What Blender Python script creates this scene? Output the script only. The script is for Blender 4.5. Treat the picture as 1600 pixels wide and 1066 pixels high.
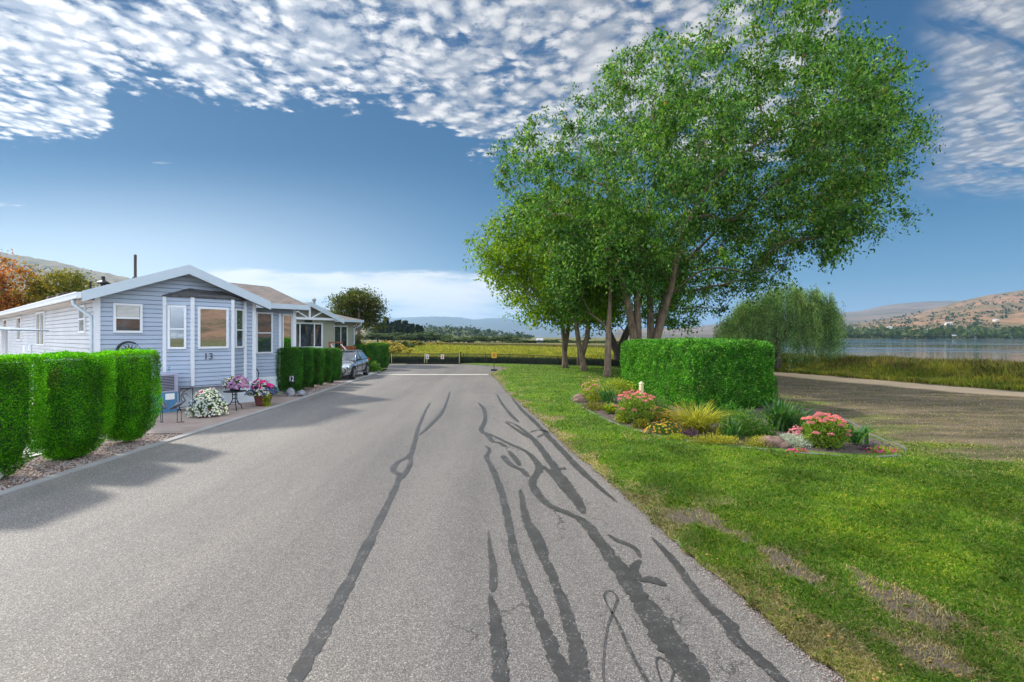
import bpy, math, random
import numpy as np
from mathutils import Vector, Matrix

scene = bpy.context.scene
for o in list(bpy.data.objects):
    bpy.data.objects.remove(o)
COL = scene.collection
R = math.radians
H = 2.15            # camera height above the road
F = 750.0           # focal length in pixels of the 1600 px wide photograph

# ------------------------------------------------------------------ camera
cam_d = bpy.data.cameras.new('camera')
cam_d.sensor_width = 36.0
cam_d.lens = F / 1600 * 36
cam_d.shift_y = -6.0 / 1600
cam_d.clip_start = 0.05
cam_d.clip_end = 60000
cam = bpy.data.objects.new('camera', cam_d)
COL.objects.link(cam)
cam.location = (0, 0, H)
cam.rotation_euler = (R(90), 0, 0)
scene.camera = cam

# ------------------------------------------------------------------ light
SUN_DIR = Vector((-0.885, 0.465, 0)).normalized()      # where the sun stands, seen from above
SUN_EL = R(39)
sun_d = bpy.data.lights.new('sun', 'SUN')
sun_d.energy = 2.3
sun_d.angle = R(4.0)
sun_d.color = (1.0, 0.93, 0.82)
sun = bpy.data.objects.new('sun', sun_d)
COL.objects.link(sun)
sv = Vector((SUN_DIR.x * math.cos(SUN_EL), SUN_DIR.y * math.cos(SUN_EL), math.sin(SUN_EL)))
sun.rotation_euler = sv.to_track_quat('Z', 'Y').to_euler()
sun.location = (-30, 10, 40)

vs = scene.view_settings
vs.view_transform = 'Standard'
vs.look = 'None'
vs.exposure = 1.48
vs.gamma = 1.0
vs.use_curve_mapping = False
cy = scene.cycles
cy.use_denoising = True
cy.max_bounces = 8
cy.diffuse_bounces = 3
cy.transparent_max_bounces = 8
cy.transmission_bounces = 4
cy.volume_bounces = 0
cy.sample_clamp_indirect = 4.0


# ------------------------------------------------------------------ node helpers
class NT:
    """small helper that writes maths as shader nodes"""
    def __init__(s, tree):
        s.t = tree
        s.n = tree.nodes
        s.l = tree.links

    def link(s, a, b):
        if isinstance(a, (int, float)):
            b.default_value = a
        elif isinstance(a, (tuple, list)):
            if len(b.default_value) == 4 and len(a) == 3:
                a = tuple(a) + (1,)
            b.default_value = a
        else:
            s.l.new(a, b)

    def m(s, op, a, b=0.0, c=None, clamp=False):
        n = s.n.new('ShaderNodeMath')
        n.operation = op
        n.use_clamp = clamp
        s.link(a, n.inputs[0])
        s.link(b, n.inputs[1])
        if c is not None:
            s.link(c, n.inputs[2])
        return n.outputs[0]

    def vm(s, op, a, b=(0, 0, 0)):
        n = s.n.new('ShaderNodeVectorMath')
        n.operation = op
        s.link(a, n.inputs[0])
        s.link(b, n.inputs[1])
        return n.outputs[0]

    def smooth(s, x, lo, hi):
        n = s.n.new('ShaderNodeMapRange')
        n.interpolation_type = 'SMOOTHSTEP'
        s.link(x, n.inputs['Value'])
        if lo <= hi:
            n.inputs['From Min'].default_value = lo
            n.inputs['From Max'].default_value = hi
        else:
            n.inputs['From Min'].default_value = hi
            n.inputs['From Max'].default_value = lo
            n.inputs['To Min'].default_value = 1
            n.inputs['To Max'].default_value = 0
        return n.outputs[0]

    def noise(s, vec, scale, detail=4.0, rough=0.55, dist=0.0):
        n = s.n.new('ShaderNodeTexNoise')
        s.link(vec, n.inputs['Vector'])
        n.inputs['Scale'].default_value = scale
        n.inputs['Detail'].default_value = detail
        n.inputs['Roughness'].default_value = rough
        n.inputs['Distortion'].default_value = dist
        return n.outputs['Fac']

    def voro(s, vec, scale, feature='F1', smooth=None, out='Distance'):
        n = s.n.new('ShaderNodeTexVoronoi')
        n.feature = feature
        s.link(vec, n.inputs['Vector'])
        n.inputs['Scale'].default_value = scale
        if smooth is not None:
            n.inputs['Smoothness'].default_value = smooth
        return n.outputs[out]

    def mix(s, f, a, b, blend='MIX'):
        n = s.n.new('ShaderNodeMix')
        n.data_type = 'RGBA'
        n.blend_type = blend
        s.link(f, n.inputs[0])
        s.link(a, n.inputs[6])
        s.link(b, n.inputs[7])
        return n.outputs[2]

    def ramp(s, f, stops):
        n = s.n.new('ShaderNodeValToRGB')
        e = n.color_ramp.elements
        while len(e) < len(stops):
            e.new(0.5)
        for k, (p, c) in enumerate(stops):
            e[k].position = p
            e[k].color = tuple(c) + (1,) if len(c) == 3 else c
        s.link(f, n.inputs[0])
        return n.outputs[0]

    def comb(s, x, y, z):
        n = s.n.new('ShaderNodeCombineXYZ')
        s.link(x, n.inputs[0]); s.link(y, n.inputs[1]); s.link(z, n.inputs[2])
        return n.outputs[0]

    def sep(s, v):
        n = s.n.new('ShaderNodeSeparateXYZ')
        s.link(v, n.inputs[0])
        return n.outputs[0], n.outputs[1], n.outputs[2]

    def coord(s, which='Object'):
        return s.n.new('ShaderNodeTexCoord').outputs[which]

    def bump(s, h, strength=0.4, dist=0.01):
        n = s.n.new('ShaderNodeBump')
        n.inputs['Strength'].default_value = strength
        n.inputs['Distance'].default_value = dist
        s.link(h, n.inputs['Height'])
        return n.outputs[0]

    def attr(s, name):
        n = s.n.new('ShaderNodeAttribute')
        n.attribute_name = name
        return n


# ------------------------------------------------------------------ sky
world = bpy.data.worlds.new('World')
scene.world = world
world.use_nodes = True
wt = NT(world.node_tree)
wt.n.clear()
sky = wt.n.new('ShaderNodeTexSky')
sky.sky_type = 'NISHITA'
sky.sun_disc = False
sky.sun_elevation = SUN_EL
sky.sun_rotation = math.atan2(SUN_DIR.x, SUN_DIR.y)
sky.altitude = 400
sky.air_density = 1.0
sky.dust_density = 0.6
sky.ozone_density = 2.2
hsv = wt.n.new('ShaderNodeHueSaturation')
hsv.inputs['Saturation'].default_value = 1.12
hsv.inputs['Value'].default_value = 1.0
wt.l.new(sky.outputs[0], hsv.inputs['Color'])
d = wt.coord('Generated')
dx, dy, dz = wt.sep(d)
grad = wt.ramp(dz, [(0.0, (.95, 1.7, 2.25)), (0.10, (.27, 1.0, 1.72)), (0.20, (.08, .62, 1.34)), (0.32, (.03, .42, 1.02)), (0.50, (.02, .29, .84)), (1.0, (.02, .22, .70))])
skyc = wt.mix(0.95, wt.mix(1.0, hsv.outputs[0], (.55, .55, .55, 1), 'MULTIPLY'), grad)
zc = wt.m('MAXIMUM', dz, 0.012)
u = wt.m('DIVIDE', dx, zc)
v = wt.m('DIVIDE', dy, zc)
mr = wt.m('DIVIDE', dx, wt.m('MAXIMUM', dy, 0.05))
el = wt.m('DIVIDE', dz, wt.m('MAXIMUM', dy, 0.05))
uv = wt.comb(u, v, 0.0)
warp = wt.noise(uv, 2.3, 3.0)
uvw = wt.comb(wt.m('ADD', u, wt.m('MULTIPLY', wt.m('SUBTRACT', warp, 0.5), 0.13)),
              wt.m('ADD', wt.m('MULTIPLY', v, 1.0), wt.m('MULTIPLY', wt.m('SUBTRACT', warp, 0.5), -0.15)), 0.3)
cells = wt.voro(wt.vm('ADD', uvw, wt.comb(wt.m('MULTIPLY', wt.noise(uvw, 14.0, 5.0, .65), .10), wt.m('MULTIPLY', wt.noise(wt.vm('ADD', uvw, (7, 3, 0)), 14.0, 5.0, .65), .10), 0)), 15.0, 'SMOOTH_F1', 0.35)
cells = wt.m('SUBTRACT', 1.0, wt.m('MULTIPLY', cells, 1.35))
fb1 = wt.noise(uvw, 5.0, 9.0, 0.62)
fb2 = wt.noise(uvw, 20.0, 7.0, 0.68)
alto = wt.m('ADD', wt.m('MULTIPLY', cells, 0.26), wt.m('ADD', wt.m('MULTIPLY', fb1, 0.66), wt.m('MULTIPLY', fb2, 0.46)))
# where the big bank of small clouds lies
big = wt.noise(uv, 1.3, 5.0, 0.6)
hump = wt.m('ADD', wt.m('MULTIPLY', wt.smooth(u, -0.75, 0.1), 0.75), wt.m('MULTIPLY', wt.smooth(u, -1.5, -2.6), 0.35))
big2 = wt.noise(wt.vm('ADD', uv, (1, 6, 0)), 5.0, 6.0, 0.65)
edge = wt.m('ADD', wt.m('ADD', wt.m('ADD', 2.18, wt.m('MULTIPLY', wt.m('SUBTRACT', big2, 0.5), 0.9)), hump), wt.m('MULTIPLY', wt.m('SUBTRACT', big, 0.5), 1.3))
m1 = wt.smooth(wt.m('SUBTRACT', edge, v), -0.2, 0.45)
m1 = wt.m('MULTIPLY', m1, wt.smooth(mr, 0.78, 0.6))
m1b = wt.m('MULTIPLY', wt.smooth(mr, -0.80, -0.86), wt.smooth(wt.m('ADD', v, wt.m('MULTIPLY', big, 0.3)), 2.75, 2.5))
m1 = wt.m('MAXIMUM', m1, m1b)
str_v = wt.comb(wt.m('ADD', wt.m('MULTIPLY', u, 0.8), wt.m('MULTIPLY', v, 0.35)), wt.m('MULTIPLY', wt.m('SUBTRACT', v, wt.m('MULTIPLY', u, 0.5)), 3.0), 2.0)
streak = wt.noise(str_v, 2.2, 8.0, 0.6, 0.3)
mr2 = wt.m('ADD', mr, wt.m('MULTIPLY', wt.m('SUBTRACT', big, 0.5), 0.25))
m2 = wt.m('MULTIPLY', wt.smooth(mr2, 0.82, 0.96), wt.smooth(el, 0.27, 0.36))
hole = wt.noise(wt.vm('ADD', uv, (4, 2, 0)), 2.6, 7.0, 0.65)
alto = wt.m('ADD', alto, wt.m('MULTIPLY', wt.m('SUBTRACT', hole, 0.5), 1.15))
dens1 = wt.smooth(wt.m('ADD', alto, wt.m('MULTIPLY', m1, 0.62)), 1.03, 1.33)
dens1 = wt.m('MULTIPLY', dens1, wt.smooth(m1, 0.02, 0.35))
dens2 = wt.m('MULTIPLY', wt.smooth(wt.m('ADD', streak, wt.m('MULTIPLY', fb1, 0.35)), 0.50, 0.74), m2)
dens2 = wt.m('MULTIPLY', dens2, 0.92)
# low white bank above the far mountains, brightest to the left of the road
lowv = wt.comb(wt.m('MULTIPLY', mr, 3.0), wt.m('MULTIPLY', el, 15.0), 4.0)
lown = wt.noise(lowv, 1.1, 8.0, 0.62)
top3 = wt.m('ADD', wt.m('MULTIPLY', wt.m('SUBTRACT', lown, 0.5), 0.07), 0.138)
m3 = wt.m('MULTIPLY', wt.smooth(wt.m('SUBTRACT', top3, el), -0.006, 0.016), wt.smooth(mr, 0.12, -0.05))
m3 = wt.m('MULTIPLY', m3, wt.smooth(mr, -0.75, -0.5))
dens3 = wt.m('MULTIPLY', m3, wt.m('ADD', 0.45, wt.smooth(lown, 0.36, 0.6)), clamp=True)
dens3 = wt.m('MULTIPLY', dens3, 0.9)
# scattered wisps
wisp = wt.noise(wt.comb(wt.m('MULTIPLY', mr, 5.0), wt.m('MULTIPLY', el, 34.0), 9.0), 1.0, 6.0, 0.6)
mw = wt.m('MULTIPLY', wt.smooth(wisp, 0.66, 0.76), wt.m('MULTIPLY', wt.smooth(el, 0.42, 0.36), wt.smooth(mr, 0.3, 0.0)))
mw = wt.m('MULTIPLY', mw, 0.6)
dens = wt.m('MAXIMUM', wt.m('MAXIMUM', dens1, dens2), wt.m('MAXIMUM', dens3, mw), clamp=True)
shade = wt.noise(wt.vm('ADD', uvw, (0.03, 0.05, 0)), 9.0, 7.0, 0.65)
cl_l = wt.mix(wt.smooth(wt.m('ADD', wt.m('MULTIPLY', shade, 0.6), wt.m('MULTIPLY', cells, 0.4)), 0.30, 0.66), (1.5, 1.7, 2.05, 1), (3.9, 3.85, 3.8, 1))
leftglow = wt.smooth(mr, 0.5, -1.0)
cl_l = wt.mix(1.0, cl_l, wt.comb(*[wt.m('ADD', 0.66, wt.m('MULTIPLY', leftglow, 0.5))] * 3), 'MULTIPLY')
cl_low = wt.mix(wt.smooth(lown, .35, .62), (2.1, 2.6, 3.0, 1), (4.1, 4.0, 3.9, 1))
cl = wt.mix(wt.smooth(el, 0.16, 0.2), cl_low, cl_l)
# milky brightening towards the sun's side near the horizon
glow = wt.m('MULTIPLY', wt.smooth(el, 0.40, 0.04), wt.smooth(mr, 0.15, -0.95))
skyg = wt.mix(wt.m('MULTIPLY', glow, 0.9), skyc, (3.5, 3.9, 4.2, 1))
# added fill light: unseen bright cloud put overhead and behind the viewer
fill_mask = wt.m('MULTIPLY', wt.smooth(dy, 0.30, -0.1), wt.smooth(dz, -0.02, 0.15))
fill_dens = wt.m('MULTIPLY', fill_mask, wt.smooth(wt.noise(d, 2.2, 8.0, 0.6), 0.36, 0.50))
final = wt.mix(dens, skyg, cl)
final = wt.mix(fill_dens, final, (7.3, 8.1, 9.3, 1))
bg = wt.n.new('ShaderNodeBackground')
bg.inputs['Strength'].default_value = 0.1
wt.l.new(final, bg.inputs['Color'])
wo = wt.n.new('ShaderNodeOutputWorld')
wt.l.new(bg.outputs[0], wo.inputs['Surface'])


# ------------------------------------------------------------------ object helpers
def tag(o, label=None, cat=None, group=None, kind=None):
    if label: o['label'] = label
    if cat: o['category'] = cat
    if group: o['group'] = group
    if kind: o['kind'] = kind
    return o


def empty(name, loc, rz=0.0, label=None, cat=None, group=None):
    o = bpy.data.objects.new(name, None)
    COL.objects.link(o)
    o.empty_display_size = 0.2
    o.location = loc
    o.rotation_euler = (0, 0, rz)
    return tag(o, label, cat, group)


def link_mesh(name, me, parent=None, loc=None, rz=0.0):
    o = bpy.data.objects.new(name, me)
    COL.objects.link(o)
    if parent is not None:
        o.parent = parent
    if loc is not None:
        o.location = loc
        o.rotation_euler = (0, 0, rz)
    return o


def G(px, py, z=0.0):
    """ground point seen at a pixel of the photograph"""
    Y = (H - z) * F / (py - 527.0)
    return ((px - 800.0) / F * Y, Y)


class MB:
    def __init__(s):
        s.v = []
        s.f = []

    def add(s, vs, fs):
        b = len(s.v)
        s.v += [tuple(p) for p in vs]
        s.f += [tuple(b + i for i in q) for q in fs]

    def box(s, x0, x1, y0, y1, z0, z1, rz=0.0, c=None):
        p = [(x0, y0, z0), (x1, y0, z0), (x1, y1, z0), (x0, y1, z0), (x0, y0, z1), (x1, y0, z1), (x1, y1, z1), (x0, y1, z1)]
        if rz:
            cx, cy_ = c if c else ((x0 + x1) / 2, (y0 + y1) / 2)
            ca, sa = math.cos(rz), math.sin(rz)
            p = [(cx + (a - cx) * ca - (b - cy_) * sa, cy_ + (a - cx) * sa + (b - cy_) * ca, z) for a, b, z in p]
        s.add(p, [(3, 2, 1, 0), (4, 5, 6, 7), (0, 1, 5, 4), (1, 2, 6, 5), (2, 3, 7, 6), (3, 0, 4, 7)])

    def prism(s, poly, z0, z1):
        """poly: xy outline, extruded upward"""
        n = len(poly)
        s.add([(x, y, z0) for x, y in poly] + [(x, y, z1) for x, y in poly],
              [tuple(range(n - 1, -1, -1)), tuple(range(n, 2 * n))] + [(i, (i + 1) % n, n + (i + 1) % n, n + i) for i in range(n)])

    def hull8(s, lo, hi):
        """two quads (lists of four points) joined into a solid"""
        s.add(list(lo) + list(hi), [(3, 2, 1, 0), (4, 5, 6, 7), (0, 1, 5, 4), (1, 2, 6, 5), (2, 3, 7, 6), (3, 0, 4, 7)])

    def tube(s, pts, rad, n=8, cap=True):
        pts = [Vector(p) for p in pts]
        if not isinstance(rad, (list, tuple)):
            rad = [rad] * len(pts)
        rings = []
        up = Vector((0, 0, 1))
        prev = None
        for i, p in enumerate(pts):
            t = (pts[min(i + 1, len(pts) - 1)] - pts[max(i - 1, 0)])
            if t.length < 1e-9:
                t = Vector((0, 0, 1))
            t.normalize()
            a = prev if prev is not None else (up if abs(t.z) < 0.9 else Vector((1, 0, 0)))
            a = (a - t * a.dot(t))
            if a.length < 1e-6:
                a = t.orthogonal()
            a.normalize()
            prev = a
            b = t.cross(a)
            rings.append([p + a * (rad[i] * math.cos(2 * math.pi * k / n)) + b * (rad[i] * math.sin(2 * math.pi * k / n)) for k in range(n)])
        vs_ = [q for r in rings for q in r]
        fs = []
        for i in range(len(pts) - 1):
            for k in range(n):
                fs.append((i * n + k, i * n + (k + 1) % n, (i + 1) * n + (k + 1) % n, (i + 1) * n + k))
        if cap:
            fs.append(tuple(range(n - 1, -1, -1)))
            fs.append(tuple((len(pts) - 1) * n + k for k in range(n)))
        s.add(vs_, fs)

    def lathe(s, prof, c=(0, 0, 0), n=20):
        """prof: list of (radius, z) from bottom to top"""
        vs_ = []
        for r, z in prof:
            for k in range(n):
                a = 2 * math.pi * k / n
                vs_.append((c[0] + r * math.cos(a), c[1] + r * math.sin(a), c[2] + z))
        fs = []
        for i in range(len(prof) - 1):
            for k in range(n):
                fs.append((i * n + k, i * n + (k + 1) % n, (i + 1) * n + (k + 1) % n, (i + 1) * n + k))
        fs.append(tuple(range(n - 1, -1, -1)))
        fs.append(tuple((len(prof) - 1) * n + k for k in range(n)))
        s.add(vs_, fs)

    def build(s, name, mat, parent=None, loc=None, rz=0.0, smooth=False, bevel=0.0):
        me = bpy.data.meshes.new(name)
        me.from_pydata(s.v, [], s.f)
        me.materials.append(mat)
        me.validate()
        if smooth:
            me.polygons.foreach_set('use_smooth', [True] * len(me.polygons))
        o = link_mesh(name, me, parent, loc, rz)
        if bevel:
            b = o.modifiers.new('bevel', 'BEVEL')
            b.width = bevel
            b.segments = 2
            b.limit_method = 'ANGLE'
        return o


def np_mesh(name, V, n_per, mat, faces=None, smooth=False):
    """V: (N,3) array; faces of n_per consecutive vertices each, or an index array (M,k)"""
    V = np.asarray(V, dtype=np.float32)
    me = bpy.data.meshes.new(name)
    me.vertices.add(len(V))
    me.vertices.foreach_set('co', V.ravel())
    if faces is None:
        M = len(V) // n_per
        idx = np.arange(M * n_per, dtype=np.int32)
        k = n_per
    else:
        faces = np.asarray(faces, dtype=np.int32)
        M, k = faces.shape
        idx = faces.ravel()
    me.loops.add(M * k)
    me.loops.foreach_set('vertex_index', idx)
    me.polygons.add(M)
    me.polygons.foreach_set('loop_start', np.arange(M, dtype=np.int32) * k)
    me.update(calc_edges=True)
    if smooth:
        me.polygons.foreach_set('use_smooth', [True] * M)
    me.materials.append(mat)
    return me


def rng(seed):
    return np.random.default_rng(seed)


def unit(a):
    return a / np.maximum(np.linalg.norm(a, axis=1, keepdims=True), 1e-9)


def leaf_verts(P, D, N, size, aspect=0.55):
    """diamond leaves: base P, pointing along D, lying across N"""
    D = unit(D)
    S = unit(np.cross(D, N))
    size = np.asarray(size).reshape(-1, 1)
    tip = P + D * size
    up = np.cross(S, D)
    m = P + D * size * 0.45 + up * size * 0.06
    a = m + S * size * aspect * 0.5
    b = m - S * size * aspect * 0.5
    return np.stack([P, a, tip, b], axis=1).reshape(-1, 3)


# value noise for masks worked out here
_perm = rng(7).random((256, 256))


def vnoise(x, y):
    xi = np.floor(x).astype(int); yi = np.floor(y).astype(int)
    fx = x - xi; fy = y - yi
    fx = fx * fx * (3 - 2 * fx); fy = fy * fy * (3 - 2 * fy)
    a = _perm[xi % 256, yi % 256]; b = _perm[(xi + 1) % 256, yi % 256]
    c = _perm[xi % 256, (yi + 1) % 256]; d_ = _perm[(xi + 1) % 256, (yi + 1) % 256]
    return (a * (1 - fx) + b * fx) * (1 - fy) + (c * (1 - fx) + d_ * fx) * fy


def fbm(x, y, o=5):
    t = 0; amp = 0.5; s_ = 0
    for k in range(o):
        t = t + amp * vnoise(x * 2 ** k + 17.3 * k, y * 2 ** k + 9.1 * k)
        s_ += amp
        amp *= 0.5
    return t / s_


def sstep(x, a, b):
    t = np.clip((x - a) / (b - a), 0, 1)
    return t * t * (3 - 2 * t)


# ------------------------------------------------------------------ materials
def new_mat(name):
    m = bpy.data.materials.new(name)
    m.use_nodes = True
    t = NT(m.node_tree)
    t.n.clear()
    out = t.n.new('ShaderNodeOutputMaterial')
    p = t.n.new('ShaderNodeBsdfPrincipled')
    t.l.new(p.outputs[0], out.inputs['Surface'])
    return m, t, p, out


def simple(name, col, rough=0.6, metal=0.0, var=0.12, scale=6.0, bump=0.0, bscale=40.0, spec=0.5, coat=0.0):
    m, t, p, out = new_mat(name)
    c = t.coord('Object')
    n = t.noise(c, scale, 6.0, 0.6)
    lo = tuple(x * (1 - var) for x in col)
    hi = tuple(min(1, x * (1 + var)) for x in col)
    t.link(t.ramp(n, [(0.3, lo), (0.7, hi)]), p.inputs['Base Color'])
    p.inputs['Roughness'].default_value = rough
    p.inputs['Metallic'].default_value = metal
    p.inputs['Specular IOR Level'].default_value = spec
    p.inputs['Coat Weight'].default_value = coat
    p.inputs['Coat Roughness'].default_value = 0.05
    if bump:
        t.link(t.bump(t.noise(c, bscale, 4.0), bump, 0.01), p.inputs['Normal'])
    return m


def leaf_mat(name, stops, trans=0.35, rough=0.5, var_scale=0.35, tint=(1.25, 1.2, 0.5), tint_amt=0.35, spec=0.35, clump=1.1, brown=0.0):
    rough = max(rough, .55); spec = min(spec, .22)
    """stops: colours picked per leaf; a slow noise makes some sprays yellower"""
    m, t, p, out = new_mat(name)
    g = t.n.new('ShaderNodeNewGeometry')
    col = t.ramp(g.outputs['Random Per Island'], stops)
    n = t.noise(t.coord('Object'), var_scale, 4.0, 0.6)
    f = t.m('MULTIPLY', t.smooth(n, 0.42, 0.66), tint_amt)
    col = t.mix(f, col, t.mix(1.0, col, tuple(tint) + (1,), 'MULTIPLY'))
    # sprays differ in tone from one to the next
    cn = t.noise(t.vm('ADD', t.coord('Object'), (13, 7, 5)), clump, 3.0, 0.6)
    col = t.mix(1.0, col, t.ramp(cn, [(0.36, (.62, .66, .66)), (0.52, (1, 1, 1)), (0.66, (1.42, 1.32, 1.15))]), 'MULTIPLY')
    if brown:
        bn = t.noise(t.vm('ADD', t.coord('Object'), (3, 17, 9)), 2.1, 5.0, 0.65)
        col = t.mix(t.m('MULTIPLY', t.smooth(bn, 0.55, 0.72), brown), col, (0.16, 0.12, 0.04, 1))
    t.link(col, p.inputs['Base Color'])
    p.inputs['Roughness'].default_value = rough
    p.inputs['Specular IOR Level'].default_value = spec
    tr = t.n.new('ShaderNodeBsdfTranslucent')
    t.link(t.mix(1.0, col, (1.5, 1.6, 0.6, 1), 'MULTIPLY'), tr.inputs['Color'])
    mx = t.n.new('ShaderNodeMixShader')
    mx.inputs[0].default_value = trans
    t.l.new(p.outputs[0], mx.inputs[1])
    t.l.new(tr.outputs[0], mx.inputs[2])
    t.l.new(mx.outputs[0], out.inputs['Surface'])
    return m


def asphalt_mat():
    m, t, p, out = new_mat('asphalt')
    c = t.coord('Object')
    fine = t.voro(c, 150.0, 'F1', out='Color')
    fr, fg, fb = t.sep(fine)
    fine2 = t.noise(c, 60.0, 4.0, 0.7)
    x, y, z = t.sep(c)
    big = t.noise(t.comb(x, t.m('MULTIPLY', y, 0.35), 0), 0.45, 6.0, 0.62)
    base = t.ramp(fr, [(0.0, (0.038, 0.036, 0.034)), (0.35, (0.098, 0.090, 0.083)), (0.8, (0.180, 0.166, 0.152)), (1.0, (0.37, 0.345, 0.315))])
    base = t.mix(t.m('MULTIPLY', t.smooth(fine2, 0.35, 0.65), 0.5), base, (0.125, 0.118, 0.112, 1))
    base = t.mix(1.0, base, t.ramp(big, [(0.3, (0.82, 0.82, 0.84)), (0.7, (1.18, 1.14, 1.1))]), 'MULTIPLY')
    # low sun's sheen towards the left, painted in as paler asphalt
    base = t.mix(t.smooth(t.m('ADD', x, t.m('MULTIPLY', y, 0.1)), -1.5, -6.0), base, t.mix(1.0, base, (1.4, 1.42, 1.44, 1), 'MULTIPLY'))
    # wheel tracks, old drips and dusty patches running along the road
    lane = t.noise(t.comb(t.m('MULTIPLY', t.m('ADD', x, t.m('MULTIPLY', y, 0.05)), 1.1), t.m('MULTIPLY', y, 0.06), 5.0), 1.0, 5.0, 0.6)
    base = t.mix(1.0, base, t.ramp(lane, [(0.34, (0.84, 0.84, 0.85)), (0.5, (1.0, 1.0, 1.0)), (0.68, (1.13, 1.10, 1.07))]), 'MULTIPLY')
    spot = t.m('MULTIPLY', t.smooth(t.noise(t.vm('ADD', c, (2, 8, 3)), 2.6, 6.0, 0.7), 0.64, 0.74), 0.45)
    base = t.mix(spot, base, (0.045, 0.043, 0.042, 1))
    # hairline cracks
    wv = t.vm('ADD', c, t.comb(t.m('MULTIPLY', t.noise(c, 6.0, 5.0), 0.35), t.m('MULTIPLY', t.noise(t.vm('ADD', c, (5, 3, 1)), 6.0, 5.0), 0.35), 0))
    cr = t.voro(wv, 1.3, 'DISTANCE_TO_EDGE')
    cm = t.smooth(cr, 0.012, 0.003)
    where = t.m('MULTIPLY', t.smooth(t.noise(c, 0.5, 3.0), 0.5, 0.6), t.smooth(t.m('ADD', x, t.m('MULTIPLY', y, 0.08)), -1.4, 0.4))
    cm = t.m('MULTIPLY', cm, where)
    cr2 = t.voro(wv, 4.6, 'DISTANCE_TO_EDGE')
    cm2 = t.m('MULTIPLY', t.smooth(cr2, 0.03, 0.01), t.m('MULTIPLY', t.smooth(t.noise(t.vm('ADD', c, (9, 9, 0)), 0.9, 3.0), 0.55, 0.66), t.smooth(t.m('ADD', x, t.m('MULTIPLY', y, 0.1)), -0.6, 1.2)))
    cm = t.m('MAXIMUM', cm, t.m('MULTIPLY', cm2, 0.8))
    base = t.mix(t.m('MULTIPLY', cm, 0.8), base, (0.016, 0.015, 0.014, 1))
    t.link(base, p.inputs['Base Color'])
    p.inputs['Roughness'].default_value = 0.72
    p.inputs['Specular IOR Level'].default_value = 0.45
    hgt = t.m('SUBTRACT', t.m('ADD', fr, t.m('MULTIPLY', fine2, 0.5)), t.m('MULTIPLY', cm, 2.0))
    t.link(t.bump(hgt, 0.55, 0.004), p.inputs['Normal'])
    return m


def seal_mat():
    m, t, p, out = new_mat('crack_sealer')
    c = t.coord('Object')
    n = t.noise(c, 5.0, 8.0, 0.7)
    g = t.voro(c, 90.0, 'F1', out='Color')
    gr, _, _ = t.sep(g)
    col = t.ramp(n, [(0.3, (0.028, 0.027, 0.026)), (0.7, (0.052, 0.049, 0.047))])
    col = t.mix(t.m('MULTIPLY', t.smooth(gr, 0.80, 1.0), t.smooth(n, 0.42, 0.6)), col, (0.16, 0.155, 0.15, 1))
    t.link(col, p.inputs['Base Color'])
    p.inputs['Roughness'].default_value = 0.48
    t.link(t.bump(t.m('ADD', n, t.m('MULTIPLY', gr, 0.5)), 0.6, 0.006), p.inputs['Normal'])
    return m


def concrete_mat(name, col, joints=0.0):
    m, t, p, out = new_mat(name)
    c = t.coord('Object')
    n = t.noise(c, 1.4, 8.0, 0.65)
    n2 = t.noise(c, 70.0, 3.0)
    base = t.ramp(n, [(0.25, tuple(x * 0.78 for x in col)), (0.75, tuple(x * 1.12 for x in col))])
    base = t.mix(t.m('MULTIPLY', n2, 0.25), base, (0.2, 0.19, 0.18, 1))
    t.link(base, p.inputs['Base Color'])
    p.inputs['Roughness'].default_value = 0.85
    t.link(t.bump(n2, 0.3, 0.004), p.inputs['Normal'])
    return m


def paver_mat():
    m, t, p, out = new_mat('pavers')
    c = t.coord('Object')
    b = t.n.new('ShaderNodeTexBrick')
    t.link(c, b.inputs['Vector'])
    b.inputs['Color1'].default_value = (0.30, 0.20, 0.165, 1)
    b.inputs['Color2'].default_value = (0.36, 0.28, 0.235, 1)
    b.inputs['Mortar'].default_value = (0.12, 0.10, 0.09, 1)
    b.inputs['Scale'].default_value = 1.0
    b.inputs['Brick Width'].default_value = 0.42
    b.inputs['Row Height'].default_value = 0.28
    b.inputs['Mortar Size'].default_value = 0.006
    n = t.noise(c, 8.0, 6.0, 0.7)
    col = t.mix(t.m('MULTIPLY', n, 0.5), b.outputs[0], (0.36, 0.30, 0.27, 1))
    t.link(col, p.inputs['Base Color'])
    p.inputs['Roughness'].default_value = 0.85
    t.link(t.bump(t.m('SUBTRACT', n, b.outputs[1]), 0.3, 0.01), p.inputs['Normal'])
    return m


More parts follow.
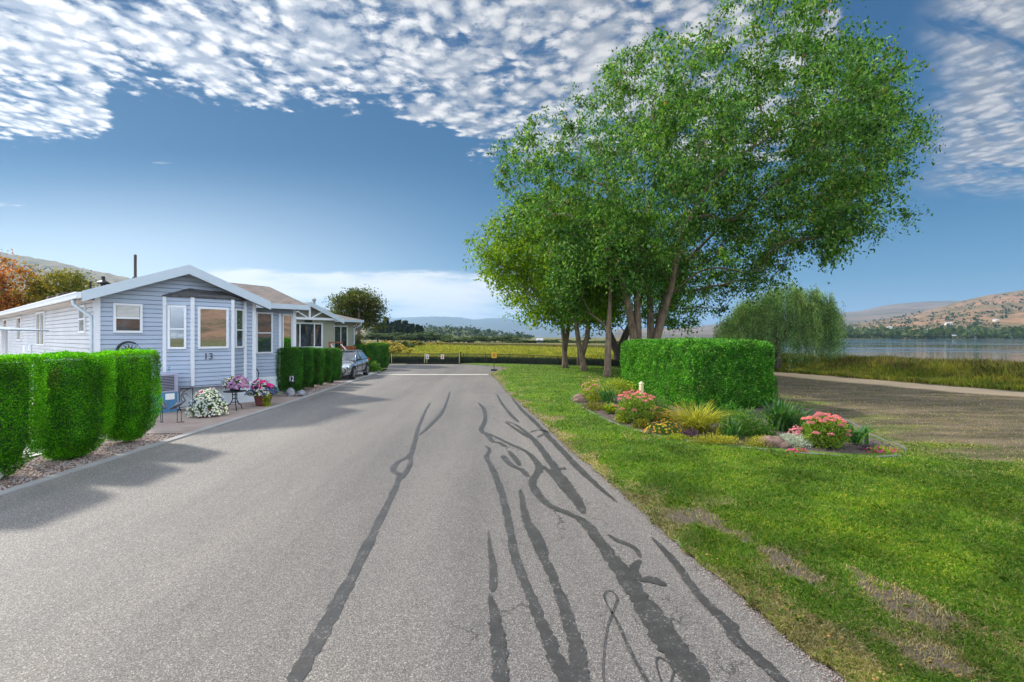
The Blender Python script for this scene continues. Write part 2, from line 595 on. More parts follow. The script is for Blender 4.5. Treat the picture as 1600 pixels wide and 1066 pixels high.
def lawn_mat():
    m, t, p, out = new_mat('lawn_turf')
    c = t.coord('Object')
    dry = t.attr('dry').outputs['Fac']
    soil = t.attr('soil').outputs['Fac']
    brown = t.attr('brown').outputs['Fac']
    sand = t.attr('sand').outputs['Fac']
    fib = t.noise(t.vm('MULTIPLY', c, (1.0, 1.0, 1.0)), 34.0, 6.0, 0.75)
    x, y, z = t.sep(c)
    streak = t.noise(t.comb(t.m('MULTIPLY', x, 0.5), t.m('MULTIPLY', y, 1.6), 0), 1.2, 7.0, 0.68)
    patch = t.noise(c, 0.6, 6.0, 0.62)
    g = t.mix(t.smooth(streak, 0.35, 0.66), (0.040, 0.115, 0.010, 1), (0.135, 0.215, 0.022, 1))
    g = t.mix(t.m('MULTIPLY', t.smooth(patch, 0.48, 0.7), 0.6), g, (0.155, 0.155, 0.03, 1))
    g = t.mix(t.m('MULTIPLY', t.smooth(fib, 0.35, 0.7), 0.45), g, t.mix(1.0, g, (0.40, 0.45, 0.4, 1), 'MULTIPLY'))
    straw = t.mix(t.smooth(streak, 0.35, 0.68), (0.12, 0.098, 0.052, 1), (0.31, 0.235, 0.13, 1))
    straw = t.mix(t.m('MULTIPLY', t.smooth(t.noise(t.vm('ADD', c, (3, 0, 0)), 0.9, 6.0, 0.7), 0.5, 0.68), 0.45), straw, (0.085, 0.10, 0.035, 1))
    straw = t.mix(brown, straw, t.mix(t.smooth(streak, 0.3, 0.7), (0.052, 0.047, 0.028, 1), (0.165, 0.124, 0.083, 1)))  # brown of the dry field, with the big tree's shade darkened into it
    straw = t.mix(sand, straw, (0.52, 0.38, 0.24, 1))
    so = t.mix(fib, (0.055, 0.042, 0.034, 1), (0.15, 0.12, 0.10, 1))
    col = t.mix(dry, g, straw)
    col = t.mix(soil, col, so)
    t.link(col, p.inputs['Base Color'])
    p.inputs['Roughness'].default_value = 0.9
    p.inputs['Specular IOR Level'].default_value = 0.15
    t.link(t.bump(fib, 0.8, 0.03), p.inputs['Normal'])
    return m


def ground_mat():
    m, t, p, out = new_mat('far_ground')
    c = t.coord('Object')
    n = t.noise(c, 0.03, 8.0, 0.6)
    n2 = t.noise(c, 0.5, 8.0, 0.7)
    col = t.ramp(n, [(0.3, (0.09, 0.105, 0.03)), (0.5, (0.17, 0.15, 0.06)), (0.7, (0.08, 0.10, 0.035))])
    col = t.mix(t.m('MULTIPLY', n2, 0.4), col, (0.05, 0.06, 0.02, 1))
    t.link(col, p.inputs['Base Color'])
    p.inputs['Roughness'].default_value = 0.95
    p.inputs['Specular IOR Level'].default_value = 0.1
    return m


def hill_mat(name, grass, dry, scrub, sc=0.004, amt=0.5):
    m, t, p, out = new_mat(name)
    c = t.coord('Object')
    x, y, z = t.sep(c)
    cs = t.comb(x, t.m('MULTIPLY', y, 0.6), t.m('MULTIPLY', z, 3.0))
    n = t.noise(cs, sc, 9.0, 0.66, 0.4)
    n2 = t.noise(cs, sc * 3.2, 8.0, 0.7)
    n3 = t.noise(cs, sc * 11, 6.0, 0.7)
    col = t.mix(t.smooth(n, 0.38, 0.62), grass + (1,), dry + (1,))
    col = t.mix(t.m('MULTIPLY', t.smooth(n2, 0.50, 0.60), amt), col, scrub + (1,))
    col = t.mix(t.m('MULTIPLY', t.smooth(n3, 0.52, 0.62), amt * 0.7), col, scrub + (1,))
    t.link(col, p.inputs['Base Color'])
    p.inputs['Roughness'].default_value = 0.95
    p.inputs['Specular IOR Level'].default_value = 0.1
    t.link(t.bump(n2, 1.0, 12.0), p.inputs['Normal'])
    return m


def water_mat():
    m, t, p, out = new_mat('lake_water')
    c = t.coord('Object')
    x, y, z = t.sep(c)
    s1 = t.noise(t.comb(t.m('MULTIPLY', x, 0.25), y, 0), 0.05, 4.0, 0.6)
    rip = t.noise(t.comb(t.m('MULTIPLY', x, 0.35), y, 0), 1.3, 4.0, 0.6)
    p.inputs['Base Color'].default_value = (0.02, 0.04, 0.055, 1)
    t.link(t.m('ADD', 0.03, t.m('MULTIPLY', t.smooth(s1, 0.45, 0.6), 0.16)), p.inputs['Roughness'])
    p.inputs['IOR'].default_value = 1.33
    t.link(t.bump(rip, 0.06, 0.15), p.inputs['Normal'])
    return m


def bark_mat(name, lo, hi, sc=9.0):
    m, t, p, out = new_mat(name)
    c = t.coord('Object')
    x, y, z = t.sep(c)
    cs = t.comb(x, y, t.m('MULTIPLY', z, 0.22))
    n = t.noise(cs, sc, 8.0, 0.7, 0.6)
    col = t.ramp(n, [(0.32, lo), (0.66, hi)])
    t.link(col, p.inputs['Base Color'])
    p.inputs['Roughness'].default_value = 0.9
    t.link(t.bump(n, 0.8, 0.03), p.inputs['Normal'])
    return m


def shingle_mat(name, a, b):
    m, t, p, out = new_mat(name)
    c = t.coord('Object')
    br = t.n.new('ShaderNodeTexBrick')
    t.link(t.vm('MULTIPLY', c, (1, 1, 1)), br.inputs['Vector'])
    br.inputs['Color1'].default_value = a + (1,)
    br.inputs['Color2'].default_value = b + (1,)
    br.inputs['Mortar'].default_value = tuple(x * 0.5 for x in a) + (1,)
    br.inputs['Scale'].default_value = 1.0
    br.inputs['Brick Width'].default_value = 0.3
    br.inputs['Row Height'].default_value = 0.15
    br.inputs['Mortar Size'].default_value = 0.008
    n = t.noise(c, 30.0, 5.0, 0.7)
    t.link(t.mix(n, br.outputs[0], t.mix(1.0, br.outputs[0], (1.5, 1.45, 1.4, 1), 'MULTIPLY')), p.inputs['Base Color'])
    p.inputs['Roughness'].default_value = 0.9
    return m


def glass_mat(name, col=(0.03, 0.04, 0.05), metal=0.0, rough=0.02):
    m, t, p, out = new_mat(name)
    c = t.coord('Object')
    n = t.noise(c, 2.2, 5.0, 0.6)
    t.link(t.ramp(n, [(0.35, tuple(x * 0.5 for x in col)), (0.65, tuple(min(1, x * 1.8) for x in col))]), p.inputs['Base Color'])
    p.inputs['Roughness'].default_value = rough
    p.inputs['Metallic'].default_value = metal
    p.inputs['Specular IOR Level'].default_value = 1.0
    p.inputs['Coat Weight'].default_value = 1.0
    p.inputs['Coat Roughness'].default_value = 0.01
    p.inputs['Coat IOR'].default_value = 1.7
    return m


M = {}
M['asphalt'] = asphalt_mat()
M['seal'] = seal_mat()
M['kerb'] = concrete_mat('kerb_concrete', (0.34, 0.33, 0.32))
M['slab'] = concrete_mat('driveway_concrete', (0.66, 0.61, 0.57))
M['strip'] = concrete_mat('pale_strip', (0.55, 0.52, 0.45))
M['paver'] = paver_mat()
M['lawn'] = lawn_mat()
M['ground'] = ground_mat()
M['water'] = water_mat()
M['bark'] = bark_mat('bark', (0.055, 0.036, 0.025), (0.26, 0.185, 0.125))
M['bark_d'] = bark_mat('bark_dark', (0.035, 0.026, 0.022), (0.12, 0.09, 0.07))
M['siding'] = simple('blue_grey_siding', (0.36, 0.43, 0.545), 0.55, var=0.09, scale=0.9)  # front siding, cool shade tinted into its colour
M['siding_lit'] = simple('sunlit_side_siding', (0.55, 0.56, 0.59), 0.55, var=0.09, scale=0.8)  # lit copy of the front siding, sunlight paled into its colour
M['siding_g'] = simple('sage_siding', (0.33, 0.345, 0.27), 0.6, var=0.05, scale=1.5)
M['trim'] = simple('white_trim', (0.70, 0.73, 0.78), 0.45, var=0.04, scale=3)
M['fascia'] = simple('pale_blue_fascia', (0.50, 0.58, 0.66), 0.45, var=0.04, scale=3)
M['skirt'] = simple('pale_skirting', (0.70, 0.76, 0.82), 0.5, var=0.04, scale=3)
M['soffit'] = simple('tan_soffit', (0.42, 0.38, 0.34), 0.7, var=0.05)
M['shingle'] = shingle_mat('brown_shingle', (0.095, 0.080, 0.075), (0.15, 0.125, 0.115))
M['shingle_d'] = shingle_mat('dark_shingle', (0.05, 0.05, 0.055), (0.08, 0.08, 0.085))
M['glass'] = glass_mat('window_glass')
mgm, tgm, pgm, ogm = new_mat('bright_window_glass')
pgm.inputs['Base Color'].default_value = (0.50, 0.53, 0.56, 1)
pgm.inputs['Metallic'].default_value = 1.0
pgm.inputs['Roughness'].default_value = 0.015
tgm.link(tgm.bump(tgm.noise(tgm.coord('Object'), 1.6, 2.0), 0.12, 0.01), pgm.inputs['Normal'])
M['glass_m'] = mgm
M['curtain'] = simple('white_blind', (0.62, 0.63, 0.62), 0.8, var=0.06)
M['white'] = simple('white_paint', (0.78, 0.78, 0.76), 0.5, var=0.04)
M['black'] = simple('black_iron', (0.02, 0.021, 0.024), 0.45, metal=0.3, var=0.2)
M['darkplastic'] = simple('dark_plastic', (0.03, 0.03, 0.03), 0.5)

# ================================================================== SETTING
def kerb_x(Y):
    """road-side edge of the kerb on the left"""
    return float(np.interp(Y, [-30, 6.45, 10.54, 15.97, 30.4, 34], [-6.2, -6.88, -7.03, -7.24, -8.1, -8.6]))


EDGE = [(3.6, -8.0), (2.7, 0.0), (2.06, 3.09), (1.70, 4.99), (1.47, 6.9), (1.06, 9.54), (0.66, 13.0), (-0.03, 17.4), (-0.92, 25.6), (-1.30, 27.8)]


def edge_x(Y):
    Y = np.asarray(Y, float)
    e = np.interp(Y, [p[1] for p in EDGE], [p[0] for p in EDGE])
    # beyond the pale strip the asphalt flares to the right and ends at the gate
    e = np.where(Y > 27.8, np.interp(Y, [27.8, 30, 32.2, 34, 36.5, 38.3], [-1.3, -1.0, -0.5, -0.6, -2.2, -4.0]), e)
    return e


# terrain far and near, dipping under the lake
LAKE = [(5.5, 93), (4, 112), (2.5, 132), (12, 148), (38, 162), (75, 205), (150, 330), (260, 560), (520, 690), (1200, 730), (4000, 800),
        (4000, 24), (60, 25.5), (30, 29), (20, 37), (15, 52), (14, 80)]


def in_poly(x, y, poly):
    x = np.asarray(x, float); y = np.asarray(y, float)
    c = np.zeros(x.shape, bool)
    n = len(poly)
    for i in range(n):
        x1, y1 = poly[i]; x2, y2 = poly[(i + 1) % n]
        cond = ((y1 > y) != (y2 > y))
        with np.errstate(divide='ignore', invalid='ignore'):
            xi = (x2 - x1) * (y - y1) / (y2 - y1 + 1e-12) + x1
        c ^= cond & (x < xi)
    return c


def grid_mesh(name, X, Y, Z, mat, parent=None, smooth=True, attrs=None):
    r, c = X.shape
    V = np.stack([X, Y, Z], -1).reshape(-1, 3)
    i = np.arange(r - 1)[:, None] * c + np.arange(c - 1)[None]
    fs = np.stack([i, i + 1, i + c + 1, i + c], -1).reshape(-1, 4)
    me = np_mesh(name, V, 4, mat, faces=fs, smooth=smooth)
    for k, a in (attrs or {}).items():
        at = me.attributes.new(k, 'FLOAT', 'POINT')
        at.data.foreach_set('value', a.astype(np.float32).ravel())
    return link_mesh(name, me, parent)


ys = np.concatenate([[-900, -300, -100, -40, -12, -2, 3], np.geomspace(8, 11000, 330)])
ms = np.concatenate([[-800, -100, -14, -6, -3.5, -2.2], np.linspace(-1.6, 1.6, 360), [2.2, 3.5, 6, 14, 100, 800]])
Yg = np.repeat(ys[:, None], len(ms), 1)
Xg = np.clip(ms[None] * (np.maximum(Yg, 0) * 1.0 + 18), -15500, 15500)
Zg = -0.06 + np.where(Yg > 60, (fbm(Xg * 0.03, Yg * 0.03) - 0.5) * 0.25, 0)
lake_in = in_poly(Xg, Yg, LAKE)
Zg = np.where(lake_in, -1.6, Zg)
tag(grid_mesh('ground', Xg, Yg, Zg, M['ground']), kind='structure')

wm = MB()
wm.add([(2, 20, -0.42), (9000, 20, -0.42), (9000, 1500, -0.42), (2, 1500, -0.42)], [(0, 1, 2, 3)])
tag(wm.build('water', M['water']), kind='structure')

# road sheet
road = MB()
rows = list(np.concatenate([np.linspace(-12, 27.8, 60), np.linspace(28.5, 38.3, 14)]))
lft = []
rgt = []
for Yv in rows:
    xl = kerb_x(Yv) if Yv < 33 else -8.6 + (Yv - 33) * (-0.35)
    xr = float(edge_x(Yv)) + 0.05 * (vnoise(np.array([Yv * 2.3]), np.array([3.0]))[0] - 0.5) * 4 * (0.6 if Yv < 20 else 1)
    lft.append((xl, Yv)); rgt.append((xr + 0.06, Yv))
vs_ = []
NC = 6
for (a, b) in zip(lft, rgt):
    for k in range(NC + 1):
        t_ = k / NC
        vs_.append((a[0] + (b[0] - a[0]) * t_, a[1], 0.0))
fs_ = []
for i in range(len(rows) - 1):
    for k in range(NC):
        q = i * (NC + 1) + k
        fs_.append((q, q + 1, q + NC + 2, q + NC + 1))
road.add(vs_, fs_)
road_o = tag(road.build('road', M['asphalt']), kind='structure')

# pale strip set across the road
st = MB()
a_, b_ = G(590, 585.6), G(763, 585.6)
st.box(a_[0], b_[0], a_[1] - 0.22, a_[1] + 0.22, 0.001, 0.012)
tag(st.build('pavement_strip', M['strip']), kind='structure')

# sealed cracks: polylines in photograph pixels brought to the ground, width in metres
SEALS = [
    ([(455, 1075), (505, 985), (548, 905), (590, 820), (612, 775), (622, 752), (626, 742)], [.165, .16, .15, .13, .11, .11, .12]),
    ([(626, 742), (614, 735), (622, 722), (640, 712), (648, 690), (655, 665), (665, 642), (672, 630)], [.14, .12, .1, .13, .10, .10, .09, .07]),
    ([(628, 748), (636, 735), (642, 722), (640, 710)], [.09, .10, .08, .1]),
    ([(655, 680), (672, 665), (690, 645), (698, 628), (703, 612)], [.05, .13, .12, .08, .05]),
    ([(784, 1080), (778, 1010), (771, 955), (765, 928)], [.17, .18, .13, .02]),
    ([(770, 925), (771, 890), (766, 860), (763, 830)], [.10, .12, .07, .02]),
    ([(895, 1080), (865, 1020), (840, 960), (822, 915), (805, 870), (795, 820), (785, 775), (770, 735), (760, 715), (765, 703), (758, 697)],
     [.17, .18, .15, .14, .15, .14, .15, .16, .14, .10, .07]),
    ([(905, 1080), (900, 1020), (885, 960), (862, 900), (838, 850), (820, 805), (813, 765)], [.20, .19, .15, .14, .17, .14, .08]),
    ([(852, 868), (842, 842), (826, 815)], [.13, .14, .10]),
    ([(1098, 1080), (1050, 1010), (1010, 950), (975, 900), (945, 858), (915, 820), (895, 806), (858, 790), (838, 770), (832, 752), (842, 735), (838, 722), (822, 706), (796, 694), (776, 684), (764, 678)],
     [.33, .33, .30, .26, .22, .20, .16, .16, .18, .18, .20, .18, .13, .12, .11, .08]),
    ([(912, 803), (896, 775), (875, 745), (860, 722), (846, 702), (836, 690), (822, 676), (806, 664), (790, 658)], [.10, .22, .20, .17, .16, .16, .13, .09, .05]),
    ([(900, 786), (880, 765), (862, 742), (848, 728)], [.05, .11, .12, .12]),
    ([(1000, 872), (990, 856), (965, 845), (950, 836)], [.05, .12, .11, .05]),
    ([(1040, 916), (1022, 908), (1000, 904), (990, 890), (1000, 876)], [.08, .22, .12, .14, .1]),
    ([(1235, 1080), (1190, 1035), (1150, 1000), (1138, 975), (1110, 950), (1080, 915), (1055, 880), (1035, 858), (1018, 840)], [.13, .14, .17, .18, .13, .12, .13, .11, .03]),
    ([(965, 786), (940, 765), (918, 745), (900, 728), (880, 706), (862, 688), (850, 674), (832, 656), (815, 640), (800, 622)], [.03, .10, .13, .17, .15, .17, .15, .16, .13, .08]),
    ([(825, 745), (815, 735), (800, 728), (790, 718), (786, 712)], [.10, .13, .12, .13, .12]),
    ([(812, 728), (806, 718), (795, 705)], [.10, .13, .09]),
    ([(790, 698), (780, 692), (770, 690), (762, 680), (752, 672), (758, 655), (756, 640), (748, 630)], [.12, .12, .12, .14, .13, .12, .12, .08]),
    ([(838, 688), (820, 680), (802, 668), (790, 660)], [.10, .12, .10, .08]),
    ([(858, 676), (842, 672), (828, 676)], [.10, .08, .07]),
    ([(850, 678), (840, 684)], [.07, .08]),
    ([(884, 732), (868, 733), (858, 736)], [.16, .12, .1]),
    ([(810, 660), (798, 648), (785, 632), (776, 616)], [.10, .12, .10, .06]),
    ([(1020, 1080), (990, 1030), (965, 975), (948, 945), (944, 930), (953, 924), (964, 935), (958, 955), (948, 985), (942, 1040), (944, 1075)],
     [.04, .035, .03, .02, .018, .02, .02, .018, .016, .014, .012]),
    ([(1045, 1075), (1052, 1045), (1030, 1028), (1026, 1040), (1036, 1075)], [.02, .02, .025, .02, .014]),
]


def catmull(pts, wd, n=10):
    out = []; ow = []
    P = [pts[0]] + list(pts) + [pts[-1]]
    for i in range(1, len(P) - 2):
        p0, p1, p2, p3 = [np.array(q) for q in P[i - 1:i + 3]]
        for k in range(n):
            t = k / n
            out.append(0.5 * ((2 * p1) + (-p0 + p2) * t + (2 * p0 - 5 * p1 + 4 * p2 - p3) * t * t + (-p0 + 3 * p1 - 3 * p2 + p3) * t ** 3))
            ow.append(wd[i - 1] * (1 - t) + wd[i] * t)
    out.append(np.array(P[-2])); ow.append(wd[-1])
    return np.array(out), np.array(ow)


for si, (pp, wd) in enumerate(SEALS):
    g = [G(*q) for q in pp]
    c_, w_ = catmull(g, wd, 14)
    t_ = np.gradient(c_, axis=0)
    t_ /= np.maximum(np.linalg.norm(t_, axis=1, keepdims=True), 1e-6)
    nn = np.stack([-t_[:, 1], t_[:, 0]], 1)
    s_ = np.cumsum(np.r_[0, np.linalg.norm(np.diff(c_, axis=0), axis=1)])
    j1 = (fbm(s_ * 4 + si * 13, s_ * 0 + 2.2, 4) - 0.5) * 0.28 + (vnoise(s_ * 38, s_ * 0 + si) - 0.5) * 0.24
    j2 = (fbm(s_ * 4 + si * 29, s_ * 0 + 8.8, 4) - 0.5) * 0.28 + (vnoise(s_ * 38, s_ * 0 + si + 50) - 0.5) * 0.24
    end = np.minimum(1, np.minimum(np.arange(len(w_)) + 0.6, np.arange(len(w_))[::-1] + 0.6) / 4.0) ** 0.5
    w_ = w_ * end * ((0.60 if np.mean([q[1] for q in pp]) > 740 else 0.78) if si != 0 else 0.74)
    A = c_ + nn * (w_ * (0.5 + j1))[:, None]
    B = c_ - nn * (w_ * (0.5 + j2))[:, None]
    zz = 0.004 + 0.0012 * (si % 5)
    mb = MB()
    k = len(A)
    mb.add([(p[0], p[1], zz) for p in A] + [(p[0], p[1], zz) for p in B], [(i, i + 1, k + i + 1, k + i) for i in range(k - 1)])
    tag(mb.build('sealed_crack', M['seal'], parent=road_o))

# kerb, one long concrete strip with joints, and ground behind it
kb = MB()
yy = list(np.linspace(-6, 28.6, 24))
for i in range(len(yy) - 1):
    y0, y1 = yy[i] + 0.006, yy[i + 1] - 0.006
    xa, xb = kerb_x(y0), kerb_x(y1)
    w = 0.17
    kb.hull8([(xa - w, y0, -0.05), (xa, y0, -0.05), (xb, y1, -0.05), (xb - w, y1, -0.05)],
             [(xa - w, y0, 0.035), (xa - 0.01, y0, 0.03), (xb - 0.01, y1, 0.03), (xb - w, y1, 0.035)])
tag(kb.build('kerb', M['kerb'], bevel=0.008), kind='structure')


def left_sheet(name, mat, Ys, xl, z):
    mb = MB()
    vs = []
    for Yv in Ys:
        vs += [(xl, Yv, z), (kerb_x(Yv) - 0.172, Yv, z)]
    mb.add(vs, [(2 * i, 2 * i + 1, 2 * i + 3, 2 * i + 2) for i in range(len(Ys) - 1)])
    return tag(mb.build(name, mat), kind='structure')


left_sheet('driveway', M['slab'], np.linspace(-8, 30.5, 30), -34.0, 0.0)
left_sheet('patio', M['paver'], np.linspace(10.62, 17.3, 8), -12.5, 0.012)
pv = MB()
pv.add([(kerb_x(28.7) - 0.4, 28.7, -0.01), (-40, 28.7, -0.01), (-40, 60, -0.01), (-8.9, 60, -0.01)], [(0, 3, 2, 1)])
M['grassy'] = simple('rough_grass', (0.10, 0.11, 0.035), 0.9, var=0.4, scale=3)
tag(pv.build('verge', M['grassy']), kind='structure')

# lawn: one sheet with worn and dry areas; tree shade darkens the field's colour
lr = np.concatenate([np.geomspace(2.4, 42, 330)])
lr = np.concatenate([[-3, 0.5, 1.6], lr])
lt = np.linspace(0, 1, 330) ** 1.15
Yl = np.repeat(lr[:, None], len(lt), 1)
xe = edge_x(Yl) + (-0.01 + (fbm(Yl * 5, Yl * 0 + 3.3, 5) - .5) * .16) * (Yl < 28)
xe = np.where(Yl > 38.3, -4.0 - (Yl - 38.3) * 0.5, xe)
# right limit: reeds
reed_x = np.interp(lr, [0, 10, 18.3, 22, 28.8, 33, 36, 42], [30, 25, 19.8, 18.6, 16.4, 14.5, 13, 9])[:, None]
Xl = xe + lt[None] * (reed_x - xe)
xb = np.interp(Yl, [2, 8.4, 15, 22, 30, 40], [12.5, 7.8, 8.0, 9.4, 13.8, 30])
dry = sstep(Xl - xb + (fbm(Xl * 0.6, Yl * 1.5) - 0.5) * 5.5, -1.6, 2.2)
dedge = Xl - edge_x(Yl)
en = fbm(Xl * 2.2, Yl * 1.2)
strawy = sstep(0.26 + (en - 0.5) * 1.5 - dedge, -0.15, 0.3) * 0.8
dist_track = np.abs(Xl - (2.42 + np.interp(Yl, [3, 4.6, 6.2, 12], [0.75, 0.05, 0.0, -1.2])))
trk = sstep(0.34 - dist_track + (fbm(Xl * 1.9 + 4, Yl * 1.6, 7) - 0.5) * 2.4 + .02, 0.0, 0.35) * sstep(-Yl, -6.6, -5.6)
trk2 = sstep(0.9 - np.abs(dedge - 0.9) - 1.0 + (fbm(Xl * 1.1 + 9, Yl * 0.7) - 0.45) * 1.6, 0, 0.5) * 0.4
dryall = np.clip(np.maximum(np.maximum(dry, strawy), trk2 * (Yl < 26)), 0, 1)
soil = np.clip(np.maximum(trk, sstep(0.06 - dedge + (en-.5)*.2, 0, 0.14) * 0.7 * (Yl < 27)), 0, 1)
# one bare fleck on the right
soil = np.maximum(soil, sstep(0.22 - np.hypot((Xl - 8.3) / 1.6, (Yl - 6.85) / 0.5) * 0.3, 0, 0.05) * 0.0)
rdist = reed_x - Xl
sand = sstep(3.4 - rdist + (fbm(Xl * 0.8, Yl * 0.8) - .5) * 1.4, 0, 1.2) * sstep(rdist + (fbm(Xl * 1.4, Yl * 1.4) - .5), .1, .7) * sstep(Xl, 9.5, 11.5) * .9
Zl = 0.012 + 0.02 * fbm(Xl * 0.8, Yl * 0.8) + 0.03 * sstep(dedge, 0.0, 0.7)
Zl = Zl + 0.12 * np.exp(-((Xl - 4.6) ** 2 / 9 + (Yl - 27) ** 2 / 30))
tag(grid_mesh('lawn', Xl, Yl, Zl, M['lawn'], attrs={'dry': dryall, 'soil': soil, 'brown': dry, 'sand': sand}), kind='structure')

BED = [G(*q) for q in [(891, 623), (898, 632), (912, 641), (935, 653), (960, 665), (985, 674), (1020, 683), (1060, 691), (1110, 698), (1160, 704), (1210, 709),
                       (1260, 714), (1330, 718), (1385, 719), (1416, 713), (1405, 700), (1365, 684)]] + [(8.6, 12.8), (8.4, 15.2), (6.5, 18.2), (4.9, 20.2), (3.6, 20.3), (2.9, 19.3), (2.3, 18.3)]
BEDc, _ = catmull(BED + [BED[0]], [1] * (len(BED) + 1), 5)
BEDc = BEDc[:-1]


def blade_mesh(name, P, hgt, wid, lean, mat, az=None, seed=1, curve=0.0):
    """P (n,3) roots; upright tapering blades with a slight lean"""
    r = rng(seed)
    n = len(P)
    a = r.uniform(0, 2 * np.pi, n) if az is None else az
    L = np.stack([np.cos(a), np.sin(a), np.zeros(n)], 1)
    face = r.uniform(0, 2 * np.pi, n)
    S = np.stack([np.cos(face), np.sin(face), np.zeros(n)], 1)
    hgt = np.asarray(hgt).reshape(-1, 1); wid = np.asarray(wid).reshape(-1, 1); lean = np.asarray(lean).reshape(-1, 1)
    up = np.array([[0, 0, 1.0]])
    v0 = P - S * wid * 0.5
    v1 = P + S * wid * 0.5
    mid = P + up * hgt * 0.6 + L * lean * hgt * 0.3
    m0 = mid - S * wid * 0.42; m1 = mid + S * wid * 0.42
    tip = P + up * hgt * (1 - 0.25 * lean) + L * lean * hgt
    V = np.stack([v0, v1, m1, tip, m0], 1).reshape(-1, 3)
    return np_mesh(name, V, 5, mat)


M['blade'] = leaf_mat('grass_blade', [(0.0, (0.035, 0.115, 0.008)), (0.45, (0.080, 0.190, 0.012)), (0.8, (0.150, 0.250, 0.022)), (1.0, (0.32, 0.32, 0.09))], 0.35, 0.55, 0.9, (1.5, 1.25, 0.7), 0.5)
M['straw'] = leaf_mat('straw_blade', [(0.0, (0.16, 0.14, 0.045)), (0.5, (0.33, 0.25, 0.12)), (1.0, (0.50, 0.42, 0.26))], 0.25, 0.7, 0.9, (0.8, 0.95, 0.5), 0.6)
M['reed'] = leaf_mat('reed_blade', [(0.0, (0.09, 0.16, 0.018)), (0.35, (0.24, 0.29, 0.03)), (0.7, (0.44, 0.39, 0.06)), (1.0, (0.50, 0.31, 0.09))], 0.3, 0.6, 0.28, (0.55, 0.75, 0.5), 0.75)
M['reed_d'] = leaf_mat('reed_blade_brown', [(0.0, (0.05, 0.075, 0.02)), (0.4, (0.13, 0.12, 0.035)), (0.8, (0.17, 0.105, 0.045)), (1.0, (0.30, 0.21, 0.08))], 0.25, 0.6, 0.3, (0.6, 0.9, 0.5), 0.7)

r0 = rng(11)
n = 640000
Yb = 1 / r0.uniform(1 / 36.0, 1 / 2.55, n)
mm = r0.uniform(-0.08, 1.12, n)
Xb = mm * Yb
ok = (Xb > edge_x(Yb) - 0.03 + (fbm(Yb * 6, Yb * 0 + 1.5) - .5) * .22)
Xb, Yb = Xb[ok], Yb[ok]
# lookup of the wear masks at each blade
dE = Xb - edge_x(Yb)
sE = 0.26 + (fbm(Xb * 2.2, Yb * 1.2) - 0.5) * 1.5 - dE
tr_ = 0.40 - np.abs(Xb - (2.42 + np.interp(Yb, [3, 4.6, 6.2, 12], [0.75, 0.05, 0.0, -1.2]))) + (fbm(Xb * 1.9 + 4, Yb * 1.6, 7) - 0.5) * 2.4 - .03
tr_ = sstep(tr_, 0.0, 0.35) * sstep(-Yb, -6.6, -5.6)
dr_ = sstep(Xb - np.interp(Yb, [2, 8.4, 15, 22, 30, 40], [12.5, 7.8, 8.0, 9.4, 13.8, 30]) + (fbm(Xb * 0.6, Yb * 1.5) - 0.5) * 5.5, -1.6, 2.2)
keep = r0.random(len(Xb)) > np.clip(tr_ * 0.86 + sstep(0.06 - dE, 0, 0.1) * 0.3 + .72 * sstep(dr_, .2, .9), 0, 0.985)
keep &= Xb < np.interp(Yb, [0, 10, 18.3, 22, 28.8, 33, 36, 42], [30, 25, 19.8, 18.6, 16.4, 14.5, 13, 9]) - 3 * sstep(Xb, 9, 11)
keep &= ~in_poly(Xb, Yb, [tuple(p) for p in BEDc])
keep &= fbm(Xb * 3.1 + 2, Yb * 3.1) > 0.20
isstraw = r0.random(len(Xb)) < np.clip(sstep(sE, -0.15, 0.3) * 0.75 + dr_ * 0.75 + tr_ * 0.8 + 0.035 + 0.3 * sstep(fbm(Xb * 0.9 + 31, Yb * 0.9), 0.55, 0.75), 0, 0.95)
tall = 0.35 + 1.3 * fbm(Xb * 2.3, Yb * 2.3 + 5)
for nm, sel, mt in (('lawn_grass', keep & ~isstraw, 'blade'), ('dry_grass', keep & isstraw, 'straw')):
    P = np.stack([Xb[sel], Yb[sel], 0.012 + 0.02 * fbm(Xb[sel] * 0.8, Yb[sel] * 0.8) + 0.03 * sstep(dE[sel], 0.0, 0.7) - .004 + 0.12 * np.exp(-((Xb[sel] - 4.6) ** 2 / 9 + (Yb[sel] - 27) ** 2 / 30))], 1)
    k = len(P)
    h_ = r0.uniform(0.022, 0.062, k) * tall[sel] * (1 - .45 * dr_[sel]) * (1 + .3 * sstep(Yb[sel], 12, 30)) * (0.85 if mt == 'straw' else 1)
    w_ = np.maximum(0.0045, P[:, 1] * 0.0010) * r0.uniform(0.7, 1.4, k)
    me = blade_mesh(nm, P, h_, w_, r0.uniform(0.2, 1.3, k), M[mt], seed=5)
    tag(link_mesh(nm, me), label='fine green blades of the mown lawn right of the road' if mt == 'blade' else 'pale straw coloured dry blades along the worn lawn edge', cat='grass', kind='stuff')

# a few fallen leaves on the turf
q_ = rng(13)
n = 420
Yf = 1 / q_.uniform(1 / 15.0, 1 / 2.8, n); Xf = np.minimum(edge_x(Yf) + .1 + q_.random(n) ** 1.5 * Yf * .9, 7.5 - q_.random(n) * 4)
P = np.stack([Xf, Yf, np.full(n, .075)], 1)
D = q_.normal(0, 1, (n, 3)); D[:, 2] *= .2
M['fallen'] = leaf_mat('fallen_leaf', [(0, (0.16, 0.09, 0.03)), (.5, (0.36, 0.24, 0.07)), (1, (0.30, 0.13, 0.05))], .2, .7, .5, (1, 1, 1), 0)
tag(link_mesh('fallen_leaves', np_mesh('fallen_leaves', leaf_verts(P, D, q_.normal(0, .3, (n, 3)) + [0, 0, 1], q_.uniform(.014, .03, n) * np.maximum(1, Yf / 9), .7), 4, M['fallen'])),
    label='small brown leaves fallen on the lawn and road edge', cat='leaves', kind='stuff')

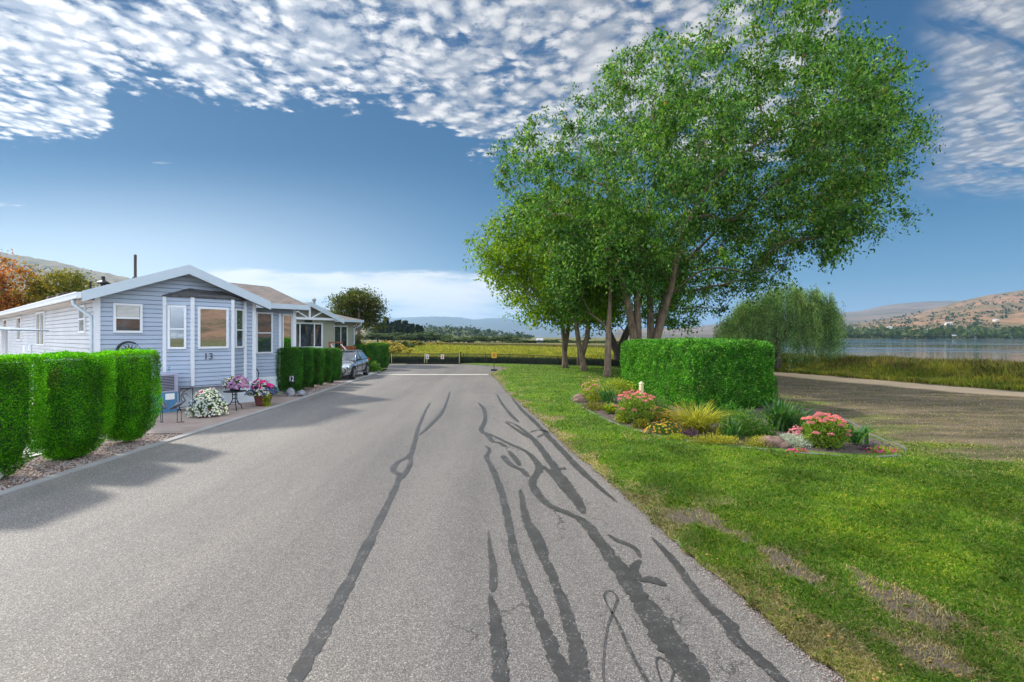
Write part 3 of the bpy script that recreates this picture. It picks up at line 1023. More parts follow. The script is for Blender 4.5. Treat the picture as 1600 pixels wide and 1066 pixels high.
# reeds along the right shore
r0 = rng(21)


def reed_patch(n, fn, seed):
    q = rng(seed)
    return fn(q, n)


def reed_zone(q, n):
    Y = q.uniform(8, 40, n); t = q.uniform(0, 1, n) ** 1.3
    x0 = np.interp(Y, [0, 10, 18.3, 22, 28.8, 33, 36, 42], [30, 25, 19.8, 18.6, 16.4, 14.5, 13, 9])
    X = x0 + t * 9 + (fbm(Y * 0.8, Y * 0 + 2) - 0.5) * 1.6 + 0.3
    return X, Y, t


X, Y, t = reed_zone(r0, 150000)
X += 0.0
hgt = (0.35 + 0.85 * sstep(t, 0.02, 0.42)) * (0.85 + 0.35 * (fbm(X * 0.7, Y * 0.7) - 0.5)) * r0.uniform(0.75, 1.15, len(X))
vis = (X / Y > 0.5) & (X / Y < 1.3)
X, Y, t, hgt = X[vis], Y[vis], t[vis], hgt[vis]
br = r0.random(len(X)) < 0.08 + 0.75 * sstep(t + (fbm(X * 0.5, Y * 0.5) - 0.5) * 0.8, 0.22, 0.5)
for nm, sel, mt, lb in (('marsh_reeds', ~br, 'reed', 'yellow green reeds along the edge of the dry field'), ('brown_reeds', br, 'reed_d', 'brown tipped reeds standing against the lake water')):
    k = sel.sum()
    P = np.stack([X[sel], Y[sel], np.full(k, -0.05)], 1)
    tag(link_mesh(nm, blade_mesh(nm, P, hgt[sel], r0.uniform(0.018, 0.04, k), r0.uniform(0.05, 0.5, k), M[mt], seed=8)), label=lb, cat='reeds', kind='stuff')

# marsh meadow beyond the fence
q = rng(23)
n = 130000
Y = 1 / q.uniform(1 / 120, 1 / 38.5, n)
mm = q.uniform(-0.36, 0.26, n)
X = mm * Y
ok = ~in_poly(X, Y, LAKE) & (Y > np.interp(X, [-14, -8, -3, 4, 10], [40.5, 40.3, 40.0, 38.0, 35.5]))
X, Y = X[ok], Y[ok]
k = len(X)
P = np.stack([X, Y, np.full(k, -0.1)], 1)
hh = (0.55 + 0.35 * fbm(X * 0.2, Y * 0.2)) * q.uniform(0.7, 1.15, k)
tag(link_mesh('marsh_meadow', blade_mesh('marsh_meadow', P, hh, np.maximum(0.03, Y * 0.0012), q.uniform(0.1, 0.7, k), M['reed'], seed=9)),
    label='flat yellow green marsh meadow beyond the black fence', cat='reeds', kind='stuff')
# darker line of reeds at the water's edge
q = rng(24)
n = 30000
t = q.uniform(0, 1, n)
X = np.interp(t, [0, .5, 1], [-22, 3, 17]) + q.normal(0, 1.2, n); Y = np.interp(t, [0, .5, 1], [118, 96, 76]) + q.normal(0, 2.5, n)
P = np.stack([X, Y, np.full(n, -0.1)], 1)
tag(link_mesh('shore_reeds', blade_mesh('shore_reeds', P, q.uniform(0.6, 1.0, n), 0.14, 0.3, M['reed_d'], seed=10)),
    label='grey green band of reeds at the near water edge behind the meadow', cat='reeds', kind='stuff')


# ---------------------------------------------------------------- hills
def hill(name, sil, D0, D1, mat, rows=46, ncol=260, amp=0.05, back=1.5, power=1.25, nz=0.012, seed=0):
    """a ridge from its foot (distance D0) to its crest (distance D1) and down behind it"""
    pxs = np.linspace(sil[0][0], sil[-1][0], ncol)
    crest = H + (527 - np.interp(pxs, [s[0] for s in sil], [s[1] for s in sil])) / F * D1
    ts = np.concatenate([np.linspace(0, 1, rows), np.linspace(1.08, back, 6)])
    T, PX = np.meshgrid(ts, pxs, indexing='ij')
    D = D0 + (D1 - D0) * T
    X = (PX - 800) / F * D
    prof = np.where(T <= 1, T ** power, 1 - (T - 1) * 1.1)
    Z = crest[None] * prof
    s = D1 * nz
    rel = fbm(X / s + seed, D / s + seed * 2, 6) - 0.5
    Z = Z + rel * crest.max() * amp * 4 * np.clip(T, 0, 1) * np.where(T < 1, (1.15 - T), 0.15)
    Z = np.maximum(Z, -0.3 + 0 * Z)
    fine = (fbm(X / (D1 * 0.002), D / (D1 * 0.002), 4) - 0.5) * D1 * 0.0014 * np.clip(T * 3, 0, 1)
    Z = Z + fine
    return tag(grid_mesh(name, X, D, Z, mat), kind='structure')


M['hill_brown'] = hill_mat('hill_brown', (0.16, 0.12, 0.06), (0.31, 0.175, 0.10), (0.05, 0.06, 0.03), 0.006, 0.62)
M['hill_dark'] = hill_mat('hill_forest', (0.10, 0.09, 0.06), (0.19, 0.135, 0.10), (0.035, 0.05, 0.028), 0.0016, 0.55)
M['hill_green'] = hill_mat('hill_green', (0.07, 0.09, 0.03), (0.13, 0.13, 0.05), (0.03, 0.045, 0.02), 0.01, 0.6)
M['hill_far'] = hill_mat('hill_far', (0.06, 0.07, 0.06), (0.09, 0.09, 0.075), (0.04, 0.05, 0.04), 0.0004, 0.5)
M['hill_left'] = hill_mat('hill_left', (0.17, 0.15, 0.10), (0.24, 0.20, 0.14), (0.04, 0.055, 0.035), 0.005, 0.6)

hill('hills', [(1120, 526), (1200, 524), (1260, 516), (1320, 508), (1380, 499), (1430, 490), (1470, 480), (1500, 471), (1530, 464), (1560, 459), (1600, 453), (1700, 440), (1900, 425), (2600, 410), (3600, 430)],
     720, 2100, M['hill_brown'], rows=70, ncol=520, amp=0.035, power=1.05)
hill('hills', [(960, 515), (1060, 512), (1140, 505), (1230, 500), (1290, 491), (1325, 488), (1345, 486), (1380, 478), (1420, 473), (1450, 471), (1490, 470), (1530, 474), (1700, 470), (2200, 480)],
     1500, 4200, M['hill_dark'], rows=50, ncol=320, amp=0.03, power=1.2)
hill('hills', [(200, 505), (480, 503), (560, 501), (600, 498), (620, 497), (660, 495), (690, 494.5), (720, 496), (740, 500), (760, 497.5), (790, 497), (830, 505), (900, 513), (1000, 516), (1150, 521), (1200, 524)],
     6000, 9500, M['hill_far'], rows=24, ncol=300, amp=0.02, power=1.3)
hill('hills', [(540, 522), (600, 518), (650, 513), (668, 511.5), (700, 512), (730, 514), (760, 519), (790, 524), (830, 528)],
     420, 1300, M['hill_green'], rows=30, ncol=160, amp=0.03, power=1.2)
hill('hills', [(-1400, 330), (-700, 345), (-300, 368), (-100, 382), (0, 394), (50, 402), (100, 412), (150, 424), (190, 432), (230, 440), (270, 447), (330, 458), (420, 474), (520, 492), (620, 512), (680, 524)],
     420, 1500, M['hill_left'], rows=60, ncol=320, amp=0.05, power=1.3)

# the brown hillside to the right behind the viewer, which the bay window mirrors
an_ = np.radians(np.linspace(-48, 10, 120))
tt_ = np.concatenate([np.linspace(0, 1, 30), [1.1, 1.3, 1.6]])
T_, A_ = np.meshgrid(tt_, an_, indexing='ij')
Dd = 380 + 820 * T_
Xh, Yh = Dd * np.cos(A_), Dd * np.sin(A_)
Zh = np.where(T_ <= 1, T_ ** 1.2, 1 - (T_ - 1)) * (118 + 50 * fbm(A_ * 3 + 7, A_ * 0 + 1, 4)) + (fbm(Xh / 60, Yh / 60, 5) - .5) * 22 * np.clip(T_ * 2, 0, 1)
tag(grid_mesh('hills', Xh, Yh, np.maximum(Zh, -.3), M['hill_brown']), kind='structure')

# ================================================================== HOUSES
class Plane:
    """a wall plane inside a house's own frame: s along it, p out of it, z up"""
    def __init__(s, o, d):
        s.o = np.array(o, float)
        s.d = np.array(d, float) / np.hypot(*d)
        s.n = np.array([s.d[1], -s.d[0]])      # outward = to the right of d

    def P(s, a, p, z):
        q = s.o + s.d * a + s.n * p
        return (q[0], q[1], z)

    def box(s, mb, s0, s1, p0, p1, z0, z1):
        mb.hull8([s.P(s0, p1, z0), s.P(s1, p1, z0), s.P(s1, p0, z0), s.P(s0, p0, z0)],
                 [s.P(s0, p1, z1), s.P(s1, p1, z1), s.P(s1, p0, z1), s.P(s0, p0, z1)])


def siding(mb, pl, s0, s1, z0, ztop, lap=0.125, prot=0.016, thick=0.10):
    """horizontal lap boards; ztop is a number or a function giving (s_left, s_right) still under the roof at height z"""
    flat = not callable(ztop)
    zmax = ztop if flat else ztop('max')
    n = max(1, int(math.ceil((zmax - z0) / lap - 1e-6)))
    for i in range(n):
        a = z0 + i * lap
        b = min(z0 + (i + 1) * lap, zmax)
        if flat:
            l0, r0_ = s0, s1; l1, r1 = s0, s1
        else:
            l0, r0_ = ztop(a); l1, r1 = ztop(b)
            l0, l1 = max(l0, s0), max(l1, s0); r0_, r1 = min(r0_, s1), min(r1, s1)
            if r0_ - l0 < 0.01:
                continue
            if r1 - l1 < 0.0:
                l1 = r1 = (l1 + r1) / 2
        g = a + 0.016
        q = [pl.P(l0, prot, g), pl.P(r0_, prot, g), pl.P(r1, 0.002, b), pl.P(l1, 0.002, b)]
        mb.add(q, [(0, 1, 2, 3)])
        mb.add([pl.P(l0, -0.03, g), pl.P(r0_, -0.03, g), pl.P(r0_, prot, g), pl.P(l0, prot, g)], [(0, 1, 2, 3)])
        mb.add([pl.P(l0, -0.03, a), pl.P(r0_, -0.03, a), pl.P(r0_, -0.03, g), pl.P(l0, -0.03, g)], [(0, 1, 2, 3)])
        mb.add([pl.P(l0, -0.03, a), pl.P(r0_, -0.03, a), pl.P(r0_, 0.002, a), pl.P(l0, 0.002, a)], [(3, 2, 1, 0)])
        # back face so that the wall has thickness
        mb.add([pl.P(l0, -thick, a), pl.P(r0_, -thick, a), pl.P(r1, -thick, b), pl.P(l1, -thick, b)], [(3, 2, 1, 0)])


def window(parent, pl, s0, s1, z0, z1, split=None, pane='glass', fw=0.06, blind=False, blind_z=0.5, ratio=0.5):
    mb = MB()
    pl.box(mb, s0, s1, 0.004, 0.055, z1 - fw, z1)
    pl.box(mb, s0, s1, 0.004, 0.058, z0, z0 + fw)
    pl.box(mb, s0, s0 + fw, 0.004, 0.052, z0 + fw, z1 - fw)
    pl.box(mb, s1 - fw, s1, 0.004, 0.052, z0 + fw, z1 - fw)
    cells = [(s0 + fw, s1 - fw, z0 + fw, z1 - fw)]
    if split == 'h':
        zm = z0 + (z1 - z0) * ratio
        pl.box(mb, s0 + fw, s1 - fw, 0.004, 0.05, zm - 0.02, zm + 0.02)
        cells = [(s0 + fw, s1 - fw, z0 + fw, zm - 0.02), (s0 + fw, s1 - fw, zm + 0.02, z1 - fw)]
    elif isinstance(split, (list, tuple)):
        cuts = [s0 + fw] + [s0 + (s1 - s0) * c for c in split] + [s1 - fw]
        for c in cuts[1:-1]:
            pl.box(mb, c - 0.03, c + 0.03, 0.004, 0.05, z0 + fw, z1 - fw)
        cells = [(cuts[i] + (0.03 if i else 0), cuts[i + 1] - (0.03 if i < len(cuts) - 2 else 0), z0 + fw, z1 - fw) for i in range(len(cuts) - 1)]
    w = mb.build('window', M['trim'], parent, bevel=0.004)
    for c in cells:
        g = MB()
        pl.box(g, c[0], c[1], 0.018, 0.024, c[2], c[3])
        g.build('pane', M[pane], w)
    if blind:
        c = cells[-1]
        g = MB()
        nsl = 9
        for i in range(nsl):
            za = c[2] + (c[3] - c[2]) * i / nsl
            zb = za + (c[3] - c[2]) / nsl * 0.86
            g.add([pl.P(c[0] + .01, .026, za), pl.P(c[1] - .01, .026, za), pl.P(c[1] - .01, .033, zb), pl.P(c[0] + .01, .033, zb)], [(0, 1, 2, 3)])
        g.build('blind', M['curtain'], w)
    return w


def text_part(name, s, mat, parent, loc, rot, size, extrude=0.006, align='CENTER'):
    c = bpy.data.curves.new(name, 'FONT')
    c.body = s
    c.size = size
    c.extrude = extrude
    c.align_x = align
    c.align_y = 'CENTER'
    c.materials.append(mat)
    o = bpy.data.objects.new(name, c)
    COL.objects.link(o)
    o.parent = parent
    o.location = loc
    o.rotation_euler = rot
    bpy.context.view_layer.update()
    me = bpy.data.meshes.new_from_object(o.evaluated_get(bpy.context.evaluated_depsgraph_get()))
    bpy.data.objects.remove(o)
    o = link_mesh(name, me, parent, loc)
    o.rotation_euler = rot
    return o


HA = math.atan2(0.785, 0.62)
HR = (-8.557, 15.97)
home = empty('mobile_home', (HR[0], HR[1], 0), HA, 'long blue grey mobile home with the number 13 and a bay window facing the road', 'house')
W = 4.07
LEN = 21.0
EV = 3.36           # wall height at the eaves
PITCH = 0.40
AP = EV + (W / 2) * PITCH
front = Plane((-W, 0), (1, 0))
sidel = Plane((-W, LEN), (0, -1))     # left wall, outward = -x


def gable(z):
    if z == 'max':
        return AP
    if z <= EV:
        return (0, W)
    k = (z - EV) / PITCH
    return (k, W - k)


wall = MB()
siding(wall, front, 0, W, 0.70, gable)
wall.build('wall', M['siding'], home)
wl = MB()
siding(wl, sidel, 0, LEN, 0.70, EV)
wl.box(-W + .1, -0.1, LEN - .1, LEN, 0, EV)
# right wall of the main body, mostly hidden
siding(wl, Plane((0, 0), (0, 1)), 0, LEN, 0.70, EV)
wl.build('wall', M['siding_lit'], home)['label'] = 'pale sunlit side wall with horizontal siding'
# skirting with vertical ribs
sk = MB()
front.box(sk, 0.0, W, -0.08, 0.006, 0.0, 0.58)
front.box(sk, -0.01, W + .01, -0.08, 0.024, 0.58, 0.705)
for i in range(22):
    front.box(sk, i * W / 21.5, i * W / 21.5 + 0.02, 0.0, 0.014, 0.0, 0.575)
sidel.box(sk, 0, LEN - .002, -0.08, 0.006, 0, 0.70)
sk.build('skirting', M['skirt'], home)
# corner boards
cb = MB()
front.box(cb, -0.03, 0.09, 0.0, 0.03, 0.60, EV + 0.03)
sidel.box(cb, LEN - 0.09, LEN + 0.028, 0.0, 0.03, 0.60, EV)
cb.build('corner_board', M['trim'], home)
cb = MB()
front.box(cb, W - 0.09, W + 0.03, 0.0, 0.03, 0.60, EV + 0.03)
cb.build('corner_board', M['trim'], home)
# roof: two slopes
ov, fr = 0.34, 0.38
zr = AP + 0.10
xe_ = W / 2 + ov
ze_ = zr - xe_ * PITCH
cx = -W / 2
rf = MB()
th = 0.05
for sgn in (-1, 1):
    rf.hull8([(cx, -fr, zr - th), (cx + sgn * xe_, -fr, ze_ - th), (cx + sgn * xe_, LEN + .2, ze_ - th), (cx, LEN + .2, zr - th)],
             [(cx, -fr, zr), (cx + sgn * xe_, -fr, ze_), (cx + sgn * xe_, LEN + .2, ze_), (cx, LEN + .2, zr)])
roof = rf.build('roof', M['shingle'], home)
fa = MB()
for sgn in (-1, 1):   # barge boards of the gable
    fa.hull8([(cx, -fr - .03, zr - 0.26), (cx + sgn * xe_, -fr - .03, ze_ - 0.26), (cx + sgn * xe_, -fr - .002, ze_ - 0.26), (cx, -fr - .002, zr - 0.26)],
             [(cx, -fr - .03, zr + 0.012), (cx + sgn * xe_, -fr - .03, ze_ + 0.012), (cx + sgn * xe_, -fr - .002, ze_ + .012), (cx, -fr - .002, zr + .012)])
fa.build('fascia', M['fascia'], roof)
so = MB()
for sgn in (-1, 1):
    so.hull8([(cx, -fr, zr - .20), (cx + sgn * (xe_ - .02), -fr, ze_ - .20), (cx + sgn * (xe_ - .02), 0.0, ze_ - .20), (cx, 0.0, zr - .20)],
             [(cx, -fr, zr - .17), (cx + sgn * (xe_ - .02), -fr, ze_ - .17), (cx + sgn * (xe_ - .02), 0.0, ze_ - .17), (cx, 0.0, zr - .17)])
so.box(-W - ov, -W, 0.003, LEN, ze_ - .20, ze_ - .18)
so.build('soffit', M['soffit'], roof)
gt = MB()
x0 = -W - ov
gt.box(x0 - 0.11, x0 - 0.003, -fr + .01, LEN, ze_ - .17, ze_ - .06)
gt.box(x0 - 0.13, x0 - 0.003, -fr + .01, LEN, ze_ - .058, ze_ - .02)
gt.build('gutter', M['trim'], home)
dp = MB()
dp.tube([(x0 - .05, 0.35, ze_ - .16), (x0 - .05, 0.33, ze_ - .30), (-W - .06, .16, ze_ - .62), (-W - .06, .15, ze_ - .8), (-W - .06, .15, .1)], 0.045, 8)
dp.build('downspout', M['fascia'], home, smooth=True)


def z_roof(x):
    return zr - abs(x - cx) * PITCH


# things standing on the roof
pp_ = MB()
zz = z_roof(cx)
pp_.lathe([(.12, -0.06), (.08, .05), (.045, .07), (.045, .86), (.03, .87)], (cx, 4.9, zz), 10)
pp_.build('vent_pipe', M['bark_d'], roof)
pp_ = MB()
pp_.lathe([(.07, -0.05), (.035, .05), (.035, .32), (.02, .33)], (-2.9, 7.0, z_roof(-2.9)), 10)
pp_.build('vent_pipe', M['black'], roof)
pp_ = MB()
pp_.lathe([(.09, -.05), (.09, .1), (.22, .12), (.22, .17), (.07, .26), (.06, .30), (.06, .42), (.03, .43)], (-2.2, 8.6, z_roof(-2.2)), 12)
pp_.build('roof_vent', M['black'], roof)
for yv in (10.0, 12.2):
    bv = MB()
    zb = z_roof(-3.1)
    bv.add([(-3.4, yv, zb - .15), (-2.8, yv, zb + .08), (-2.8, yv + .5, zb + .08), (-3.4, yv + .5, zb - .15),
            (-3.32, yv + .05, zb + .10), (-2.85, yv + .05, zb + .2), (-2.85, yv + .45, zb + .2), (-3.32, yv + .45, zb + .10)],
           [(4, 5, 6, 7), (0, 1, 5, 4), (1, 2, 6, 5), (2, 3, 7, 6), (3, 0, 4, 7)])
    bv.build('roof_vent', M['bark_d'], roof, bevel=0.02)

# windows
window(home, front, 0.36, 1.01, 2.27, 3.08, 'h', blind=True)
for a, b, s_, z0_, z1_ in ((1.03, 1.80, 'h', 2.27, 3.06), (7.3, 9.0, (0.5,), 1.84, 3.09), (12.9, 14.2, 'h', 2.0, 3.05), (17.5, 19.0, 'h', 2.0, 3.05)):
    window(home, sidel, LEN - b, LEN - a, z0_, z1_, s_)
vh = MB()
sidel.box(vh, LEN - 11.2, LEN - 10.9, 0.01, 0.16, 1.55, 1.8)
vh.build('wall_vent', M['trim'], home, bevel=0.02)
vh = MB()
sidel.box(vh, LEN - 10.4, LEN - 10.25, 0.01, 0.10, 1.5, 1.85)
vh.build('meter_box', M['trim'], home, bevel=0.02)

# bay window
B0 = (front.P(1.53, 0, 0)[0], 0.0); B3 = (front.P(3.75, 0, 0)[0], 0.0)
B1 = (front.P(2.12, 0, 0)[0], -0.40); B2 = (front.P(3.22, 0, 0)[0], -0.40)
bay = MB()
faces = [Plane(a, (b[0] - a[0], b[1] - a[1])) for a, b in ((B0, B1), (B1, B2), (B2, B3))]
lens = [math.dist(B0, B1), math.dist(B1, B2), math.dist(B2, B3)]
for pl, L in zip(faces, lens):
    siding(bay, pl, 0, L, 0.70, 3.32, thick=0.05)
bay.prism([B0, B1, B2, B3], 0.66, 0.70)
bay_o = bay.build('bay_window', M['siding'], home)
bt = MB()
for q in (B0, B1, B2, B3):
    bt.box(q[0] - .045, q[0] + .045, q[1] - .05, q[1] + .03, 0.705, 3.33)
bt.build('corner_board', M['trim'], bay_o, bevel=0.004)
br_ = MB()
e = .07
lo = [(B0[0] - e, .0), (B1[0] - e, B1[1] - e), (B2[0] + e, B2[1] - e), (B3[0] + e, 0.0)]
zt = 3.33
br_.add([(x, y, zt) for x, y in lo] + [(x, y, zt + .04) for x, y in lo] + [(B1[0] + .05, -.005, zt + .30), (B2[0] - .1, -.005, zt + .24)],
        [(3, 2, 1, 0), (0, 1, 5, 4), (1, 2, 6, 5), (2, 3, 7, 6), (4, 5, 8), (5, 6, 9, 8), (6, 7, 9)])
br_.build('roof', M['shingle_d'], bay_o)
window(bay_o, faces[0], 0.10, lens[0] - 0.14, 1.80, 3.08, 'h', 'glass_m', ratio=0.46)
window(bay_o, faces[1], 0.13, lens[1] - 0.12, 1.80, 3.06, None, 'glass_m', fw=0.065)
window(bay_o, faces[2], 0.10, lens[2] - 0.10, 1.80, 3.06, 'h', 'glass', ratio=0.46)
nb = faces[1].P(0.42, 0.022, 1.56)
text_part('house_number', '13', M['bark_d'], home, nb, (R(90), 0, 0), 0.27, 0.008)

# wing set back on the right
wing = Plane((0, 1.37), (1, 0))
WZ = 3.30
wg = MB()
siding(wg, wing, 0, 2.08, 0.70, WZ)
siding(wg, Plane((2.08, 1.37), (0, 1)), 0, 7, 0.70, WZ)
wg.build('wall', M['siding'], home)
ws = MB()
wing.box(ws, 0, 2.08, -.06, .006, 0, .58)
wing.box(ws, 0, 2.09, -.06, .022, .58, .705)
ws.build('skirting', M['skirt'], home)
wt_ = MB()
wing.box(wt_, 1.98, 2.11, 0.0, .035, .6, WZ)
wt_.build('corner_board', M['trim'], home)
wt_ = MB()
wing.box(wt_, 1.44, 1.54, 0.0, .035, .6, 3.02)
wt_.build('corner_board', M['trim'], home)
window(home, wing, 0.62, 1.22, 1.55, 3.06, 'h', 'glass')
window(home, wing, 1.58, 1.96, 0.95, 3.02, None, 'glass_m', fw=0.04)
wr = MB()
ex0, ex1, ey0, ey1 = -0.1, 2.42, 0.93, 9.0
zt, zk = WZ + 0.06, WZ + 0.95
rp = [(0.4, 3.3, zk), (2.0, 3.3, zk - .04), (1.2, 8.0, zk)]
low = [(ex0, ey0, zt), (ex1, ey0, zt), (ex1, ey1, zt), (ex0, ey1, zt)]
wr.add(low + [(x, y, z - .10) for x, y, z in low] + rp,
       [(0, 1, 9, 8), (1, 2, 10, 9), (2, 3, 10), (3, 0, 8, 10), (8, 9, 10), (4, 5, 1, 0), (5, 6, 2, 1), (6, 7, 3, 2), (7, 4, 0, 3), (7, 6, 5, 4)])
wro = wr.build('roof', M['shingle'], home)
wf = MB()
wf.box(ex0, ex1 + .03, ey0 - .03, ey0 - .002, zt - .17, zt + .01)
wf.box(ex1 + .002, ex1 + .03, ey0 - .03, ey1, zt - .17, zt + .012)
wf.build('fascia', M['fascia'], wro)

# ---------------------------------------------------------------- second home
g2 = (-11.1, 30.0)
home2 = empty('mobile_home', (g2[0], g2[1], 0), HA, 'smaller sage green mobile home with a white truss in its gable behind the parked car', 'house')
W2 = 3.7
E2 = 3.28
P2 = 0.44
A2 = E2 + W2 / 2 * P2
f2 = Plane((-W2, 0), (1, 0))


def gable2(z):
    if z == 'max':
        return A2
    if z <= E2:
        return (0, W2)
    k = (z - E2) / P2
    return (k, W2 - k)


w2 = MB()
siding(w2, f2, 0, W2, 0.6, gable2, lap=0.14)
siding(w2, Plane((-W2, 9), (0, -1)), 0, 9, 0.6, E2)
siding(w2, Plane((0, 0), (0, 1)), 0, 1.6, 0.6, E2)
r2 = Plane((0, 1.6), (1, 0))
siding(w2, r2, 0, 2.45, 0.6, E2, lap=0.14)
siding(w2, Plane((2.45, 1.6), (0, 1)), 0, 7, 0.6, E2)
w2.build('wall', M['siding_g'], home2)
s2 = MB()
f2.box(s2, 0, W2, -.06, .006, 0, .61)
r2.box(s2, 0, 2.45, -.06, .006, 0, .61)
s2.build('skirting', M['skirt'], home2)
c2 = -W2 / 2
x2 = W2 / 2 + .35
z2 = A2 + .12
rf2 = MB()
for sgn in (-1, 1):
    rf2.hull8([(c2, -.5, z2 - .05), (c2 + sgn * x2, -.5, z2 - x2 * P2 - .05), (c2 + sgn * x2, 9.2, z2 - x2 * P2 - .05), (c2, 9.2, z2 - .05)],
              [(c2, -.5, z2), (c2 + sgn * x2, -.5, z2 - x2 * P2), (c2 + sgn * x2, 9.2, z2 - x2 * P2), (c2, 9.2, z2)])
# side roof, hipped
lw = [(-.2, 1.15, E2 + .04), (2.85, 1.15, E2 + .04), (2.85, 9, E2 + .04), (-.2, 9, E2 + .04)]
rf2.add(lw + [(x, y, z - .1) for x, y, z in lw] + [(-.2, 3.6, E2 + .72), (1.3, 3.9, E2 + .70)],
        [(0, 1, 9, 8), (1, 2, 9), (2, 3, 8, 9), (3, 0, 8), (4, 5, 1, 0), (5, 6, 2, 1), (6, 7, 3, 2), (7, 4, 0, 3), (7, 6, 5, 4)])
ro2 = rf2.build('roof', M['shingle'], home2)
fa2 = MB()
for sgn in (-1, 1):
    fa2.hull8([(c2, -.54, z2 - .26), (c2 + sgn * x2, -.54, z2 - x2 * P2 - .26), (c2 + sgn * x2, -.502, z2 - x2 * P2 - .26), (c2, -.502, z2 - .26)],
              [(c2, -.54, z2 + .02), (c2 + sgn * x2, -.54, z2 - x2 * P2 + .02), (c2 + sgn * x2, -.502, z2 - x2 * P2 + .02), (c2, -.502, z2 + .02)])
fa2.box(-.2, 2.9, 1.08, 1.147, E2 - .12, E2 + .05)
fa2.build('fascia', M['fascia'], ro2)
tr2 = MB()
tr2.box(-W2 + .15, -.05, -.44, -.36, E2 - .1, E2 + .03)
tr2.box(c2 - .05, c2 + .05, -.44, -.36, E2 + .03, A2 - .12)
for sgn in (-1, 1):
    tr2.hull8([(c2 + sgn * .08, -.44, E2 + .03), (c2 + sgn * .2, -.44, E2 + .03), (c2 + sgn * .2, -.36, E2 + .03), (c2 + sgn * .08, -.36, E2 + .03)],
              [(c2 + sgn * .72, -.44, A2 - .44), (c2 + sgn * .84, -.44, A2 - .44), (c2 + sgn * .84, -.36, A2 - .44), (c2 + sgn * .72, -.36, A2 - .44)])
tr2.build('truss', M['trim'], home2)
window(home2, f2, W2 - 2.75, W2 - .80, 1.50, 3.02, (0.26, 0.72), 'glass', fw=.09)
window(home2, r2, 0.12, 0.62, 1.30, 2.92, None, 'glass', fw=.08)
window(home2, r2, 0.90, 1.95, 1.25, 2.92, (0.5,), 'glass', fw=.08)
dp2 = MB()
dp2.tube([(2.7, 1.1, E2 - .1), (2.7, 1.15, E2 - .3), (2.4, 1.5, E2 - .55), (2.4, 1.53, .2)], .05, 8)
dp2.build('downspout', M['fascia'], home2)
dp2 = MB()
dp2.tube([(0.2, .9, E2 - .1), (-.05, -.06, E2 - .45)], .05, 8)
dp2.build('downspout', M['fascia'], home2)
ch = MB()
ch.lathe([(.22, 0), (.12, .2), (.08, .22), (.08, .75), (.14, .77), (.14, .86), (.05, .95)], (.9, 4.0, E2 + .62), 12)
ch.build('chimney', M['kerb'], ro2)
lt_ = MB()
f2.box(lt_, W2 - 1.95, W2 - 1.55, .02, .16, 3.05, 3.16)
lt_.build('porch_lamp', M['black'], home2, bevel=.02)

# wooden deck in front of the second home
M['cedar'] = simple('red_brown_wood', (0.30, 0.085, 0.03), 0.6, var=0.3, scale=9)
dk = empty('wooden_deck', (g2[0], g2[1], 0), HA, 'red brown wooden deck with steps and railing in front of the green home', 'deck')
dm = MB()
dm.box(-.7, 1.15, -.6, 1.5, .72, .80)
for x in (-.6, .3, 1.05):
    dm.box(x - .05, x + .05, -.55, -.45, 0, .72)
dm.build('platform', M['cedar'], dk)
rl = MB()
for x in (.30, .60, .88, 1.12):
    rl.box(x - .035, x + .035, -.58, -.50, .8, 1.50)
rl.box(.26, 1.17, -.6, -.48, 1.50, 1.58)
for i in range(5):
    rl.box(.28, 1.14, -.57, -.53, .86 + i * .13, .955 + i * .13)
for y in (-.1, .4, 1.1):
    rl.box(1.07, 1.13, y - .04, y + .04, .8, 1.5)
rl.box(1.06, 1.16, -.5, 1.4, 1.5, 1.58)
rl.box(-.7, -.62, -.6, -.52, .8, 1.80)
rl.box(.12, .20, -.6, -.52, .8, 1.80)
rl.box(-.7, .20, -.6, -.52, 1.80, 1.87)
rl.build('railing', M['cedar'], dk)
sr = MB()
for i in range(4):
    sr.box(-.62, .1, -.6 - .28 * (i + 1), -.6 - .28 * i, .72 - .18 * (i + 1), .76 - .18 * (i + 1))
sr.build('steps', M['cedar'], dk)
hr = MB()
for x in (-.6, .1):
    hr.tube([(x, -.6, 1.7), (x, -1.8, .95)], .03, 6)
    hr.tube([(x, -1.75, .0), (x, -1.75, .98)], .03, 6)
hr.build('handrail', M['white'], dk)
M['plant_d'] = leaf_mat('dark_plant_leaf', [(0, (0.012, 0.05, 0.014)), (.6, (0.03, 0.09, 0.02)), (1, (0.08, 0.15, 0.03))], .25)

# edge of a neighbouring shelter roof at the far left
aw = empty('shelter_roof', (-11.5, 11.0, 0), R(20), 'corner of a small blue grey awning at the left edge of the picture', 'awning')
am = MB()
am.add([(-1.6, 0, 2.38), (0, 0, 2.30), (0, 1.6, 2.30), (-1.6, 1.6, 2.38), (-1.6, 0, 2.48), (0, 0, 2.33), (0, 1.6, 2.33), (-1.6, 1.6, 2.48)],
       [(3, 2, 1, 0), (4, 5, 6, 7), (0, 1, 5, 4), (1, 2, 6, 5), (2, 3, 7, 6), (3, 0, 4, 7)])
M['awning'] = simple('blue_grey_awning', (0.20, 0.26, 0.33), .5)
am.build('roof', M['awning'], aw, bevel=.01)
an = MB()
for x, y in ((-.8, .2), (-.8, 1.4)):
    an.box(x - .04, x + .04, y - .04, y + .04, 0, 2.33)
an.build('post', M['trim'], aw)

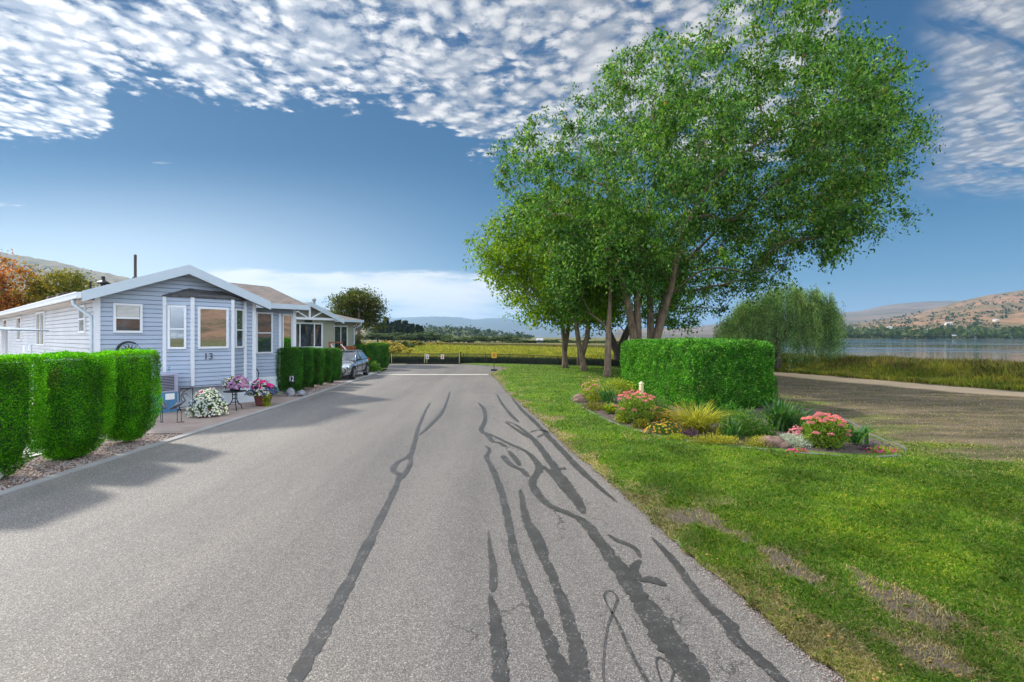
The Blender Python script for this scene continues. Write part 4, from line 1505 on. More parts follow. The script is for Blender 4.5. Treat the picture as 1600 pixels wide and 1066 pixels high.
# ================================================================== TREES
M['lf_big'] = leaf_mat('elm_leaf', [(0, (0.018, 0.066, 0.014)), (.45, (0.052, 0.155, 0.024)), (.85, (0.15, 0.31, 0.05)), (.97, (0.24, 0.38, 0.12)), (1, (0.28, 0.12, 0.10))], .34, .42, .32, (1.5, 1.25, .5), .55, .5)
M['lf_maple'] = leaf_mat('maple_leaf', [(0, (0.055, 0.14, 0.012)), (.5, (0.14, 0.26, 0.016)), (1, (0.26, 0.36, 0.028))], .48, .48, .4, (1.5, 1.2, .4), .5)
M['lf_willow'] = leaf_mat('willow_leaf', [(0, (0.07, 0.17, 0.065)), (.5, (0.17, 0.31, 0.12)), (1, (0.36, 0.48, 0.22))], .35, .5, .5, (1.4, 1.1, .6), .35, clump=1.6)
M['lf_autumn'] = leaf_mat('autumn_leaf', [(0, (0.16, 0.05, 0.015)), (.4, (0.42, 0.10, 0.03)), (.75, (0.50, 0.24, 0.05)), (1, (0.20, 0.20, 0.04))], .45, .5, .5, (.4, 1.1, .8), .5)
M['lf_olive'] = leaf_mat('olive_leaf', [(0, (0.055, 0.085, 0.015)), (.5, (0.13, 0.15, 0.022)), (1, (0.30, 0.24, 0.03))], .4, .5, .5, (1.6, 1.1, .5), .5)
M['lf_mid'] = leaf_mat('round_tree_leaf', [(0, (0.040, 0.070, 0.016)), (.6, (0.085, 0.120, 0.028)), (1, (0.19, 0.15, 0.05))], .35, .5, .5)
M['lf_far'] = leaf_mat('far_leaf', [(0, (0.026, 0.055, 0.016)), (.6, (0.055, 0.090, 0.024)), (1, (0.10, 0.12, 0.04))], .3, .7, .1)
M['lf_con'] = leaf_mat('conifer_needle', [(0, (0.014, 0.032, 0.014)), (1, (0.04, 0.07, 0.028))], .2, .7, .1)
M['lf_yel'] = leaf_mat('yellowing_leaf', [(0, (0.09, 0.11, 0.02)), (.5, (0.24, 0.20, 0.04)), (1, (0.42, 0.26, 0.05))], .4, .6, .3)


def proj(P):
    return 800 + F * P[:, 0] / P[:, 1], 527 - F * (P[:, 2] - H) / P[:, 1]


def grow(trunks, targets, seed=1, bend=0.25):
    """trunks: list of polylines [(x,y,z)...]; targets: crown points. Every target is joined to the nearest
    point of the growing skeleton that lies nearer the root; radii add up towards the root."""
    r = rng(seed)
    nodes = []; par = []; dist = []
    for tr in trunks:
        last = tr.get('par', -1)
        pts = tr['pts']
        for i in range(len(pts) - 1):
            a = np.array(pts[i], float); b = np.array(pts[i + 1], float)
            k = max(2, int(np.linalg.norm(b - a) / 0.5))
            for j in range(k + (i == len(pts) - 2)):
                p = a + (b - a) * j / k
                nodes.append(p); par.append(last)
                dist.append((dist[last] + np.linalg.norm(p - nodes[last])) if last >= 0 else 0.0)
                last = len(nodes) - 1
        tr['end'] = last
    n_trunk = len(nodes)
    base = np.array(nodes[0])
    cen = np.array([nodes[-1]])
    order = np.argsort(np.linalg.norm(targets - np.mean(np.array(nodes), axis=0), axis=1))
    cap = n_trunk + len(targets) * 40
    NA = np.zeros((cap, 3)); NA[:n_trunk] = nodes
    DA = np.zeros(cap); DA[:n_trunk] = dist
    par = list(par)
    cnt = n_trunk
    ends = []
    root_free = max(3, int(n_trunk * 0.25))
    for oi in order:
        t = targets[oi]
        dv = t - NA[:cnt]
        L = np.linalg.norm(dv, axis=1)
        cost = L + 0.35 * DA[:cnt] + np.where(dv[:, 2] < -0.2, -dv[:, 2] * 0.9, 0)
        j = int(np.argmin(cost))
        a = NA[j]; b = t
        Lj = L[j]
        k = max(1, int(Lj / 0.55))
        perp = r.normal(0, 1, 3) * bend * Lj * 0.22
        lift = np.array([0, 0, Lj * 0.10])
        last = j
        for q in range(1, k + 1):
            f = q / k
            w = math.sin(math.pi * f)
            p = a + (b - a) * f + (perp + lift) * w
            NA[cnt] = p; DA[cnt] = DA[last] + np.linalg.norm(p - NA[last])
            par.append(last); last = cnt; cnt += 1
        ends.append(last)
    NA = NA[:cnt]
    load = np.zeros(cnt)
    for e in ends:
        load[e] += 1
    for i in range(cnt - 1, 0, -1):
        if par[i] >= 0:
            load[par[i]] += load[i]
    return NA, np.array(par), load, n_trunk, ends, DA[:cnt]


def branches(NA, par, load, n_trunk, r0_tip, expo, trunk_r=None, sides=6, rmax=9, DDv=None, taper_len=19.0):
    mb = MB()
    rad = r0_tip * np.maximum(load, 0.6) ** expo
    rad = np.minimum(rad, rmax)
    if trunk_r is not None:
        for i in range(n_trunk):
            rad[i] = trunk_r(NA[i]) * max(.16, 1 - (DDv[i] / taper_len) ** 1.5) if DDv is not None else trunk_r(NA[i])
    kids = {}
    for i, p in enumerate(par):
        kids.setdefault(int(p), []).append(i)
    # walk chains
    done = set()
    starts = [(int(par[i]), i) for i in range(len(par)) if par[i] < 0]
    stack = [(-1, s[1]) for s in starts]
    while stack:
        p, i = stack.pop()
        chain = ([p] if p >= 0 else []) + [i]
        cur = i
        while True:
            ks = kids.get(cur, [])
            if not ks:
                break
            ks = sorted(ks, key=lambda k: -(rad[k] + (1 if (k < n_trunk and cur < n_trunk) else 0)))
            for k in ks[1:]:
                stack.append((cur, k))
            chain.append(ks[0])
            cur = ks[0]
        rr = [float(rad[c]) for c in chain]
        if p >= 0:
            rr[0] = min(float(rad[p]), rr[1] * 1.25)
        mx = max(rr)
        mb.tube([NA[c] for c in chain], rr, n=(12 if mx > .15 else (7 if mx > 0.05 else 4)), cap=mx > .05)
    return mb


def crown_leaves(name, C, n_leaf, spread, size, mat, seed=1, droop=0.5, asp=0.5, parent=None, squash=0.75, twig=None):
    """clumps of leaves around the points C; spread may be per clump"""
    r = rng(seed)
    nC = len(C)
    idx = np.repeat(np.arange(nC), n_leaf)
    N = len(idx)
    off = r.normal(0, 1, (N, 3))
    off *= (r.random((N, 1)) ** 0.35) / np.maximum(np.linalg.norm(off, axis=1, keepdims=True), 1e-6)
    sp = np.asarray(spread)
    sp = sp[idx] if sp.ndim else np.full(N, float(sp))
    off *= sp[:, None]
    off[:, 2] *= squash
    # arrange leaves along hidden twigs so that sprays and gaps appear
    kt = 5
    tw = r.normal(0, 1, (nC, kt, 3)); tw /= np.linalg.norm(tw, axis=2, keepdims=True)
    ti = r.integers(0, kt, N)
    tdir = tw[idx, ti]
    along = r.random(N) * sp * 1.15
    P2 = tdir * along[:, None] + r.normal(0, 1, (N, 3)) * (sp * 0.105)[:, None]
    P2[:, 2] = P2[:, 2] * squash - 0.5 * droop * (along ** 2) / np.maximum(sp, .1)
    use = r.random(N) < 0.72
    off[use] = P2[use]
    P = C[idx] + off
    D = r.normal(0, 1, (N, 3)); D[:, 2] -= droop * 1.3
    D = unit(D)
    Nn = r.normal(0, 1, (N, 3)) + np.array([0, 0, 0.9])
    V = leaf_verts(P, D, Nn, r.uniform(0.65, 1.25, N) * size, asp)
    me = np_mesh(name, V, 4, mat)
    return link_mesh(name, me, parent)


def pts_in_outline(outline, depth_fn, n, seed, ell=None, shell=0.55):
    """random points in 3D; each keeps its own distance. ell: list of (cx,cy,cz,rx,ry,rz)"""
    r = rng(seed)
    out = []
    vol = np.array([e[3] * e[4] * e[5] for e in ell]); vol = vol / vol.sum()
    tries = 0
    while len(out) < n and tries < 60:
        tries += 1
        k = r.choice(len(ell), 4000, p=vol)
        e = np.array(ell)[k]
        dv = r.normal(0, 1, (4000, 3)); dv /= np.linalg.norm(dv, axis=1, keepdims=True)
        rad = r.random((4000, 1)) ** (1 / 3.0)
        rad = np.where(r.random((4000, 1)) < shell, 0.72 + 0.28 * rad, rad)
        P = e[:, :3] + dv * rad * e[:, 3:6]
        px, py = proj(P)
        ok = in_poly(px, py, outline) if outline else np.ones(len(P), bool)
        # lumps and holes in the crown
        g = fbm(P[:, 0] * 0.33 + seed, P[:, 2] * 0.33 + P[:, 1] * 0.25, 3)
        ok &= (g > 0.42)
        out += list(P[ok])
    r.shuffle(out)
    return np.array(out[:n])


# ---- the big many-stemmed tree
BX, BY = 7.2, 25.0
def K(px, py, Y):
    return ((px - 800) / F * Y, Y, H + (527 - py) / F * Y)


big = empty('broadleaf_tree', (0, 0, 0), 0, 'tallest tree with several grey brown stems and a wide drooping crown behind the clipped hedge', 'tree')
trunks = [
    {'pts': [(BX + .50, BY, -.1), K(1021, 560, 25), K(1027, 527, 25), K(1040, 480, 24.7), K(1050, 445, 24.5), K(1057, 405, 24.2), K(1066, 360, 23.5), K(1100, 300, 22.5), K(1160, 240, 22), K(1230, 200, 21.6)]},
    {'pts': [(BX + .2, BY + .25, -.1), K(1015, 560, 25.4), K(1017, 527, 25.4), K(1015, 460, 25.8), K(1006, 410, 26), K(1012, 330, 26.3), K(1035, 230, 26.5), K(1070, 140, 26.5)]},
    {'pts': [(BX - .45, BY, -.1), K(997, 560, 25), K(997, 527, 25), K(995, 460, 24.8), K(993, 400, 24.4), K(980, 335, 23.8), K(945, 290, 23.2), K(880, 268, 22.5)]},
    {'pts': [(BX - .75, BY - .1, -.1), K(991, 545, 24.9), K(989, 520, 24.8), K(979, 465, 24.6), K(969, 428, 24.5), K(950, 390, 24.2), K(915, 352, 24), K(885, 335, 24)]},
    {'pts': [(BX + .4, BY + .8, -.1), K(1024, 540, 26.2), K(1030, 500, 26.4), K(1046, 440, 27.0), K(1090, 390, 28), K(1140, 340, 29)]},
]
Mbig = [(850, 185), (880, 165), (900, 150), (925, 120), (960, 92), (1010, 60), (1060, 44), (1100, 30), (1130, 8), (1180, -30), (1260, -40), (1330, 0), (1368, 50), (1395, 88), (1418, 130), (1428, 180), (1452, 205),
        (1462, 232), (1445, 290), (1432, 335), (1395, 350), (1365, 375), (1350, 400), (1322, 428), (1300, 405), (1280, 385), (1262, 372), (1240, 400), (1232, 440), (1190, 452), (1150, 462), (1132, 505), (1090, 522),
        (1050, 500), (1010, 470), (960, 480), (905, 470), (868, 425), (835, 370), (795, 335), (776, 300), (785, 255), (778, 215), (812, 190)]
ells = [(9.5, 25, 11.5, 9.5, 7.5, 7.5), (15, 24, 13, 7.5, 6.5, 6.5), (5, 24.5, 10, 6.5, 5.5, 6), (12, 24.5, 15.5, 7, 6, 4.5), (11, 25.5, 6.2, 5.5, 4.5, 3), (19, 24, 10, 4, 4, 3.4)]
tg = pts_in_outline(Mbig, None, 1150, 3, ells, 0.5)
NA, par, load, nt, ends, DD = grow(trunks, tg, 5, 0.35)


def big_r(p):
    h = p[2]
    return 0.02 + 0.215 * max(0.0, 1 - h / 19.0) + (0.10 * max(0, 1 - h / 0.8))


branches(NA, par, load, nt, 0.008, 0.42, big_r, rmax=.12, DDv=DD, taper_len=17.0).build('trunk', M['bark'], big, smooth=True)
NE = NA[ends]
clC = np.concatenate([NE, NA[nt:][rng(4).random(len(NA) - nt) < 0.10]])
px_, py_ = proj(clC)
clC = clC[in_poly(px_, py_, Mbig) & (rng(12).random(len(clC)) > .40 * sstep(clC[:, 2], 11, 17))]
crown_leaves('crown', clC, 140, rng(9).uniform(.5, 1.15, len(clC)), 0.17, M['lf_big'], 6, 0.8, .5, big, .8)


def tree(name, base, stems, ell, n_t, n_leaf, size, mat, label, cat='tree', group=None, bark='bark', outline=None, seed=1, tr=0.14, spread=(.6, 1.1), htop=8.0, droop=.5, shell=.5, tip=.008, asp=.55):
    root = empty(name, (0, 0, 0), 0, label, cat, group)
    tg = pts_in_outline(outline, None, n_t, seed, ell, shell)
    NA, par, load, nt, ends, DD = grow([{'pts': s} for s in stems], tg, seed + 1, .3)
    fn = lambda p: tr * 0.15 + tr * max(0, 1 - p[2] / htop) ** .8 + tr * .45 * max(0, 1 - p[2] / .5)
    branches(NA, par, load, nt, tip, .42, fn, rmax=tr * .55, DDv=DD, taper_len=10.0).build('trunk', M[bark], root, smooth=True)
    r = rng(seed + 3)
    C = np.concatenate([NA[ends], NA[nt:][r.random(len(NA) - nt) < .12]])
    if outline:
        a, b = proj(C)
        C = C[in_poly(a, b, outline)]
    crown_leaves('crown', C, n_leaf, r.uniform(spread[0], spread[1], len(C)), size, mat, seed + 5, droop, asp, root)
    return root


Mleft = [(728, 350), (740, 325), (775, 315), (800, 290), (850, 285), (930, 300), (985, 340), (985, 420), (985, 500), (960, 530), (905, 528), (850, 520), (800, 490), (770, 440), (742, 395)]
tree('maple_tree', (3.55, 32), [[(3.55, 32, -.1), (3.5, 32, 1.4), (3.3, 32, 3.6), (2.8, 31.8, 6.5), (2.4, 31.5, 9)], [(3.5, 32, 1.2), (3.9, 32.2, 3.5), (4.4, 32.5, 6.5)]],
     [(2.1, 31.5, 7.0, 5.0, 4.6, 3.9), (1.0, 31, 6.3, 4.2, 4, 3.2), (3.5, 32, 8, 4.2, 4.2, 3.4)], 380, 80, .19, M['lf_maple'],
     'leftmost lawn tree in the row with a yellow green crown over the road end', outline=Mleft, seed=31, tr=.17)
tree('maple_tree', (4.1, 28.3), [[(4.3, 28.3, -.1), (4.15, 28.3, .9), (3.95, 28.3, 1.7), (3.7, 28.3, 3.5), (3.0, 28, 6), (2.4, 27.8, 8)], [(4.12, 28.3, 1.1), (4.45, 28.35, 2.2), (4.6, 28.5, 4), (5.0, 28.8, 7)]],
     [(3.2, 28, 6.8, 4.7, 3.8, 3.9), (1.4, 27.8, 6.6, 3.6, 3.4, 3), (4.6, 28.3, 5.0, 3.0, 3, 2.3)], 340, 80, .175, M['lf_maple'],
     'lawn tree forking low into two stems, second from the left in the row', outline=Mleft + [(728, 350)], seed=41, tr=.17)
tree('maple_tree', (4.85, 24.4), [[(4.85, 24.4, -.1), (4.87, 24.4, 1.2), (4.92, 24.4, 2.6), (5.0, 24.4, 4.5), (5.0, 24.3, 7)]],
     [(4.7, 24.4, 4.9, 2.7, 2.4, 2.6), (5.2, 24.4, 6.8, 2.6, 2.4, 2.4)], 200, 80, .16, M['lf_big'],
     'straight single trunked lawn tree just left of the big hedge', seed=51, tr=.175)
tree('maple_tree', (4.9, 35.8), [[(4.95, 35.6, -.2), (4.9, 35.6, 2.2), (4.7, 35.6, 5)]],
     [(5.0, 35.8, 6.2, 3, 2.6, 3)], 110, 55, .2, M['lf_maple'], 'slender shaded tree seen between the two left lawn trees', seed=61, tr=.11)
tree('maple_tree', (8.1, 37.0), [[(8.0, 36.0, -.2), (7.9, 36.0, 1.0), (7.3, 36, 2.5), (6.9, 36, 5)], [(8.0, 36, .9), (8.55, 36, 2.4), (9.3, 36, 4), (10, 36, 6)]],
     [(8.5, 36, 6.0, 4.0, 3.4, 3.2), (12.5, 35.5, 5.6, 3.6, 3, 2.8)], 240, 75, .2, M['lf_big'], 'dark forked tree at the back beside the hedge corner, its trunk dark reddish brown', bark='bark_d', seed=71, tr=.30)

# ---- willow
wil = empty('willow_tree', (0, 0, 0), 0, 'weeping willow with long hanging strands beside the lake reeds', 'tree')
WXY = (16.6, 30.2)
wst = [{'pts': [(WXY[0], WXY[1], -.1), (16.75, 30.2, 1.2), (16.6, 30.2, 2.6), (16.3, 30.1, 3.8)]},
       {'pts': [(16.7, 30.2, 1.6), (17.6, 30.2, 3.0), (18.6, 30.2, 4.1)]},
       {'pts': [(16.6, 30.2, 1.8), (15.4, 30, 3.0), (14.3, 30, 3.6)]}]
r = rng(77)
dome = [(15.1, 30.1, 3.3, 1.5, 1.6, 1.3), (16.4, 30.0, 3.9, 1.2, 1.5, 1.4), (17.4, 30.6, 4.4, 1.1, 1.4, 1.6), (18.8, 30.2, 4.0, 1.2, 1.5, 1.45), (19.9, 30.2, 3.4, .8, 1.2, 1.2), (13.7, 30, 2.4, .9, 1.3, 1.1)]
tops = []
for (a, b, c, rx, ry, rz) in dome:
    k = int(46 * rx * ry / 1.9)
    dv = r.normal(0, 1, (k, 3)); dv /= np.linalg.norm(dv, axis=1, keepdims=True); dv[:, 2] = np.abs(dv[:, 2]) * 1.0
    tops.append(np.array([a, b, c]) + dv * np.array([rx, ry, rz]) * r.uniform(.55, 1.0, (k, 1)))
tops = np.concatenate(tops)
NA, par, load, nt, ends, DD = grow(wst, tops, 78, .35)
branches(NA, par, load, nt, .007, .42, lambda p: .05 + .2 * max(0, 1 - p[2] / 4.5), rmax=.09).build('trunk', M['bark_d'], wil, smooth=True)
segs = []; Ps = []; Ds = []
for p in tops:
    for s_ in range(9):
        L = r.uniform(1.2, 4.6)
        L = min(L, max(.3, p[2] - r.uniform(0.15, 1.6)))
        out = np.array([p[0] - 16.6, p[1] - 30.2, 0]); out /= max(np.linalg.norm(out), .3)
        sw = r.uniform(.05, .28)
        jit = r.normal(0, .15, 3)
        k = int(L / .06)
        t = np.linspace(0, 1, k)
        Q = p + jit + out[None] * (sw * (1 - np.exp(-t * 3)))[:, None] + np.array([0, 0, -1])[None] * (L * t ** 1.25)[:, None] + np.stack([np.sin(t * 5 + p[0] * 9) * .03, np.cos(t * 4) * .03, t * 0], 1)
        Q[:, 2] = np.maximum(Q[:, 2], 0.15)
        Ps.append(Q + r.normal(0, .03, Q.shape))
        dd = r.normal(0, .45, Q.shape); dd[:, 2] -= 1
        Ds.append(dd)
P = np.concatenate(Ps); D = np.concatenate(Ds)
V = leaf_verts(P, D, r.normal(0, 1, P.shape), r.uniform(.10, .17, len(P)), .26)
link_mesh('crown', np_mesh('crown', V, 4, M['lf_willow']), wil)

# ---- trees behind the homes
tree('maple_tree', (-30, 26), [[(-31.8, 30, -.1), (-31.8, 30, 3), (-31.8, 30, 5.5)]], [(-32.7, 30, 5.3, 2.3, 2.2, 2.2), (-31.0, 30.4, 3.9, 1.6, 1.8, 1.2)], 240, 70, .17, M['lf_autumn'],
     'maple with red and orange autumn leaves behind the roof at the left edge', seed=81, tr=.18)
tree('maple_tree', (-27.5, 27.5), [[(-29.5, 32, -.1), (-29.5, 32, 2.5), (-29.4, 32, 5.0)]], [(-29.6, 32, 4.7, 1.75, 1.8, 1.75)], 200, 70, .16, M['lf_olive'],
     'round tree turning yellow green above the long roof of number 13', seed=85, tr=.15)
tree('maple_tree', (-11.5, 37), [[(-11.8, 37, -.1), (-11.8, 37, 2.0), (-11.8, 37, 4)]], [(-11.9, 37, 3.6, 2.0, 1.9, 2.1), (-11.3, 37, 2.6, 2.0, 1.8, 1.5)], 230, 70, .16, M['lf_mid'],
     'dark round tree standing behind the sage green home', seed=91, tr=.16)

# ---- hedges -----------------------------------------------------------------
M['hedge'] = leaf_mat('cedar_spray', [(0, (0.020, 0.14, 0.005)), (.45, (0.075, 0.33, 0.007)), (.85, (0.16, 0.50, 0.010)), (1, (0.28, 0.60, 0.03))], .50, .5, 1.2, (1.25, .78, .8), .30, clump=2.4, brown=.55)
M['hedge_core'] = simple('cedar_core', (0.025, 0.075, 0.012), .9, var=.3)
M['hedge_d'] = leaf_mat('cedar_spray_dark', [(0, (0.020, 0.10, 0.014)), (.5, (0.045, 0.19, 0.022)), (1, (0.11, 0.29, 0.03))], .35, .55, 1.2, (1.3, 1.0, .8), .35, clump=2.4, brown=.3)
M['box_leaf'] = leaf_mat('hedge_leaf', [(0, (0.018, 0.11, 0.010)), (.45, (0.045, 0.21, 0.014)), (.85, (0.12, 0.35, 0.03)), (1, (0.32, 0.50, 0.14))], .36, .42, .8, (1.3, 1.1, .8), .4, .5, clump=3.0, brown=.25)


def hedge_surface(poly, z0, z1, taper_z, taper, n, r, top_round=.06, dip=0.0):
    """points and outward normals on a clipped block; below taper_z it narrows to `taper` of its size"""
    poly = np.array(poly, float)
    c = poly.mean(0)
    k = len(poly)
    e = np.roll(poly, -1, 0) - poly
    L = np.linalg.norm(e, axis=1)
    hgt = z1 - z0
    x0, y0 = poly.min(0); x1, y1 = poly.max(0)
    At = (x1 - x0) * (y1 - y0)
    As = L.sum() * hgt
    ns = int(n * As / (As + At)); nt_ = n - ns
    ei = r.choice(k, ns, p=L / L.sum())
    t = r.random(ns)
    P2 = poly[ei] + e[ei] * t[:, None]
    nn = np.stack([e[ei, 1], -e[ei, 0]], 1) / L[ei][:, None]
    z = z0 + r.random(ns) * hgt
    f = np.where(z < taper_z, taper + (1 - taper) * ((z - z0) / max(taper_z - z0, .01)) ** .55, 1.0)
    f = f * (1 - top_round * sstep(z, z1 - .18, z1) ** 2)
    P2 = c + (P2 - c) * f[:, None]
    A = np.stack([P2[:, 0], P2[:, 1], z], 1)
    NA_ = np.stack([nn[:, 0], nn[:, 1], np.where(z < taper_z, -.6, .05)], 1)
    q = r.random((nt_ * 2, 2)) * [x1 - x0, y1 - y0] + [x0, y0]
    q = q[in_poly(q[:, 0], q[:, 1], [tuple(p) for p in (c + (poly - c) * (1 - top_round))])][:nt_]
    B = np.stack([q[:, 0], q[:, 1], np.full(len(q), z1)], 1)
    NB = np.tile([[0, 0, 1.0]], (len(q), 1))
    P = np.concatenate([A, B]); N = unit(np.concatenate([NA_, NB]))
    return P, N


def hedge(name, poly, z0, z1, n, size, mat, label, group=None, taper_z=.5, taper=.5, seed=1, trunk=True, lump=.05, asp=.45, cat='hedge', bark='bark', upright=.6, top_round=.07, holes=.30):
    r = rng(seed)
    root = empty(name, (0, 0, 0), 0, label, cat, group)
    poly = np.array(poly, float)
    P, N = hedge_surface(poly, z0, z1, taper_z, taper, n, r, top_round)
    lumps = (fbm(P[:, 0] * 1.9 + P[:, 1] * 1.3 + seed, P[:, 2] * 2.2 + P[:, 1] * 1.1, 4) - .5) * lump * 3.2
    lumps += (vnoise(P[:, 0] * 9 + P[:, 1] * 7 + seed, P[:, 2] * 9) - .5) * .035
    depth = -r.random(len(P)) ** 1.6 * .09
    stray = (r.random(len(P)) < .02) * r.uniform(.02, .07, len(P))
    P = P + N * (lumps + depth + .01 + stray)[:, None]
    D = N * .9 + r.normal(0, .75, P.shape) + np.array([0, 0, upright])
    V = leaf_verts(P, D, r.normal(0, 1, P.shape) + N * .8, r.uniform(.6, 1.3, len(P)) * size, asp)
    fo = link_mesh('foliage', np_mesh('foliage', V, 4, mat), root)
    # twiggy inner mass so that the block is not hollow
    mb = MB()
    c = poly.mean(0)
    lv = [(z0 + .02, taper * .7), (z0 + (taper_z - z0) * .45, taper + (1 - taper) * .55), (taper_z, .82), (z1 - .25, .82), (z1 - .10, .78)]
    k = len(poly)
    vs = []
    for z, f in lv:
        sh = 1 - (.10 / max(np.ptp(poly[:, 0]), np.ptp(poly[:, 1]), .3))
        for p in poly:
            q = c + (p - c) * min(f, 1) * sh
            vs.append((q[0], q[1], z))
    fs = [(i * k + j, i * k + (j + 1) % k, (i + 1) * k + (j + 1) % k, (i + 1) * k + j) for i in range(len(lv) - 1) for j in range(k)]
    fs += [tuple(range(k - 1, -1, -1)), tuple((len(lv) - 1) * k + j for j in range(k))]
    mb.add(vs, fs)
    mb.build('inner_twigs', M['hedge_core'], fo)
    if trunk:
        t = MB()
        for a in range(3):
            dx, dy = r.uniform(-.06, .06, 2)
            t.tube([(c[0] + dx, c[1] + dy, -.03), (c[0] + dx * 1.3, c[1] + dy * 1.3, z0 + .1), (c[0] + dx * 2.5, c[1] + dy * 2.5, z0 + .5)], [.045, .038, .025], 7)
        t.build('trunk', M[bark], root, smooth=True)
    return root


def rect(x0, x1, y0, y1):
    c = .06
    return [(x0 + c, y0), (x1 - c, y0), (x1, y0 + c), (x1, y1 - c), (x1 - c, y1), (x0 + c, y1), (x0, y1 - c), (x0, y0 + c)]


nearL = ['clipped cedar block cut by the left edge of the picture', 'clipped cedar block in the middle of the three before number 13', 'clipped cedar block nearest the patio and the blue box']
for i, (y0, y1, zb) in enumerate([(6.35, 7.56, .05), (7.96, 8.88, .05), (9.25, 10.02, .09)]):
    hedge('cedar_hedge', rect(-8.22, -7.30, y0, y1), zb, 1.84 + .02 * (i == 0), 60000 if i == 0 else 52000, .032, M['hedge'], nearL[i], 'clipped cedars before the home on the left', .58, .26, 101 + i, asp=.42, lump=.03)
lab = ['first dark clipped cedar beside the patio, behind the small number 12 sign', 'second dark clipped cedar of the five beyond the patio', 'middle dark clipped cedar of the five beyond the patio',
       'fourth dark clipped cedar, narrow, of the five beyond the patio', 'last dark clipped cedar, nearest the parked car']
for i, (y0, y1) in enumerate([(17.85, 18.45), (18.88, 19.42), (19.95, 20.6), (21.0, 21.45), (21.95, 22.7)]):
    hedge('cedar_hedge', rect(-8.78, -8.02, y0, y1), .14, [1.72, 1.70, 1.66, 1.62, 1.60][i], 17000, .05, M['hedge_d'], lab[i], 'dark clipped cedars beyond the patio', .6, .66, 111 + i, asp=.45, top_round=.24, lump=.03)
for i in range(4):
    hedge('cedar_hedge', rect(-10.35 + i * .30, -10.10 + i * .30, 31.3, 31.7), .1, 1.62 - .02 * i, 3500, .06, M['hedge_d'], ['first', 'second', 'third', 'fourth'][i] + ' from the left of the four narrow cedars behind the parked car',
          'narrow cedars behind the car', .5, .8, 121 + i)
hedge('cedar_hedge', rect(-9.45, -8.35, 31.2, 32.6), .1, 1.70, 16000, .06, M['hedge_d'], 'large dark clipped cedar block at the far end by the gate', None, .4, .8, 131)
# behind the car row seen over the hedges
hedge('cedar_hedge', rect(-12.9, -11.6, 24.8, 25.6), .1, 1.72, 9000, .06, M['hedge'], 'bright topped cedar block peeping over the dark row below the green home window', None, .5, .8, 133)

# the big clipped hedge on the lawn
bh = [(4.28, 18.9), (4.86, 12.95), (5.05, 12.75), (7.55, 13.95), (7.78, 14.3), (7.05, 19.7), (6.9, 19.85), (4.5, 19.1)]
hedge('privet_hedge', bh, .12, 1.99, 175000, .055, M['box_leaf'], 'large rounded block of clipped green hedge standing in the flower bed', None, .42, .9, 141, trunk=False, lump=.07, asp=.6, upright=.2, top_round=.05)
hedge('boxwood_shrub', [(8.05 + .28 * math.cos(a), 15.1 + .28 * math.sin(a)) for a in np.linspace(0, 2 * np.pi, 9)[:-1]], .05, .98, 3500, .05, M['hedge_d'], 'small dark round shrub behind the right end of the big hedge', None, .4, .6, 143, cat='shrub', top_round=.4)

# ---- far trees ---------------------------------------------------------------
def far_round(seed, mat, w, h):
    r = rng(seed)
    k = 13
    C = np.stack([r.normal(0, .28, k) * w, r.normal(0, .25, k) * w, r.uniform(.36, .85, k) * h], 1)
    root = empty('round_tree', (0, 0, 0))
    crown_leaves('crown', C, 75, .30 * w, .12 * w, mat, seed, .2, .8, root)
    t = MB(); t.tube([(0, 0, 0), (0, 0, h * .55)], [.035 * w, .02 * w], 6); t.build('trunk', M['bark_d'], root)
    return root


def far_conifer(seed, mat, w, h):
    r = rng(seed)
    z = r.uniform(.06, 1, 1400) ** .8
    a = r.uniform(0, 2 * np.pi, 1400)
    lay = .75 + .25 * np.sin(z * 42 + seed)
    rad = (1 - z) ** .85 * w * .5 * r.uniform(.35, 1, 1400) * lay + .02 * w
    P = np.stack([np.cos(a) * rad, np.sin(a) * rad, z * h], 1)
    D = np.stack([np.cos(a), np.sin(a), -.35 + 0 * a], 1) + r.normal(0, .3, (1400, 3))
    root = empty('conifer_tree', (0, 0, 0))
    link_mesh('crown', np_mesh('crown', leaf_verts(P, D, r.normal(0, 1, P.shape) + [0, 0, 1], r.uniform(.7, 1.2, 1400) * w * .16, .7), 4, mat), root)
    t = MB(); t.tube([(0, 0, 0), (0, 0, h * .95)], [.03 * w, .005 * w], 6); t.build('trunk', M['bark_d'], root)
    return root


def copy_tree(o, parent=None):
    c = o.copy()
    COL.objects.link(c)
    c.parent = parent
    for ch in list(o.children):
        copy_tree(ch, c)
    return c


protoR = [far_round(201 + i, M['lf_far'], 1.0, 1.05) for i in range(4)]
protoY = [far_round(221 + i, M['lf_yel'], 1.0, .9) for i in range(2)]
protoC = [far_conifer(211 + i, M['lf_con'], .42, 1.0) for i in range(3)]
used = set()


def put(proto, px, ybase_Y, top_py, width_px=None, label='', cat='tree', group=None, rz=0.0, z0=0.0):
    Y = ybase_Y
    X = (px - 800) / F * Y
    h = (H - z0) + (527 - top_py) / F * Y
    w = (width_px / F * Y) if width_px else h
    o = proto if proto.name not in used and not used.add(proto.name) else copy_tree(proto)
    o.location = (X, Y, z0)
    o.scale = (w, w, h)
    o.rotation_euler = (0, 0, rz)
    tag(o, label, cat, group)
    return o


